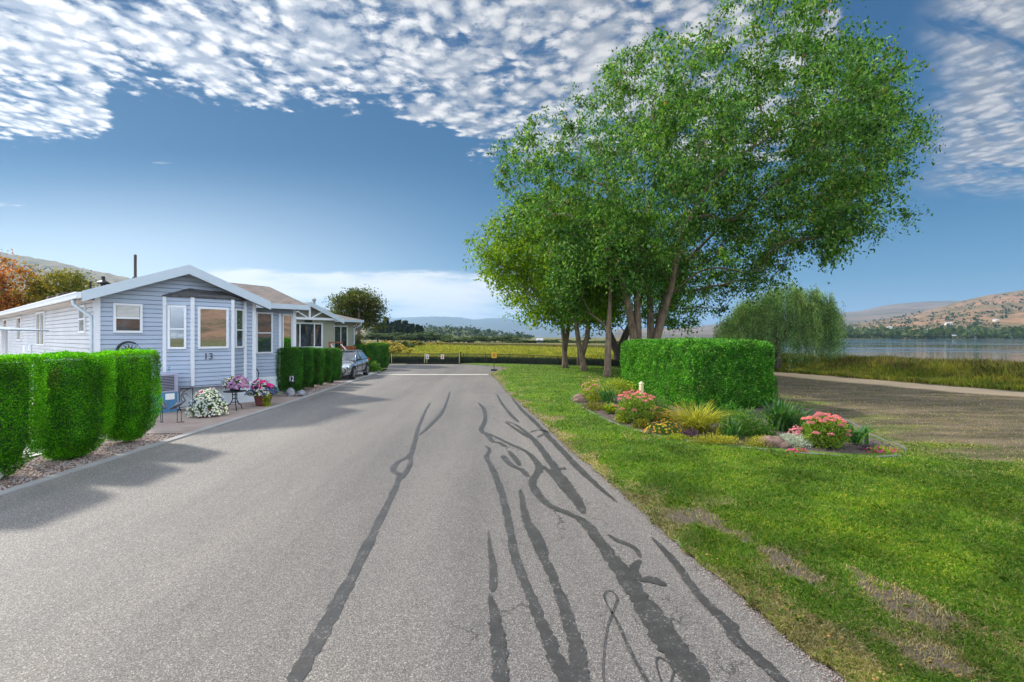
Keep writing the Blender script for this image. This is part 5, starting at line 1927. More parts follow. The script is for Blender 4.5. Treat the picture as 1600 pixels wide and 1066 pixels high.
rr = random.Random(5)
con = [(590, 508, 26), (603, 498, 24), (613, 505, 20), (619, 503, 18), (624, 502, 18), (633, 503, 24), (641, 508, 20), (645, 508, 16), (652, 509, 18), (658, 511, 18), (607, 508, 18), (628, 507, 18), (597, 507, 20), (637, 511, 22)]
for i, (px, ty, w) in enumerate(con):
    lb = 'tallest pointed conifer of the distant grove left of the road end' if i == 1 else 'dark pointed conifer in the distant grove left of the road end'
    put(protoC[i % 3], px, 235 + rr.uniform(-12, 18), ty - 2, w * 2.4, lb, 'conifer', None if i == 1 else 'distant conifers in the grove', rr.uniform(0, 6))
rnd = []
for px in range(592, 665, 7):
    rnd.append((px + rr.uniform(-3, 3), 518 + rr.uniform(-3, 4), 20 + rr.uniform(-4, 6), 215))
for px in range(662, 700, 7):
    rnd.append((px + rr.uniform(-3, 3), 521 + rr.uniform(-3, 3), 18 + rr.uniform(-4, 4), 220))
for px in range(702, 800, 8):
    rnd.append((px + rr.uniform(-3, 3), 524 + rr.uniform(-3, 3), 17 + rr.uniform(-4, 6), 190))
for px in range(800, 990, 9):
    rnd.append((px + rr.uniform(-3, 3), 529 + rr.uniform(-3, 2), 17 + rr.uniform(-4, 6), 178))
for i, (px, ty, w, Y) in enumerate(rnd):
    Yv = Y + rr.uniform(-8, 14)
    lb = 'round green tree in the distant row behind the marsh meadow' if px < 800 else 'round green tree in the distant row across the narrow water'
    put(protoR[i % 4], px, Yv, ty + 4, w * 1.45, lb, 'tree', 'round trees behind the marsh meadow' if px < 800 else 'round trees across the water', rr.uniform(0, 6), -.1)
for i, (px, Y, ty, w) in enumerate([(606, 62, 531, 30), (614, 50, 539, 26), (628, 75, 534, 22), (588, 66, 533, 30), (642, 95, 531, 26), (650, 95, 533, 20), (668, 110, 535, 12), (681, 110, 534, 14), (596, 48, 545, 18), (560, 60, 538, 30), (575, 55, 540, 24)]):
    lb = ['large yellowing shrub just above the left gate post', 'low yellow shrub right behind the left gate leaf'][i] if i < 2 else 'yellow green wild shrub at the left margin of the marsh meadow'
    put(protoY[i % 2] if i % 3 != 2 else protoR[1], px, Y, ty, w * 1.5, lb, 'shrub', None if i < 2 else 'wild shrubs at the meadow margin', rr.uniform(0, 6), -.1)


# woodland dots on the hillsides and along the far shore, each a mass far away
bpy.context.view_layer.update()


def scatter_wood(name, pts, size, mat, label, seed, nq=16):
    r = rng(seed)
    P = np.repeat(pts, nq, 0)
    s = np.repeat(size, nq)
    off = r.normal(0, 1, P.shape) * [.42, .42, .34]
    P = P + off * s[:, None] + np.stack([0 * s, 0 * s, s * .45], 1)
    V = leaf_verts(P, r.normal(0, 1, P.shape), r.normal(0, 1, P.shape), s * r.uniform(.35, .8, len(s)), .9)
    return tag(link_mesh(name, np_mesh(name, V, 4, mat)), label=label, cat='woodland', kind='stuff')


def drape(px, D):
    """height of the hills at a place"""
    X = (px - 800) / F * D
    zs = []
    dg = bpy.context.evaluated_depsgraph_get()
    for x, y in zip(X, D):
        hit, loc, *_ = scene.ray_cast(dg, Vector((x, y, 900)), Vector((0, 0, -1)))
        zs.append(loc.z if hit else 0)
    return np.stack([X, D, zs], 1)


r = rng(301)
k = 520
px = r.uniform(1150, 1750, k); D = 705 + np.abs(r.normal(0, 1, k)) * 45
P = drape(px, D)
scatter_wood('shore_woodland', P, r.uniform(5, 13, k), M['lf_far'], 'belt of dark green trees along the far lake shore below the brown hill', 302)
k = 2600
px = r.uniform(1130, 1800, k); D = 760 + r.random(k) ** 1.6 * 1150
P = drape(px, D)
kp = fbm(P[:, 0] / 170 + 3, P[:, 1] / 110, 4) > .50
scatter_wood('hillside_woodland', P[kp], r.uniform(2.2, 7, kp.sum()) * r.choice([.6, 1, 1.7], kp.sum()), M['lf_con'], 'scattered dark trees and bushes on the brown hillside across the lake', 303, 10)
k = 900
px = r.uniform(-260, 640, k); D = 480 + r.random(k) * 900
P = drape(px, D)
kp = (fbm(P[:, 0] / 150 + 9, P[:, 1] / 120, 4) > .50) & (P[:, 2] > 2)
scatter_wood('hillside_woodland', P[kp], r.uniform(5, 13, kp.sum()), M['lf_con'], 'scattered hazy trees on the hillside behind the long roof at left', 304, 10)
k = 260
px = r.uniform(640, 830, k); D = 500 + r.random(k) * 800
P = drape(px, D)
scatter_wood('hillside_woodland', P, r.uniform(3, 8, k), M['lf_con'], 'small dark trees along the low green ridge beyond the meadow', 305, 10)

# small houses far away
M['hroof'] = simple('pale_house_roof', (0.42, 0.43, 0.45), .6)
M['hwall'] = simple('pale_house_wall', (0.62, 0.58, 0.52), .7)


def far_house(px, Y, w, hgt, label, rz=0.3, z=0.0, roofmat='hroof', group=None):
    X = (px - 800) / F * Y
    o = empty('house', (X, Y, z), rz, label, 'house', group)
    b = MB(); b.box(-w / 2, w / 2, -w * .35, w * .35, -1.0, hgt * .6); b.build('wall', M['hwall'], o)
    q = MB()
    q.add([(-w * .55, -w * .42, hgt * .56), (w * .55, -w * .42, hgt * .56), (w * .55, w * .42, hgt * .56), (-w * .55, w * .42, hgt * .56), (-w * .55, 0, hgt), (w * .55, 0, hgt)],
          [(0, 1, 5, 4), (2, 3, 4, 5), (0, 4, 3), (1, 2, 5), (3, 2, 1, 0)])
    q.build('roof', M[roofmat], o)
    dw = MB()
    dw.box(-.12 * w, -.02 * w, -w * .35 - .04, -w * .35 - .01, .0, hgt * .42)
    for x in (-.36, .12, .3):
        dw.box(x * w, (x + .1) * w, -w * .35 - .04, -w * .35 - .01, hgt * .2, hgt * .42)
    dw.build('window', M['glass'], o)
    return o


far_house(734, 200, 2.6, 2.2, 'small pale blue roofed house among the trees beyond the meadow', .2, 0)
far_house(843, 174, 2.2, 1.8, 'small cream house at the water edge right of the road end', .2, 0)
hl = [(1410, 800, 14), (1431, 880, 16), (1440, 900, 14), (1453, 900, 12), (1482, 1000, 16), (1490, 730, 14), (1476, 735, 12), (1450, 760, 10), (1330, 850, 12), (1390, 725, 9), (1365, 715, 8), (1520, 715, 10), (1596, 760, 16), (1556, 1010, 14)]
hp = drape(np.array([h[0] for h in hl], float), np.array([h[1] for h in hl], float))
for i, ((px, Y, w), p) in enumerate(zip(hl, hp)):
    far_house(px, Y, w * .65, w * .3, 'small white house scattered on the slope across the lake', rr.uniform(-.5, .5), float(p[2]) + .8, 'hroof', 'houses across the lake')

# ================================================================== GARDEN BED
M['soil'] = simple('bed_soil', (0.075, 0.055, 0.045), .95, var=.45, scale=14, bump=1.0, bscale=50)
M['edging'] = simple('grey_edging', (0.12, 0.12, 0.12), .7, var=.25, scale=8)
sb = MB()
cb_ = BEDc.mean(0)
ring = [(p[0], p[1], .045) for p in BEDc]
inn = [(cb_[0] + (p[0] - cb_[0]) * .55, cb_[1] + (p[1] - cb_[1]) * .55, .10) for p in BEDc]
k = len(ring)
sb.add(ring + inn + [(cb_[0], cb_[1], .12)], [(i, (i + 1) % k, k + (i + 1) % k, k + i) for i in range(k)] + [(k + i, k + (i + 1) % k, 2 * k) for i in range(k)])
tag(sb.build('garden_soil', M['soil']), kind='structure')
ed = MB()
ed.tube([(p[0], p[1], .05 + .012 * math.sin(i * .7)) for i, p in enumerate(BEDc[:-22])], .020, 7)
tag(ed.build('bed_edging', M['edging'], smooth=True), label='thin grey edging strip curving round the front of the flower bed', cat='edging')


def strap_plant(name, x, y, n, L, wdt, spread, mat, label, cat='plant', seed=1, arch=1.0, group=None, z=.08):
    """clump of long arching strap leaves"""
    r = rng(seed)
    root = empty(name, (x, y, z), 0, label, cat, group)
    V = []; Fc = []
    K_ = 7
    for i in range(n):
        a = r.uniform(0, 2 * np.pi)
        l = L * r.uniform(.6, 1.15)
        sp = spread * r.uniform(.3, 1.1)
        t = np.linspace(0, 1, K_)
        base = r.normal(0, .07, 2) * (L / .5)
        hr_ = sp * l * t ** 1.3
        hz = l * (t - arch * .62 * t ** 2.3 * (sp / max(spread, .01)))
        w = wdt * r.uniform(.7, 1.2) * np.sin(np.pi * np.clip(t * .86 + .12, 0, 1)) ** .6
        w[-1] = .001
        ca, sa = math.cos(a), math.sin(a)
        tw = r.uniform(-.8, .8)
        sx, sy = -math.sin(a + tw), math.cos(a + tw)
        b0 = len(V)
        for j in range(K_):
            cx_, cy_, cz_ = base[0] + ca * hr_[j], base[1] + sa * hr_[j], max(hz[j], .01)
            V.append((cx_ - sx * w[j] / 2, cy_ - sy * w[j] / 2, cz_))
            V.append((cx_ + sx * w[j] / 2, cy_ + sy * w[j] / 2, cz_))
        for j in range(K_ - 1):
            Fc.append((b0 + 2 * j, b0 + 2 * j + 1, b0 + 2 * j + 3, b0 + 2 * j + 2))
    me = np_mesh('leaves', np.array(V), 4, mat, faces=np.array(Fc), smooth=True)
    link_mesh('leaves', me, root)
    return root


def cushion(name, x, y, rx, ry, h, n, size, mat, label, cat='plant', seed=1, group=None, z=.05, asp=.6, flowers=None, up=.6, rz=0.0):
    """low rounded mass of small leaves; flowers: (material, count, size, part name)"""
    r = rng(seed)
    if name != 'flower_pot':
        rx *= 1.3; ry *= 1.3; h *= 1.12; n = int(n * 1.6)
    root = empty(name, (x, y, z), rz, label, cat, group)
    def pts(k, lo=.0, s=1.0):
        d = r.normal(0, 1, (k, 3)); d /= np.linalg.norm(d, axis=1, keepdims=True); d[:, 2] = np.abs(d[:, 2])
        q = r.uniform(lo, 1, (k, 1)) ** .5
        lum = 1 + (vnoise(d[:, 0:1] * 3 + seed, d[:, 1:2] * 3 + d[:, 2:3] * 2) - .5) * .45
        return d * q * lum * np.array([rx, ry, h]) * s, d
    P, d = pts(n)
    D = d * .8 + r.normal(0, .7, P.shape) + [0, 0, up]
    link_mesh('leaves', np_mesh('leaves', leaf_verts(P, D, r.normal(0, 1, P.shape) + [0, 0, .6], r.uniform(.6, 1.3, n) * size, asp), 4, mat), root)
    for fl in (flowers or []):
        mt, k, sz, nm = fl[:4]
        P, d = pts(k, .8, 1.04)
        if len(fl) > 4:
            P = P[d[:, 2] > fl[4]]; d = d[d[:, 2] > fl[4]]
        if len(fl) > 5:
            s_ = (d * np.array([fl[5][0], fl[5][1], 0])).sum(1) > fl[5][2]
            P = P[s_]; d = d[s_]
        k = len(P)
        # five petals round each centre
        idx = np.repeat(np.arange(k), 5)
        ang = np.tile(np.arange(5) * 2 * np.pi / 5, k) + np.repeat(r.uniform(0, 6, k), 5)
        nrm = unit(d + [0, -.4, .3])[idx]
        a = unit(np.cross(nrm, np.tile([[.3, .2, 1.0]], (len(idx), 1)))); b = np.cross(nrm, a)
        D = a * np.cos(ang)[:, None] + b * np.sin(ang)[:, None] + nrm * .25
        link_mesh(nm, np_mesh(nm, leaf_verts(P[idx], D, nrm, np.repeat(r.uniform(.8, 1.2, k), 5) * sz, .95), 4, mt), root)['kind'] = 'stuff'
    return root


def petal(name, cols, tr=.35):
    return leaf_mat(name, [(i / max(1, len(cols) - 1), c) for i, c in enumerate(cols)], tr, .6, 1.0, (1, 1, 1), 0)


M['pink'] = petal('pink_petal', [(0.55, 0.16, 0.20), (0.72, 0.26, 0.30), (0.62, 0.20, 0.30)])
M['magenta'] = petal('magenta_petal', [(0.62, 0.02, 0.22), (0.78, 0.04, 0.30)])
M['wpetal'] = petal('white_petal', [(0.70, 0.70, 0.72), (0.85, 0.85, 0.85)])
M['lilac'] = petal('lilac_petal', [(0.38, 0.16, 0.50), (0.60, 0.36, 0.62), (0.5, 0.2, 0.4)])
M['blue_f'] = petal('deep_blue_petal', [(0.05, 0.06, 0.20), (0.10, 0.12, 0.34)])
M['yel_f'] = petal('yellow_petal', [(0.55, 0.38, 0.03), (0.75, 0.55, 0.05)])
M['org_f'] = petal('orange_petal', [(0.55, 0.16, 0.04), (0.70, 0.30, 0.05)])
M['lf_iris'] = leaf_mat('iris_leaf', [(0, (0.03, 0.10, 0.03)), (.6, (0.06, 0.17, 0.045)), (1, (0.16, 0.26, 0.07))], .35, .45, 1.0)
M['lf_lime'] = leaf_mat('lime_leaf', [(0, (0.13, 0.20, 0.02)), (.6, (0.28, 0.34, 0.03)), (1, (0.48, 0.46, 0.06))], .4, .5, 1.0)
M['lf_gold'] = leaf_mat('golden_leaf', [(0, (0.17, 0.19, 0.03)), (.6, (0.36, 0.34, 0.04)), (1, (0.52, 0.45, 0.09))], .4, .5, 1.0)
M['lf_green'] = leaf_mat('garden_leaf', [(0, (0.03, 0.10, 0.015)), (.6, (0.07, 0.18, 0.025)), (1, (0.15, 0.26, 0.04))], .35, .5, 1.0)
M['lf_sedum'] = leaf_mat('sedum_leaf', [(0, (0.10, 0.19, 0.03)), (.6, (0.20, 0.31, 0.045)), (1, (0.34, 0.42, 0.07))], .35, .45, 1.0)
M['lf_silver'] = leaf_mat('silver_leaf', [(0, (0.30, 0.34, 0.28)), (1, (0.62, 0.65, 0.58))], .2, .7, 1.0, (1, 1, 1), 0)
M['lf_purple'] = leaf_mat('purple_leaf', [(0, (0.05, 0.025, 0.05)), (1, (0.17, 0.09, 0.16))], .2, .6, 1.0, (1, 1, 1), 0)
M['rock'] = simple('reddish_rock', (0.19, 0.115, 0.085), .85, var=.45, scale=7, bump=.8, bscale=22)
M['rock_g'] = simple('grey_rock', (0.24, 0.25, 0.28), .8, var=.3, scale=6, bump=.6, bscale=20)


def sedum(px, py, w, h, label, seed):
    """bushy stonecrop: fleshy leaves below, flat pink flower heads on top"""
    x, y = G(px, py)
    r = rng(seed)
    root = empty('sedum', (x, y, .06), 0, label, 'flowering plant')
    n = 2600
    d = r.normal(0, 1, (n, 3)); d /= np.linalg.norm(d, axis=1, keepdims=True)
    P = d * (r.random((n, 1)) ** .4) * [w * .46, w * .46, h * .5] + [0, 0, h * .46]
    P[:, 2] = np.maximum(P[:, 2], .02)
    link_mesh('leaves', np_mesh('leaves', leaf_verts(P, d + r.normal(0, .5, P.shape) + [0, 0, .6], r.normal(0, 1, P.shape) + [0, 0, 1], r.uniform(.04, .075, n), .62), 4, M['lf_sedum']), root)
    st = MB(); hd = []
    k = 34
    for i in range(k):
        a = i * 2.4; q = math.sqrt((i + .5) / k) * w * .52
        hz = h * (1.02 - .30 * (q / (w * .52)) ** 2) + r.uniform(-.03, .03)
        if i > k - 9:
            hz *= .68; q *= 1.0
        hx, hy = q * math.cos(a), q * math.sin(a)
        st.tube([(hx * .25, hy * .25, .02), (hx * .8, hy * .8, hz * .6), (hx, hy, hz)], .006, 4, cap=False)
        m_ = 130
        rr_ = np.sqrt(r.random(m_)) * r.uniform(.045, .075); aa = r.uniform(0, 6.28, m_)
        hd.append(np.stack([hx + rr_ * np.cos(aa), hy + rr_ * np.sin(aa), hz + r.uniform(-.008, .018, m_) + .02 * (1 - (rr_ / .07) ** 2)], 1))
    st.build('stem', M['lf_green'], root)
    Q = np.concatenate(hd)
    link_mesh('flower_heads', np_mesh('flower_heads', leaf_verts(Q, r.normal(0, 1, Q.shape) + [0, 0, .3], r.normal(0, .5, Q.shape) + [0, 0, 1], r.uniform(.012, .024, len(Q)), .9), 4, M['pink']), root)
    return root


sedum(994, 664, 1.0, .72, 'tall pink flowering sedum below the white post left of the big hedge', 401)
sedum(1289, 704, .80, .60, 'pink flowering sedum at the right end of the flower bed', 403)


def at(px, py):
    return G(px, py)


def S(fn, name, px, py, *a, **k):
    x, y = at(px, py)
    return fn(name, x, y, *a, **k)


S(cushion, 'sedum', 925, 630, .34, .3, .62, 900, .06, M['lf_lime'], 'lime leaved sedum with dull pink heads near the left tip of the bed', seed=411, flowers=[(M['pink'], 160, .03, 'flower_heads', .6)], cat='flowering plant')
S(strap_plant, 'iris_plant', 950, 634, 90, .62, .035, .75, M['lf_iris'], 'spiky green iris clump left of the pink sedum', seed=412, arch=.7)
S(cushion, 'lime_shrub', 968, 621, .5, .4, .62, 1500, .06, M['lf_lime'], 'yellow lime shrub tucked against the left end of the big hedge', seed=413, cat='shrub')
S(cushion, 'low_shrub', 931, 643, .35, .25, .22, 700, .045, M['lf_olive'], 'low olive green shrub at the left front of the bed', seed=414, cat='shrub')
S(strap_plant, 'hosta', 953, 650, 46, .34, .075, 1.0, M['lf_lime'], 'broad leaved lime hosta close to the grey edging', seed=415, arch=.9)
S(cushion, 'lime_shrub', 972, 664, .16, .14, .36, 420, .05, M['lf_lime'], 'small bright lime plant at the foot of the left pink sedum', seed=416)
S(cushion, 'leafy_plant', 1022, 660, .4, .32, .55, 1500, .07, M['lf_green'], 'green leafy plant between the left sedum and the hedge', seed=417, asp=.4)
S(cushion, 'marigold_plant', 1040, 681, .36, .2, .24, 900, .035, M['lf_green'], 'low bushy plant dotted with yellow and orange flowers', seed=418, flowers=[(M['yel_f'], 90, .026, 'yellow_flowers'), (M['org_f'], 60, .026, 'orange_flowers')], cat='flowering plant')
S(cushion, 'russet_plant', 1044, 664, .26, .18, .26, 600, .04, M['lf_olive'], 'russet red flowered plant behind the marigolds', seed=419, flowers=[(M['org_f'], 110, .024, 'flowers')], cat='flowering plant')
S(strap_plant, 'daylily', 1087, 680, 420, .80, .018, 1.45, M['lf_gold'], 'golden fountain of thin arching daylily leaves before the hedge', seed=420, arch=.95)
S(cushion, 'purple_plant', 1077, 688, .16, .12, .17, 420, .035, M['lf_purple'], 'little dark purple plant under the golden daylily', seed=421)
S(cushion, 'groundcover', 1058, 690, .22, .12, .10, 600, .028, M['lf_lime'], 'thin yellow groundcover along the edging left of the purple plant', seed=422)
S(cushion, 'groundcover', 1118, 697, .42, .16, .17, 1500, .030, M['lf_gold'], 'wide golden yellow groundcover in the middle front of the bed', seed=423)
S(strap_plant, 'iris_plant', 1142, 692, 44, .52, .034, .72, M['lf_iris'], 'pale green iris fan right of the golden daylily', seed=424, arch=.45)
S(cushion, 'green_shrub', 1166, 686, .42, .34, .55, 2300, .05, M['lf_green'], 'rounded fresh green bush before the right end of the hedge', seed=425, cat='shrub', asp=.4)
S(cushion, 'green_shrub', 1140, 668, .36, .3, .48, 1400, .05, M['hedge_d'], 'darker green bush at the foot of the big hedge', seed=426, cat='shrub')
S(strap_plant, 'iris_plant', 1220, 679, 150, .82, .042, .72, M['lf_iris'], 'tall dark green iris clump at the right end of the hedge', seed=427, arch=.6)
S(strap_plant, 'iris_plant', 1248, 682, 60, .62, .038, .8, M['lf_iris'], 'shorter green iris clump left of the right pink sedum', seed=428, arch=.6)
S(cushion, 'groundcover', 1188, 701, .26, .14, .18, 800, .030, M['lf_gold'], 'small golden groundcover beside the reddish rock', seed=429)
S(cushion, 'dusty_miller', 1240, 700, .32, .22, .20, 1500, .032, M['lf_silver'], 'silvery white leaved plant left of the right pink sedum', seed=430)
S(cushion, 'pink_plant', 1252, 690, .22, .14, .24, 300, .03, M['lf_green'], 'small magenta pink flowers behind the silvery plant', seed=431, flowers=[(M['pink'], 160, .028, 'flowers')], cat='flowering plant')
S(cushion, 'pink_plant', 1246, 711, .14, .07, .07, 200, .025, M['lf_lime'], 'tiny pink flowers at the edging before the silvery plant', seed=432, flowers=[(M['magenta'], 50, .02, 'flowers')], cat='flowering plant')
S(strap_plant, 'iris_plant', 1338, 700, 46, .52, .055, .95, M['lf_iris'], 'low spreading iris with broad blades right of the right sedum', seed=433, arch=.75)
S(cushion, 'pink_plant', 1378, 711, .24, .1, .10, 300, .03, M['lf_lime'], 'small plant with pink flowers at the right tip of the bed', seed=434, flowers=[(M['magenta'], 40, .022, 'flowers')], cat='flowering plant')
S(cushion, 'seedling', 1352, 708, .1, .07, .09, 90, .04, M['lf_purple'], 'tiny dark red seedling in the bare soil of the bed', seed=435)


S(cushion, 'leafy_plant', 1196, 690, .2, .16, .26, 500, .05, M['lf_green'], 'small leafy green plant between the golden groundcover and the tall iris', seed=441)
S(cushion, 'leafy_plant', 1004, 672, .2, .14, .18, 420, .05, M['lf_olive'], 'small olive leafy plant before the left pink sedum', seed=442)
S(strap_plant, 'iris_plant', 1124, 688, 30, .34, .022, .8, M['lf_gold'], 'small tuft of yellowing blades between daylily and pale iris', seed=443, arch=.6)
S(strap_plant, 'iris_plant', 1270, 690, 36, .45, .03, .8, M['lf_iris'], 'small green iris tuft just left behind the right pink sedum', seed=444, arch=.6)
S(cushion, 'leafy_plant', 1100, 664, .34, .22, .4, 900, .06, M['hedge_d'], 'dark green leafy plant behind the golden daylily', seed=445)
q = rng(447)
n = 9000
bb = np.array(BEDc)
Xm = q.uniform(bb[:, 0].min(), bb[:, 0].max(), n); Ym = q.uniform(bb[:, 1].min(), bb[:, 1].max(), n)
okm = in_poly(Xm, Ym, [tuple(p) for p in BEDc]) & (Ym < 15)
Xm, Ym = Xm[okm], Ym[okm]
M['chip'] = leaf_mat('bark_chip', [(0, (0.04, 0.025, 0.018)), (.6, (0.12, 0.075, 0.05)), (1, (0.28, 0.21, 0.15))], .05, .9, .5, (1, 1, 1), 0)
P = np.stack([Xm, Ym, np.full(len(Xm), .085) + q.uniform(-.03, .02, len(Xm))], 1)
D = q.normal(0, 1, P.shape); D[:, 2] *= .35
tag(link_mesh('bark_mulch', np_mesh('bark_mulch', leaf_verts(P, D, q.normal(0, .4, P.shape) + [0, 0, 1], q.uniform(.02, .055, len(Xm)), .5), 4, M['chip'])), label='brown bark mulch and litter covering the soil of the flower bed', cat='mulch', kind='stuff')


def rock(px, py, sx, sy, sz, label, mat='rock', seed=1, rz=0.0, group=None, loc=None):
    r = rng(seed)
    x, y = loc if loc else at(px, py)
    V = []; Fc = []
    nu, nv = 14, 9
    for j in range(nv + 1):
        for i in range(nu):
            th = math.pi * j / nv; ph = 2 * math.pi * i / nu
            v = np.array([math.sin(th) * math.cos(ph), math.sin(th) * math.sin(ph), math.cos(th)])
            k = 1 + (float(vnoise(np.array([v[0] * 1.9 + seed]), np.array([v[1] * 1.9 + v[2] * 2.3]))[0]) - .5) * .75
            V.append((v[0] * sx * k, v[1] * sy * k, v[2] * sz * k + sz * .45))
    for j in range(nv):
        for i in range(nu):
            Fc.append((j * nu + i, j * nu + (i + 1) % nu, (j + 1) * nu + (i + 1) % nu, (j + 1) * nu + i))
    mb = MB(); mb.add(V, Fc)
    o = mb.build('rock', M[mat], None, (x, y, .04), rz)
    s = o.modifiers.new('sub', 'SUBSURF'); s.levels = 1; s.render_levels = 1
    return tag(o, label, 'rock', group)


rock(906, 631, .24, .18, .17, 'brown rock at the left tip of the flower bed', seed=3)
rock(1206, 701, .26, .18, .15, 'reddish brown rock at the front of the bed before the tall iris', seed=5)
rock(1222, 703, .14, .12, .09, 'smaller brown rock right of the reddish rock', seed=9)
rock(0, 0, .17, .15, .17, 'grey blue stone under the first dark cedar, left of the sign stake', 'rock_g', 11, loc=(-8.05, 17.45))
rock(0, 0, .17, .15, .13, 'grey blue stone under the first dark cedar, right of the sign stake', 'rock_g', 13, loc=(-7.62, 17.42))
rock(0, 0, .16, .14, .16, 'white stone at the very left edge under the nearest cedar', 'white', 15, loc=(-7.62, 7.02))

wp = empty('marker_post', (*at(1002, 648), 0.0), .4, 'cream white wooden post standing between the pink sedum and the big hedge', 'post')
b = MB(); b.box(-.045, .045, -.045, .045, 0, .88); b.add([(-.06, -.06, .86), (.06, -.06, .86), (.06, .06, .86), (-.06, .06, .86), (0, 0, .93)], [(0, 1, 4), (1, 2, 4), (2, 3, 4), (3, 0, 4), (3, 2, 1, 0)])
M['cream'] = simple('cream_paint', (0.62, 0.52, 0.30), .6, var=.15)
b.build('post', M['cream'], wp, bevel=.006)

# gravel under the left cedars and beyond the patio
M['gravel_base'] = simple('gravel_bed_base', (0.16, 0.12, 0.10), .95, var=.4, scale=30, bump=.8)
mat_pb, t_, p_, _o = new_mat('pebble')
gg = t_.n.new('ShaderNodeNewGeometry')
t_.link(t_.ramp(gg.outputs['Random Per Island'], [(0, (0.16, 0.10, 0.08)), (.35, (0.36, 0.25, 0.21)), (.7, (0.45, 0.36, 0.32)), (1, (0.30, 0.30, 0.33))]), p_.inputs['Base Color'])
p_.inputs['Roughness'].default_value = .8
M['pebble'] = mat_pb


def gravel(name, Y0, Y1, xl, label, n, seed, size):
    base = MB()
    Ys = np.linspace(Y0, Y1, 6)
    vs = []
    for Yv in Ys:
        vs += [(xl, Yv, .016), (kerb_x(Yv) - .175, Yv, .016)]
    base.add(vs, [(2 * i, 2 * i + 1, 2 * i + 3, 2 * i + 2) for i in range(len(Ys) - 1)])
    tag(base.build('gravel_bed', M['gravel_base']), kind='structure')
    r = rng(seed)
    Yp = r.uniform(Y0, Y1, n); kx = np.interp(Yp, [-30, 6.45, 10.54, 15.97, 30.4, 34], [-6.2, -6.88, -7.03, -7.24, -8.1, -8.6]) - .19
    Xp = xl + .02 + r.random(n) * (kx - xl - .02)
    s = size * r.uniform(.5, 1.3, n)
    octv = np.array([(1, 0, 0), (0, 1, 0), (-1, 0, 0), (0, -1, 0), (0, 0, 1), (0, 0, -1)], float)
    a = r.uniform(0, 6.28, n)
    ca, sa = np.cos(a), np.sin(a)
    sc = np.stack([r.uniform(.6, 1, n), r.uniform(.5, .9, n), r.uniform(.35, .6, n)], 1)
    V = octv[None] * sc[:, None, :] * s[:, None, None]
    V = np.stack([V[..., 0] * ca[:, None] - V[..., 1] * sa[:, None], V[..., 0] * sa[:, None] + V[..., 1] * ca[:, None], V[..., 2]], -1)
    tilt = r.normal(0, .25, (n, 1))
    V[..., 2] += V[..., 0] * tilt
    V += np.stack([Xp, Yp, .016 + s * .35], 1)[:, None, :]
    f = np.array([(0, 1, 4), (1, 2, 4), (2, 3, 4), (3, 0, 4), (1, 0, 5), (2, 1, 5), (3, 2, 5), (0, 3, 5)])
    Fc = (np.arange(n)[:, None, None] * 6 + f[None]).reshape(-1, 3)
    tag(link_mesh(name, np_mesh(name, V.reshape(-1, 3), 3, M['pebble'], faces=Fc)), label=label, cat='gravel', kind='stuff')


gravel('gravel', 4.6, 10.5, -8.42, 'pinkish gravel under the clipped cedars at left', 9000, 501, .026)
gravel('gravel', 17.35, 23.0, -8.95, 'grey gravel strip under the five dark cedars', 5000, 503, .03)
# loose grit and crumbs along the ragged road edge
r = rng(509)
n = 3200
Yp = 1 / r.uniform(1 / 22.0, 1 / 2.6, n)
Xp = edge_x(Yp) + r.normal(0.01, .07, n)
s = r.uniform(.003, .008, n) * np.maximum(1, Yp / 7)
octv = np.array([(1, 0, 0), (0, 1, 0), (-1, 0, 0), (0, -1, 0), (0, 0, .7), (0, 0, -.7)], float)
V = octv[None] * s[:, None, None] * r.uniform(.6, 1.2, (n, 1, 3)) + np.stack([Xp, Yp, s * .3 + .004 + .016 * (Xp > edge_x(Yp))], 1)[:, None, :]
f = np.array([(0, 1, 4), (1, 2, 4), (2, 3, 4), (3, 0, 4), (1, 0, 5), (2, 1, 5), (3, 2, 5), (0, 3, 5)])
tag(link_mesh('road_grit', np_mesh('road_grit', V.reshape(-1, 3), 3, M['pebble'], faces=(np.arange(n)[:, None, None] * 6 + f[None]).reshape(-1, 3))), label='loose grit scattered along the ragged right edge of the asphalt', cat='grit', kind='stuff')
eb = MB(); eb.box(-8.46, -8.43, 4.6, 10.55, 0, .05); eb.box(-8.46, -7.25, 10.52, 10.56, 0, .035)
tag(eb.build('bed_edging', M['bark_d']), label='dark border strip between the pink gravel and the pale driveway', cat='edging')

# ================================================================== PATIO THINGS
def home_pt(s, off, z=0.0):
    """a point before the front wall of number 13: s from its left corner, off outwards"""
    ca, sa = math.cos(HA), math.sin(HA)
    lx, ly = -W + s, -off
    return (HR[0] + lx * ca - ly * sa, HR[1] + lx * sa + ly * ca, z)


# heat pump cabinet
M['blue_box'] = simple('blue_painted_metal', (0.07, 0.20, 0.36), .45, var=.12, spec=.4)
M['grey_box'] = simple('lavender_grey_metal', (0.36, 0.36, 0.48), .45, var=.06)
M['grille'] = simple('dark_grille', (0.03, 0.032, 0.04), .5)
ac = empty('heat_pump', home_pt(1.22, .12), HA, 'blue and grey metal heat pump cabinet with a dark grille behind the herons', 'heat pump')
b = MB(); b.box(-.45, .42, -.62, 0, .05, .60); b.build('cabinet', M['blue_box'], ac, bevel=.012)
b = MB(); b.box(-.45, .44, -.62, 0, .603, 1.13); b.build('upper_cabinet', M['grey_box'], ac, bevel=.012)
b = MB()
b.box(-.41, .34, -.632, -.622, .66, 1.07)
b.build('grille', M['grille'], ac)
b = MB()
for i in range(9):
    b.box(-.41, .34, -.645, -.632, .68 + i * .044, .692 + i * .044)
b.build('louvre', M['grey_box'], ac)
b = MB(); b.box(.13, .35, -.626, -.6215, .40, .57); b.build('notice', M['white'], ac)
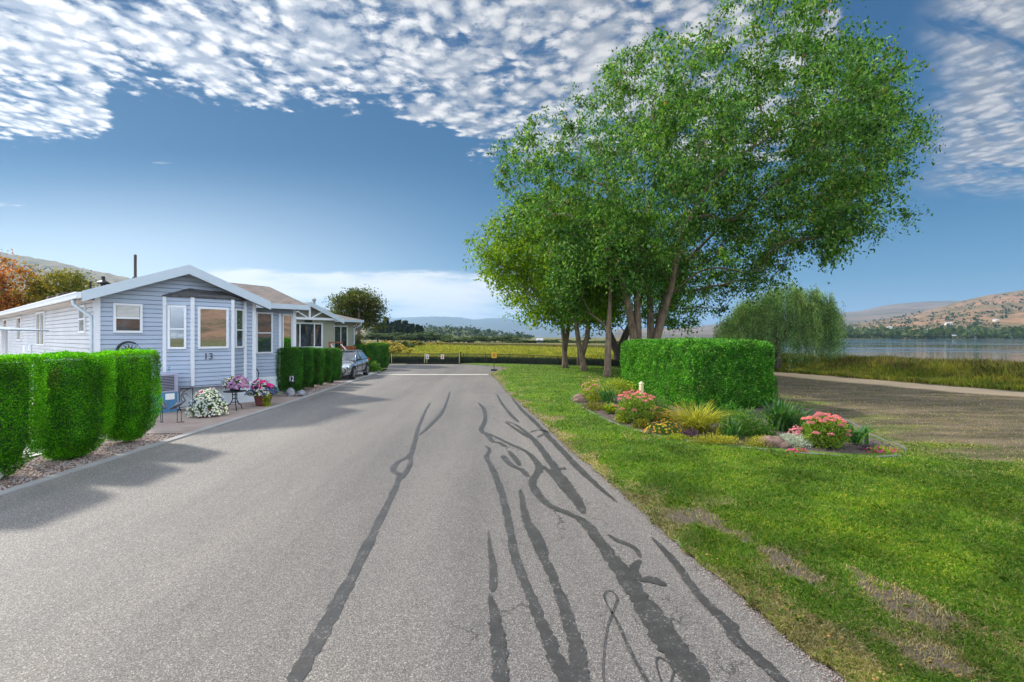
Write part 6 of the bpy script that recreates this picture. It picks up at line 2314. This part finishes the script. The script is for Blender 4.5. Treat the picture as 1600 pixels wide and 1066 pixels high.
b = MB(); b.box(-.5, .5, -.66, .04, 0, .047); b.build('base_pad', M['kerb'], ac)
b = MB()
for i in range(3):
    b.box(-.2, -.05, -.628, -.6205, .24 + i * .06, .262 + i * .06)
b.build('handle', M['grey_box'], ac)
ob = MB(); front.box(ob, 1.62, 1.86, .018, .09, 1.17, 1.29)
M['teal'] = simple('teal_plastic', (0.10, 0.28, 0.34), .4)
ob.build('outlet_box', M['teal'], home, bevel=.01)

# wrought iron curl stand beside the cabinet
ps = empty('plant_stand', home_pt(1.98, .5), HA, 'thin curled black iron plant stand between the blue cabinet and the white flowers', 'plant stand')
b = MB()
b.tube([(.12, 0, 0), (.12, 0, .66)], .012, 6)
b.tube([(.12 - .30 * math.sin(t), 0, .40 + .26 * math.cos(t) * 1.0) for t in np.linspace(0, 2.2, 14)], .011, 6)
b.tube([(-.22, 0, .12), (-.22, 0, .58), (-.16, 0, .66), (.12, 0, .66)], .012, 6)
b.tube([(-.22, 0, .12), (.12, 0, .12)], .010, 6)
b.build('frame', M['black'], ps)
b = MB(); b.tube([(-.22, .12, 0), (-.22, 0, .12), (-.22, -.12, 0)], .01, 6); b.tube([(.12, .12, 0), (.12, 0, .06), (.12, -.12, 0)], .01, 6)
b.build('foot', M['black'], ps)


# herons
def heron(px, py, h, label, rz):
    x, y = at(px, py)
    o = empty('heron_statue', (x, y, .014), rz, label, 'garden statue')
    b = MB()
    for sx in (-.045, .045):
        b.tube([(sx, 0, .0), (sx, .01, h * .25), (sx * .7, 0, h * .45)], [.008, .007, .010], 6)
        for a in (-.5, 0, .5):
            b.tube([(sx, 0, .006), (sx + .07 * math.cos(a), .07 * math.sin(a), .006)], [.007, .003], 5)
    b.tube([(-.045, 0, .004), (.045, 0, .004)], .006, 5)
    b.build('leg', M['black'], o)
    b = MB()
    b.tube([(-.20, 0, h * .42), (-.12, 0, h * .50), (-.02, 0, h * .60), (.06, 0, h * .66), (.10, 0, h * .68)], [.006, .045, .062, .04, .018], 10)
    b.tube([(.09, 0, h * .66), (.13, 0, h * .72), (.10, 0, h * .80), (.07, 0, h * .88), (.10, 0, h * .95), (.15, 0, h * .94), (.18, 0, h * .90)], [.022, .017, .015, .014, .022, .018, .010], 8)
    b.build('body', M['iron_g'], o, smooth=True)
    b = MB()
    b.tube([(.16, 0, h * .92), (.22, 0, h * .84), (.26, 0, h * .76)], [.012, .007, .002], 6)
    b.build('beak', M['iron_g'], o, smooth=True)
    b = MB()
    for s_ in (-1, 1):
        b.tube([(.05, s_ * .035, h * .64), (-.06, s_ * .058, h * .58), (-.20, s_ * .03, h * .44)], [.01, .028, .004], 8)
    b.build('wing', M['iron_g'], o, smooth=True)
    return o


M['iron_g'] = simple('patinated_metal', (0.13, 0.14, 0.17), .4, metal=.6, var=.5, scale=12)
heron(280, 661, .76, 'metal heron statue bending its neck before the blue cabinet', .35)
heron(253, 661, .80, 'metal heron statue half hidden behind the clipped cedar', 2.6)


# potted flowers
M['terracotta'] = simple('dark_red_pot', (0.16, 0.045, 0.04), .5, var=.15)
x, y = at(325, 651)
pt = cushion('flower_pot', x, y, .43, .42, .66, 4200, .045, M['lf_green'], 'large mound of white flowers with blue and red blooms spilling over its pot', 'flower pot', 511, z=.06, flowers=[
    (M['wpetal'], 900, .030, 'white_flowers', -1, (.0, -1, -.35)), (M['blue_f'], 380, .03, 'blue_flowers', .25, (-1, .2, .25)), (M['blue_f'], 200, .03, 'blue_flowers', .3, (1, .6, .45)),
    (M['magenta'], 46, .055, 'red_flowers', .82)])
b = MB(); b.lathe([(.20, -.045), (.24, -.03), (.29, .12), (.31, .14), (.31, .19), (.27, .19)], (0, 0, 0), 24); b.build('pot', M['terracotta'], pt, smooth=False)

tb = empty('garden_table', (*at(367, 641), .014), HA, 'small round black metal table carrying a pot of lilac flowers', 'table')
TH = .55
b = MB(); b.lathe([(.30, TH - .02), (.31, TH - .012), (.31, TH), (.30, TH + .006)], (0, 0, 0), 30); b.build('tabletop', M['black'], tb)
for a in range(3):
    th_ = a * 2 * math.pi / 3 + .3
    c_, s_ = math.cos(th_), math.sin(th_)
    b = MB(); b.tube([(c_ * .07, s_ * .07, TH - .02), (c_ * .06, s_ * .06, .30), (c_ * .12, s_ * .12, .18), (c_ * .21, s_ * .21, .10), (c_ * .24, s_ * .24, .0)], .014, 7)
    b.build('leg', M['black'], tb, smooth=True)
b = MB()
for z_, r_ in ((.33, .065), (.44, .068), (.22, .10)):
    b.tube([(r_ * math.cos(t), r_ * math.sin(t), z_) for t in np.linspace(0, 2 * math.pi, 17)], .008, 5, cap=False)
b.build('ring', M['black'], tb)
x, y = at(367, 641)
pt = cushion('flower_pot', x, y, .36, .30, .34, 1900, .045, M['lf_green'], 'pot of lilac, white and yellow flowers standing on the small black table', 'flower pot', 521, z=.014 + TH + .09, flowers=[
    (M['lilac'], 420, .036, 'lilac_flowers', .0, (1, -.3, .1)), (M['wpetal'], 170, .026, 'white_flowers', -1, (0, -1, .3)), (M['lilac'], 150, .032, 'lilac_flowers', .2, (-1, 0, .3)), (M['yel_f'], 36, .034, 'yellow_flowers', .6)])
b = MB(); b.lathe([(.10, -.082), (.13, -.07), (.16, .06), (.17, .08), (.14, .08)], (0, 0, 0), 20); b.build('pot', M['darkplastic'], pt)

x, y = at(411, 634)
pt = cushion('flower_pot', x, y, .44, .42, .42, 2600, .05, M['lf_green'], 'dark red pot of magenta and white flowers with a lime trailing plant by the kerb', 'flower pot', 531, z=.34, flowers=[
    (M['magenta'], 150, .070, 'magenta_flowers', .55), (M['wpetal'], 520, .028, 'white_flowers', -1, (-.3, -1, .35)), (M['blue_f'], 420, .034, 'blue_flowers', .1, (-1, -.1, .2)), (M['blue_f'], 380, .034, 'blue_flowers', .1, (1, .1, .3)),
    (M['pink'], 60, .05, 'pink_flowers', .6, (1, 0, .1))])
b = MB(); b.lathe([(.17, -.325), (.20, -.31), (.27, .0), (.29, .02), (.29, .06), (.24, .06)], (0, 0, 0), 24); b.build('pot', M['terracotta'], pt)
r = rng(533)
nn = 700
Q = np.stack([.24 + r.normal(0, .055, nn), -.22 + r.normal(0, .05, nn), r.uniform(-.33, .14, nn)], 1)
link_mesh('trailing_leaves', np_mesh('trailing_leaves', leaf_verts(Q, r.normal(0, .5, Q.shape) + [0, 0, -1], r.normal(0, 1, Q.shape), r.uniform(.03, .06, nn), .6), 4, M['lf_lime']), pt)

# iron chair against the wing wall
x, y = -8.84, 16.75
chr_ = empty('garden_chair', (x, y, .014), HA + math.pi * .12, 'dark green iron chair with an oval back against the wall behind the magenta flowers', 'chair')
b = MB(); b.box(-.22, .22, -.22, .22, .43, .455); b.build('seat', M['black'], chr_, bevel=.01)
for sx in (-.2, .2):
    for sy in (-.2, .2):
        b = MB(); b.tube([(sx, sy, .43), (sx * 1.1, sy * 1.15, 0)], .012, 6); b.build('leg', M['black'], chr_)
b = MB()
b.tube([(.20 * math.cos(t), .20 + .0 * t, .82 + .25 * math.sin(t)) for t in np.linspace(0, 2 * math.pi, 25)], .014, 6, cap=False)
b.tube([(-.2, .2, .45), (-.17, .2, .70)], .013, 6); b.tube([(.2, .2, .45), (.17, .2, .70)], .013, 6)
for a in (-.1, 0, .1):
    b.tube([(a, .2, .6), (a * .6, .2, .82), (a, .2, 1.04)], .008, 5)
b.build('backrest', M['black'], chr_)

# sun ornament on the wall
so_ = empty('wall_ornament', home_pt(.70, .03, 1.76), HA, 'round black wall ornament with a red centre above the clipped cedar', 'wall ornament')
b = MB()
b.tube([(.26 * math.cos(t), 0, .26 * math.sin(t)) for t in np.linspace(0.9, 0.9 + math.pi * 1.15, 26)], [.012 + .02 * math.sin(math.pi * i / 25) for i in range(26)], 8)
for i in range(12):
    a = i * math.pi / 6
    b.tube([(.07 * math.cos(a), 0, .07 * math.sin(a)), (.14 * math.cos(a), 0, .14 * math.sin(a)), (.20 * math.cos(a + .1), 0, .20 * math.sin(a + .1))], [.02, .012, .003], 6)
for i in range(7):
    a = -1.2 + i * .32
    for q in (.21, .26):
        b.tube([(q * math.cos(a), -.01, q * math.sin(a)), (q * math.cos(a), .01, q * math.sin(a))], .012, 6)
b.build('rays', M['black'], so_)
M['red'] = simple('red_enamel', (0.55, 0.045, 0.02), .4)
b = MB(); b.lathe([(.085, -.012), (.075, .01), (.03, .022)], (0, 0, 0), 16)
o = b.build('centre', M['red'], so_); o.rotation_euler = (R(90), 0, 0)

# number 12 stake sign
x, y = at(456, 619)
sg = empty('number_sign', (x, y, 0), R(-25), 'small black sign on a stake with white number 12 before the first dark cedar', 'sign')
b = MB(); b.tube([(0, 0, 0), (0, 0, .56)], .011, 6); b.build('stake', M['black'], sg)
b = MB(); b.box(-.15, .15, -.015, .015, .50, .74); b.lathe([(.05, .73), (.03, .76), (.01, .77)], (0, 0, 0), 10); b.build('board', M['black'], sg, bevel=.006)
M['bright'] = simple('white_numerals', (0.9, 0.92, 0.95), .4, var=.02)
tx = text_part('numeral', '12', M['bright'], sg, (0, -.018, .625), (R(90), 0, 0), .27, .003)

# ================================================================== CAR
M['car'] = simple('silver_car_paint', (0.40, 0.40, 0.43), .22, metal=.75, var=.03, coat=1.0)
M['car_glass'] = glass_mat('car_window_glass', (0.05, 0.06, 0.075), 0.2)
M['tyre'] = simple('tyre_rubber', (0.015, 0.015, 0.016), .85)
M['rim'] = simple('alloy_rim', (0.45, 0.46, 0.48), .25, metal=.9)
M['lamp'] = simple('headlamp_lens', (0.75, 0.78, 0.82), .08, metal=.5, var=.05, coat=1.0)
car = empty('parked_car', (-8.98, 25.75, 0), R(3), 'silver grey saloon car parked facing the camera on the driveway beside the dark cedars', 'car')
# local axes: front bumper towards -y, length 4.4, width 1.76
st = [(-2.20, .70, .30, .62, .62), (-2.12, .78, .22, .70, .72), (-1.80, .85, .20, .74, .80), (-1.40, .875, .20, .80, .88), (-0.90, .88, .20, .86, .95), (-.55, .88, .20, .88, .97), (0.2, .88, .20, .90, .97),
      (1.0, .88, .20, .92, .98), (1.5, .87, .20, .94, 1.00), (1.9, .83, .24, .94, 1.02), (2.12, .78, .30, .92, 1.00), (2.20, .70, .36, .80, .90)]
V = []; Fc = []
nq = 0
for (yy_, w, zb, zs, zt) in st:
    half = [(0, zb), (w * .80, zb), (w * .97, zb + .10), (w, (zb + zs) * .5), (w * .985, zs * .93), (w * .90, zs + (zt - zs) * .55), (w * .62, zt - .01), (0, zt + .01)]
    ringp = [(x_, z_) for x_, z_ in half] + [(-x_, z_) for x_, z_ in half[-2:0:-1]]
    nq = len(ringp)
    V += [(x_, yy_, z_) for x_, z_ in ringp]
for i in range(len(st) - 1):
    for k_ in range(nq):
        Fc.append((i * nq + k_, i * nq + (k_ + 1) % nq, (i + 1) * nq + (k_ + 1) % nq, (i + 1) * nq + k_))
Fc.append(tuple(range(nq))); Fc.append(tuple((len(st) - 1) * nq + k_ for k_ in range(nq - 1, -1, -1)))
b = MB(); b.add(V, Fc)
body = b.build('body', M['car'], car, smooth=True)
sm = body.modifiers.new('sub', 'SUBSURF'); sm.levels = 1; sm.render_levels = 2
# cabin: glass house with roof skin and pillars
gh = [(-.92, .74, .94, .96), (-.10, .62, 1.38, .97), (.35, .60, 1.43, .97), (.95, .60, 1.41, .98), (1.75, .66, 1.04, 1.0)]
b = MB(); vs = []
for (yy_, wt_, zt, zb) in gh:
    vs += [(-.80, yy_ if yy_ not in (-.10,) else -.30, zb - .03), (-wt_, yy_, zt), (wt_, yy_, zt), (.80, yy_ if yy_ not in (-.10,) else -.30, zb - .03)]
fs = []
for i in range(4):
    for k_ in range(3):
        fs.append((i * 4 + k_, i * 4 + k_ + 1, (i + 1) * 4 + k_ + 1, (i + 1) * 4 + k_))
b.add(vs, fs)
b.build('cabin_glass', M['car_glass'], car, smooth=False)
b = MB()
tp = [(-.14, .625, 1.385), (.35, .61, 1.45), (.95, .61, 1.43), (1.12, .61, 1.36)]
vs = []
for (yy_, wt_, zt) in tp:
    vs += [(-wt_ - .015, yy_, zt - .03), (-wt_ * .8, yy_, zt + .015), (wt_ * .8, yy_, zt + .015), (wt_ + .015, yy_, zt - .03)]
fs = [(i * 4 + k_, i * 4 + k_ + 1, (i + 1) * 4 + k_ + 1, (i + 1) * 4 + k_) for i in range(3) for k_ in range(3)]
b.add(vs, fs)
for sx in (-1, 1):
    b.tube([(sx * .81, -.95, .93), (sx * .64, -.10, 1.39)], .028, 6)
    b.tube([(sx * .64, -.10, 1.39), (sx * .62, .5, 1.44), (sx * .62, 1.0, 1.40), (sx * .70, 1.75, 1.03)], .026, 6)
    b.tube([(sx * .83, .28, .94), (sx * .635, .32, 1.41)], .022, 6)
b.build('roof', M['car'], car, smooth=True)
for sx in (-1, 1):
    for yy_ in (-1.36, 1.32):
        wq = MB()
        def ringpts(rad, xx):
            return [(xx, yy_ + rad * math.cos(t), .325 + rad * math.sin(t)) for t in np.linspace(0, 2 * math.pi, 29)[:-1]]
        a_in, a_out = sx * .68, sx * .90
        n_ = 28
        vs = ringpts(.30, a_in) + ringpts(.325, sx * .70) + ringpts(.325, sx * .87) + ringpts(.30, a_out) + ringpts(.215, sx * .895)
        fs = [(i * n_ + k_, i * n_ + (k_ + 1) % n_, (i + 1) * n_ + (k_ + 1) % n_, (i + 1) * n_ + k_) for i in range(4) for k_ in range(n_)]
        wq.add(vs, fs)
        wo_ = empty('wheel', (0, 0, 0)); wo_.parent = car
        wq.build('tyre', M['tyre'], wo_)
        rq = MB()
        rq.add([(sx * .875, yy_, .325)] + ringpts(.215, sx * .88), [(0, k_ + 1, (k_ + 1) % n_ + 1) for k_ in range(n_)])
        rq.build('hub', M['grille'], wo_)
        rq = MB()
        for k_ in range(8):
            a = k_ * math.pi / 4
            rq.tube([(sx * .892, yy_ + .03 * math.cos(a), .325 + .03 * math.sin(a)), (sx * .895, yy_ + .205 * math.cos(a), .325 + .205 * math.sin(a))], .018, 5)
        rq.tube([(sx * .893, yy_ + .21 * math.cos(t), .325 + .21 * math.sin(t)) for t in np.linspace(0, 2 * math.pi, 29)], .014, 5, cap=False)
        rq.build('rim', M['rim'], wo_)
        aq = MB()
        aq.tube([(sx * .872, yy_ + .375 * math.cos(t), .325 + .375 * math.sin(t)) for t in np.linspace(-.15, math.pi + .15, 20)], .018, 6)
        aq.add([(sx * .883, yy_, .325)] + [(sx * .883, yy_ + .36 * math.cos(t), .325 + .36 * math.sin(t)) for t in np.linspace(0, math.pi, 16)], [(0, k_, k_ + 1) for k_ in range(1, 16)])
        aq.build('wheel_arch', M['tyre'], car)
    hq = MB()
    hq.hull8([(sx * .45, -2.17, .60), (sx * .80, -2.02, .62), (sx * .82, -1.72, .70), (sx * .50, -1.95, .68)], [(sx * .45, -2.15, .70), (sx * .80, -2.0, .74), (sx * .835, -1.66, .80), (sx * .52, -1.90, .79)])
    hq.build('headlight', M['lamp'], car, bevel=.01)
    mq = MB()
    mq.tube([(sx * .84, -.62, .98), (sx * .93, -.62, 1.0), (sx * 1.02, -.60, 1.0)], [.03, .075, .055], 8)
    mq.build('mirror', M['grille'], car, smooth=True)
b = MB(); b.box(-.42, .42, -2.215, -2.16, .50, .66); b.box(-.60, .60, -2.225, -2.15, .26, .40); b.build('grille', M['grille'], car, bevel=.02)
b = MB(); b.box(-.62, .62, -2.235, -2.19, .42, .47); b.build('bumper_trim', M['rim'], car, bevel=.01)
b = MB()
for sx in (-1, 1):
    b.tube([(sx * .885, -.9, .25), (sx * .885, .9, .25)], .02, 5)
    b.tube([(sx * .872, -.7, .9), (sx * .885, .5, .91), (sx * .885, 1.4, .93)], .007, 4)
    for yy_ in (-.05, .85):
        b.box(sx * .885 - .012, sx * .885 + .012, yy_ - .09, yy_ + .09, .80, .83)
b.build('door_handle', M['rim'], car)
b = MB()
for sx in (-1, 1):
    for yy_ in (-.72, .25, 1.1):
        b.tube([(sx * .881, yy_, .28), (sx * .887, yy_, .58), (sx * .868, yy_ + .01, .88)], .006, 4)
b.build('door_gap', M['tyre'], car)
for sx in (-1, 1):
    b = MB(); b.box(sx * .70 - .10, sx * .70 + .10, 2.08, 2.20, .78, .92); b.build('tail_light', M['red'], car, bevel=.02)

cushion('leafy_plant', -8.62, 29.55, .42, .5, .5, 1400, .08, M['lf_green'], 'loose green plant at the foot of the far cedar block by the kerb', 'plant', 541)

# ================================================================== FENCE, GATES, SIGNS
def mesh_mat():
    m, t, p, out = new_mat('chain_link')
    c = t.coord('Object')
    x, y, z = t.sep(c)
    k = 2 * math.pi / .075
    a = t.m('ABSOLUTE', t.m('SINE', t.m('MULTIPLY', t.m('ADD', x, z), k * .5)))
    b = t.m('ABSOLUTE', t.m('SINE', t.m('MULTIPLY', t.m('SUBTRACT', x, z), k * .5)))
    wire = t.m('LESS_THAN', t.m('MINIMUM', a, b), 0.30)
    p.inputs['Base Color'].default_value = (0.02, 0.022, 0.024, 1)
    p.inputs['Roughness'].default_value = .5
    tr = t.n.new('ShaderNodeBsdfTransparent')
    mx = t.n.new('ShaderNodeMixShader')
    t.link(wire, mx.inputs[0]); t.l.new(tr.outputs[0], mx.inputs[1]); t.l.new(p.outputs[0], mx.inputs[2])
    t.l.new(mx.outputs[0], out.inputs['Surface'])
    return m


M['link'] = mesh_mat()
M['screen'] = simple('dark_privacy_fabric', (0.045, 0.05, 0.055), .8, var=.45, scale=2.5)
M['post_y'] = simple('pale_yellow_post', (0.50, 0.48, 0.26), .5, var=.15)
M['signw'] = simple('sign_white', (0.72, 0.70, 0.70), .5, var=.04)
M['signr'] = simple('sign_red', (0.55, 0.03, 0.05), .5, var=.05)
M['signy'] = simple('sign_yellow', (0.80, 0.42, 0.02), .5, var=.06)


def panel(root, L, h, z0=.06, zoff=0.0):
    b = MB(); b.add([(0, 0, z0 + zoff), (L, 0, z0 + zoff), (L, 0, h + zoff), (0, 0, h + zoff)], [(0, 1, 2, 3)])
    b.build('mesh_panel', M['link'], root)


def gate(p0, p1, h, label, sign_px):
    L = math.dist(p0, p1); a = math.atan2(p1[1] - p0[1], p1[0] - p0[0])
    o = empty('gate', (p0[0], p0[1], 0), a, label, 'gate')
    panel(o, L, h)
    b = MB()
    b.tube([(.05, 0, .08), (L - .05, 0, .08)], .022, 6); b.tube([(.05, 0, h), (L - .05, 0, h)], .022, 6); b.tube([(L / 2, 0, .08), (L / 2, 0, h)], .022, 6)
    b.build('rail', M['black'], o)
    b = MB()
    for x_ in (.05, L - .05):
        b.tube([(x_, 0, .05), (x_, 0, h + .02)], .026, 6)
    b.build('upright', M['post_y'], o)
    b = MB(); b.tube([(.05, 0, .07), (L - .05, 0, .07)], .012, 5); b.build('bottom_wire', M['post_y'], o)
    sx = sign_px
    b = MB(); b.box(sx - .13, sx + .13, -.045, -.030, h - .42, h - .05); s_ = b.build('warning_sign', M['signw'], o)
    b = MB(); b.box(sx - .07, sx + .07, -.049, -.046, h - .36, h - .26); b.box(sx - .03, sx + .03, -.049, -.046, h - .25, h - .12); b.build('marking', M['signr'], s_)
    return o


GY = 38.9
def gx(px, Y=GY):
    return (px - 800) / F * Y


GHT = .80
gp = [gx(609.5), gx(665), gx(720)]
gate((gp[0] + .07, GY), (gp[1] - .03, GY), GHT, 'left leaf of the black mesh double gate at the road end', 2.95)
gate((gp[1] + .05, GY), (gp[2] - .07, GY), GHT, 'right leaf of the black mesh double gate at the road end', 1.32)
for x_, lb in ((gp[0], 'dark gate post with pale side at the left end of the gates'), (gp[2], 'tall dark gate post where the gates meet the long fence')):
    b = MB(); b.tube([(0, 0, 0), (0, 0, GHT + .12)], .045, 8); b.lathe([(.055, GHT + .12), (.03, GHT + .16), (.01, GHT + .17)], (0, 0, 0), 8)
    tag(b.build('gate_post', M['black'], None, (x_, GY, 0)), lb, 'post')
fpts = [(gx(724), GY, 0), (gx(759, 38.5), 38.5, 0), (gx(796.6, 37.8), 37.8, 0), (gx(834, 36.6), 36.6, -.02), (gx(871.6, 35.3), 35.3, -.06), (gx(906, 34.4), 34.4, -.12), (gx(940, 33.6), 33.6, -.2), (gx(975, 33), 33, -.25), (gx(1012, 32.5), 32.5, -.28)]
fe = empty('mesh_fence', (0, 0, 0), 0, 'long low black mesh fence running right from the gates behind the lawn trees', 'fence')
for i in range(len(fpts) - 1):
    p, q_ = fpts[i], fpts[i + 1]
    L = math.dist(p[:2], q_[:2]); a = math.atan2(q_[1] - p[1], q_[0] - p[0])
    pn = MB(); pn.add([(0, 0, .05), (L, 0, .05 + q_[2] - p[2]), (L, 0, .78 + q_[2] - p[2]), (0, 0, .78)], [(0, 1, 2, 3)])
    pn.build('mesh_panel', M['link'], fe, (p[0], p[1], p[2]), a)
    b = MB(); b.tube([(p[0], p[1], p[2] + .79), (q_[0], q_[1], q_[2] + .79)], .02, 6); b.build('rail', M['black'], fe)
    b = MB(); b.tube([(p[0], p[1], p[2] - .1), (p[0], p[1], p[2] + .83)], .028, 6); b.build('post', M['black'], fe)
fl = empty('mesh_fence', (0, 0, 0), 0, 'short mesh fence piece left of the gates behind the cedar block', 'fence')
b = MB(); b.tube([(gx(585), GY, .80), (gp[0] - .08, GY, .80)], .02, 6); b.tube([(gx(585), GY, .08), (gp[0] - .08, GY, .08)], .015, 6); b.tube([(gp[0] - .25, GY, 0), (gp[0] - .25, GY, .84)], .025, 6)
b.build('rail', M['post_y'], fl)
pn = MB(); pn.add([(0, 0, .06), (gp[0] - gx(585), 0, .06), (gp[0] - gx(585), 0, .8), (0, 0, .8)], [(0, 1, 2, 3)])
pn.build('mesh_panel', M['link'], fl, (gx(585), GY, 0))
# scrubby reeds standing dark behind the mesh
q = rng(605)
n = 24000
X = q.uniform(-10.5, 9, n); Y = np.interp(X, [-10, -4, 0, 4, 9], [39.4, 39.2, 38.2, 36.2, 33.2]) + q.uniform(.15, .9, n)
tag(link_mesh('fence_scrub', blade_mesh('fence_scrub', np.stack([X, Y, np.full(n, -.15)], 1), q.uniform(.45, .88, n), .03, q.uniform(.2, .9, n), M['scrub'] if 'scrub' in M else M['lf_con'], seed=12)),
    label='dark scrub growing tight behind the black mesh fence and gates', cat='scrub', kind='stuff')

ys_ = empty('warning_sign', (*at(772, 579.5), .0), 0, 'square yellow sign on a thin black stand where the lawn meets the road end', 'sign')
b = MB(); b.box(-.16, .16, -.02, 0, .82, 1.17); b.build('board', M['signy'], ys_, bevel=.01)
b = MB(); b.box(-.09, .09, -.024, -.021, .98, 1.01); b.box(-.11, .11, -.024, -.021, .92, .95); b.box(-.08, .08, -.024, -.021, 1.05, 1.09); b.build('lettering', M['black'], ys_)
b = MB(); b.tube([(0, .015, .08), (0, .015, 1.1)], .018, 6); b.build('pole', M['black'], ys_)
b = MB(); b.box(-.2, .2, -.16, .16, 0.005, .11); b.build('base', M['black'], ys_, bevel=.03)

# ================================================================== HAZE
hz = MB()
hz.box(-16000, 16000, -1500, 12500, -3.0, 640)
hm = bpy.data.materials.new('haze')
hm.use_nodes = True
hn = hm.node_tree
hn.nodes.clear()
ho = hn.nodes.new('ShaderNodeOutputMaterial')
pv_ = hn.nodes.new('ShaderNodeVolumePrincipled')
pv_.inputs['Color'].default_value = (0.45, 0.70, 1.0, 1)
pv_.inputs['Density'].default_value = 0.00010
pv_.inputs['Anisotropy'].default_value = 0.3
hn.links.new(pv_.outputs[0], ho.inputs['Volume'])
tag(hz.build('haze', hm), kind='stuff', label='pale blue haze over the distant hills and lake', cat='haze')
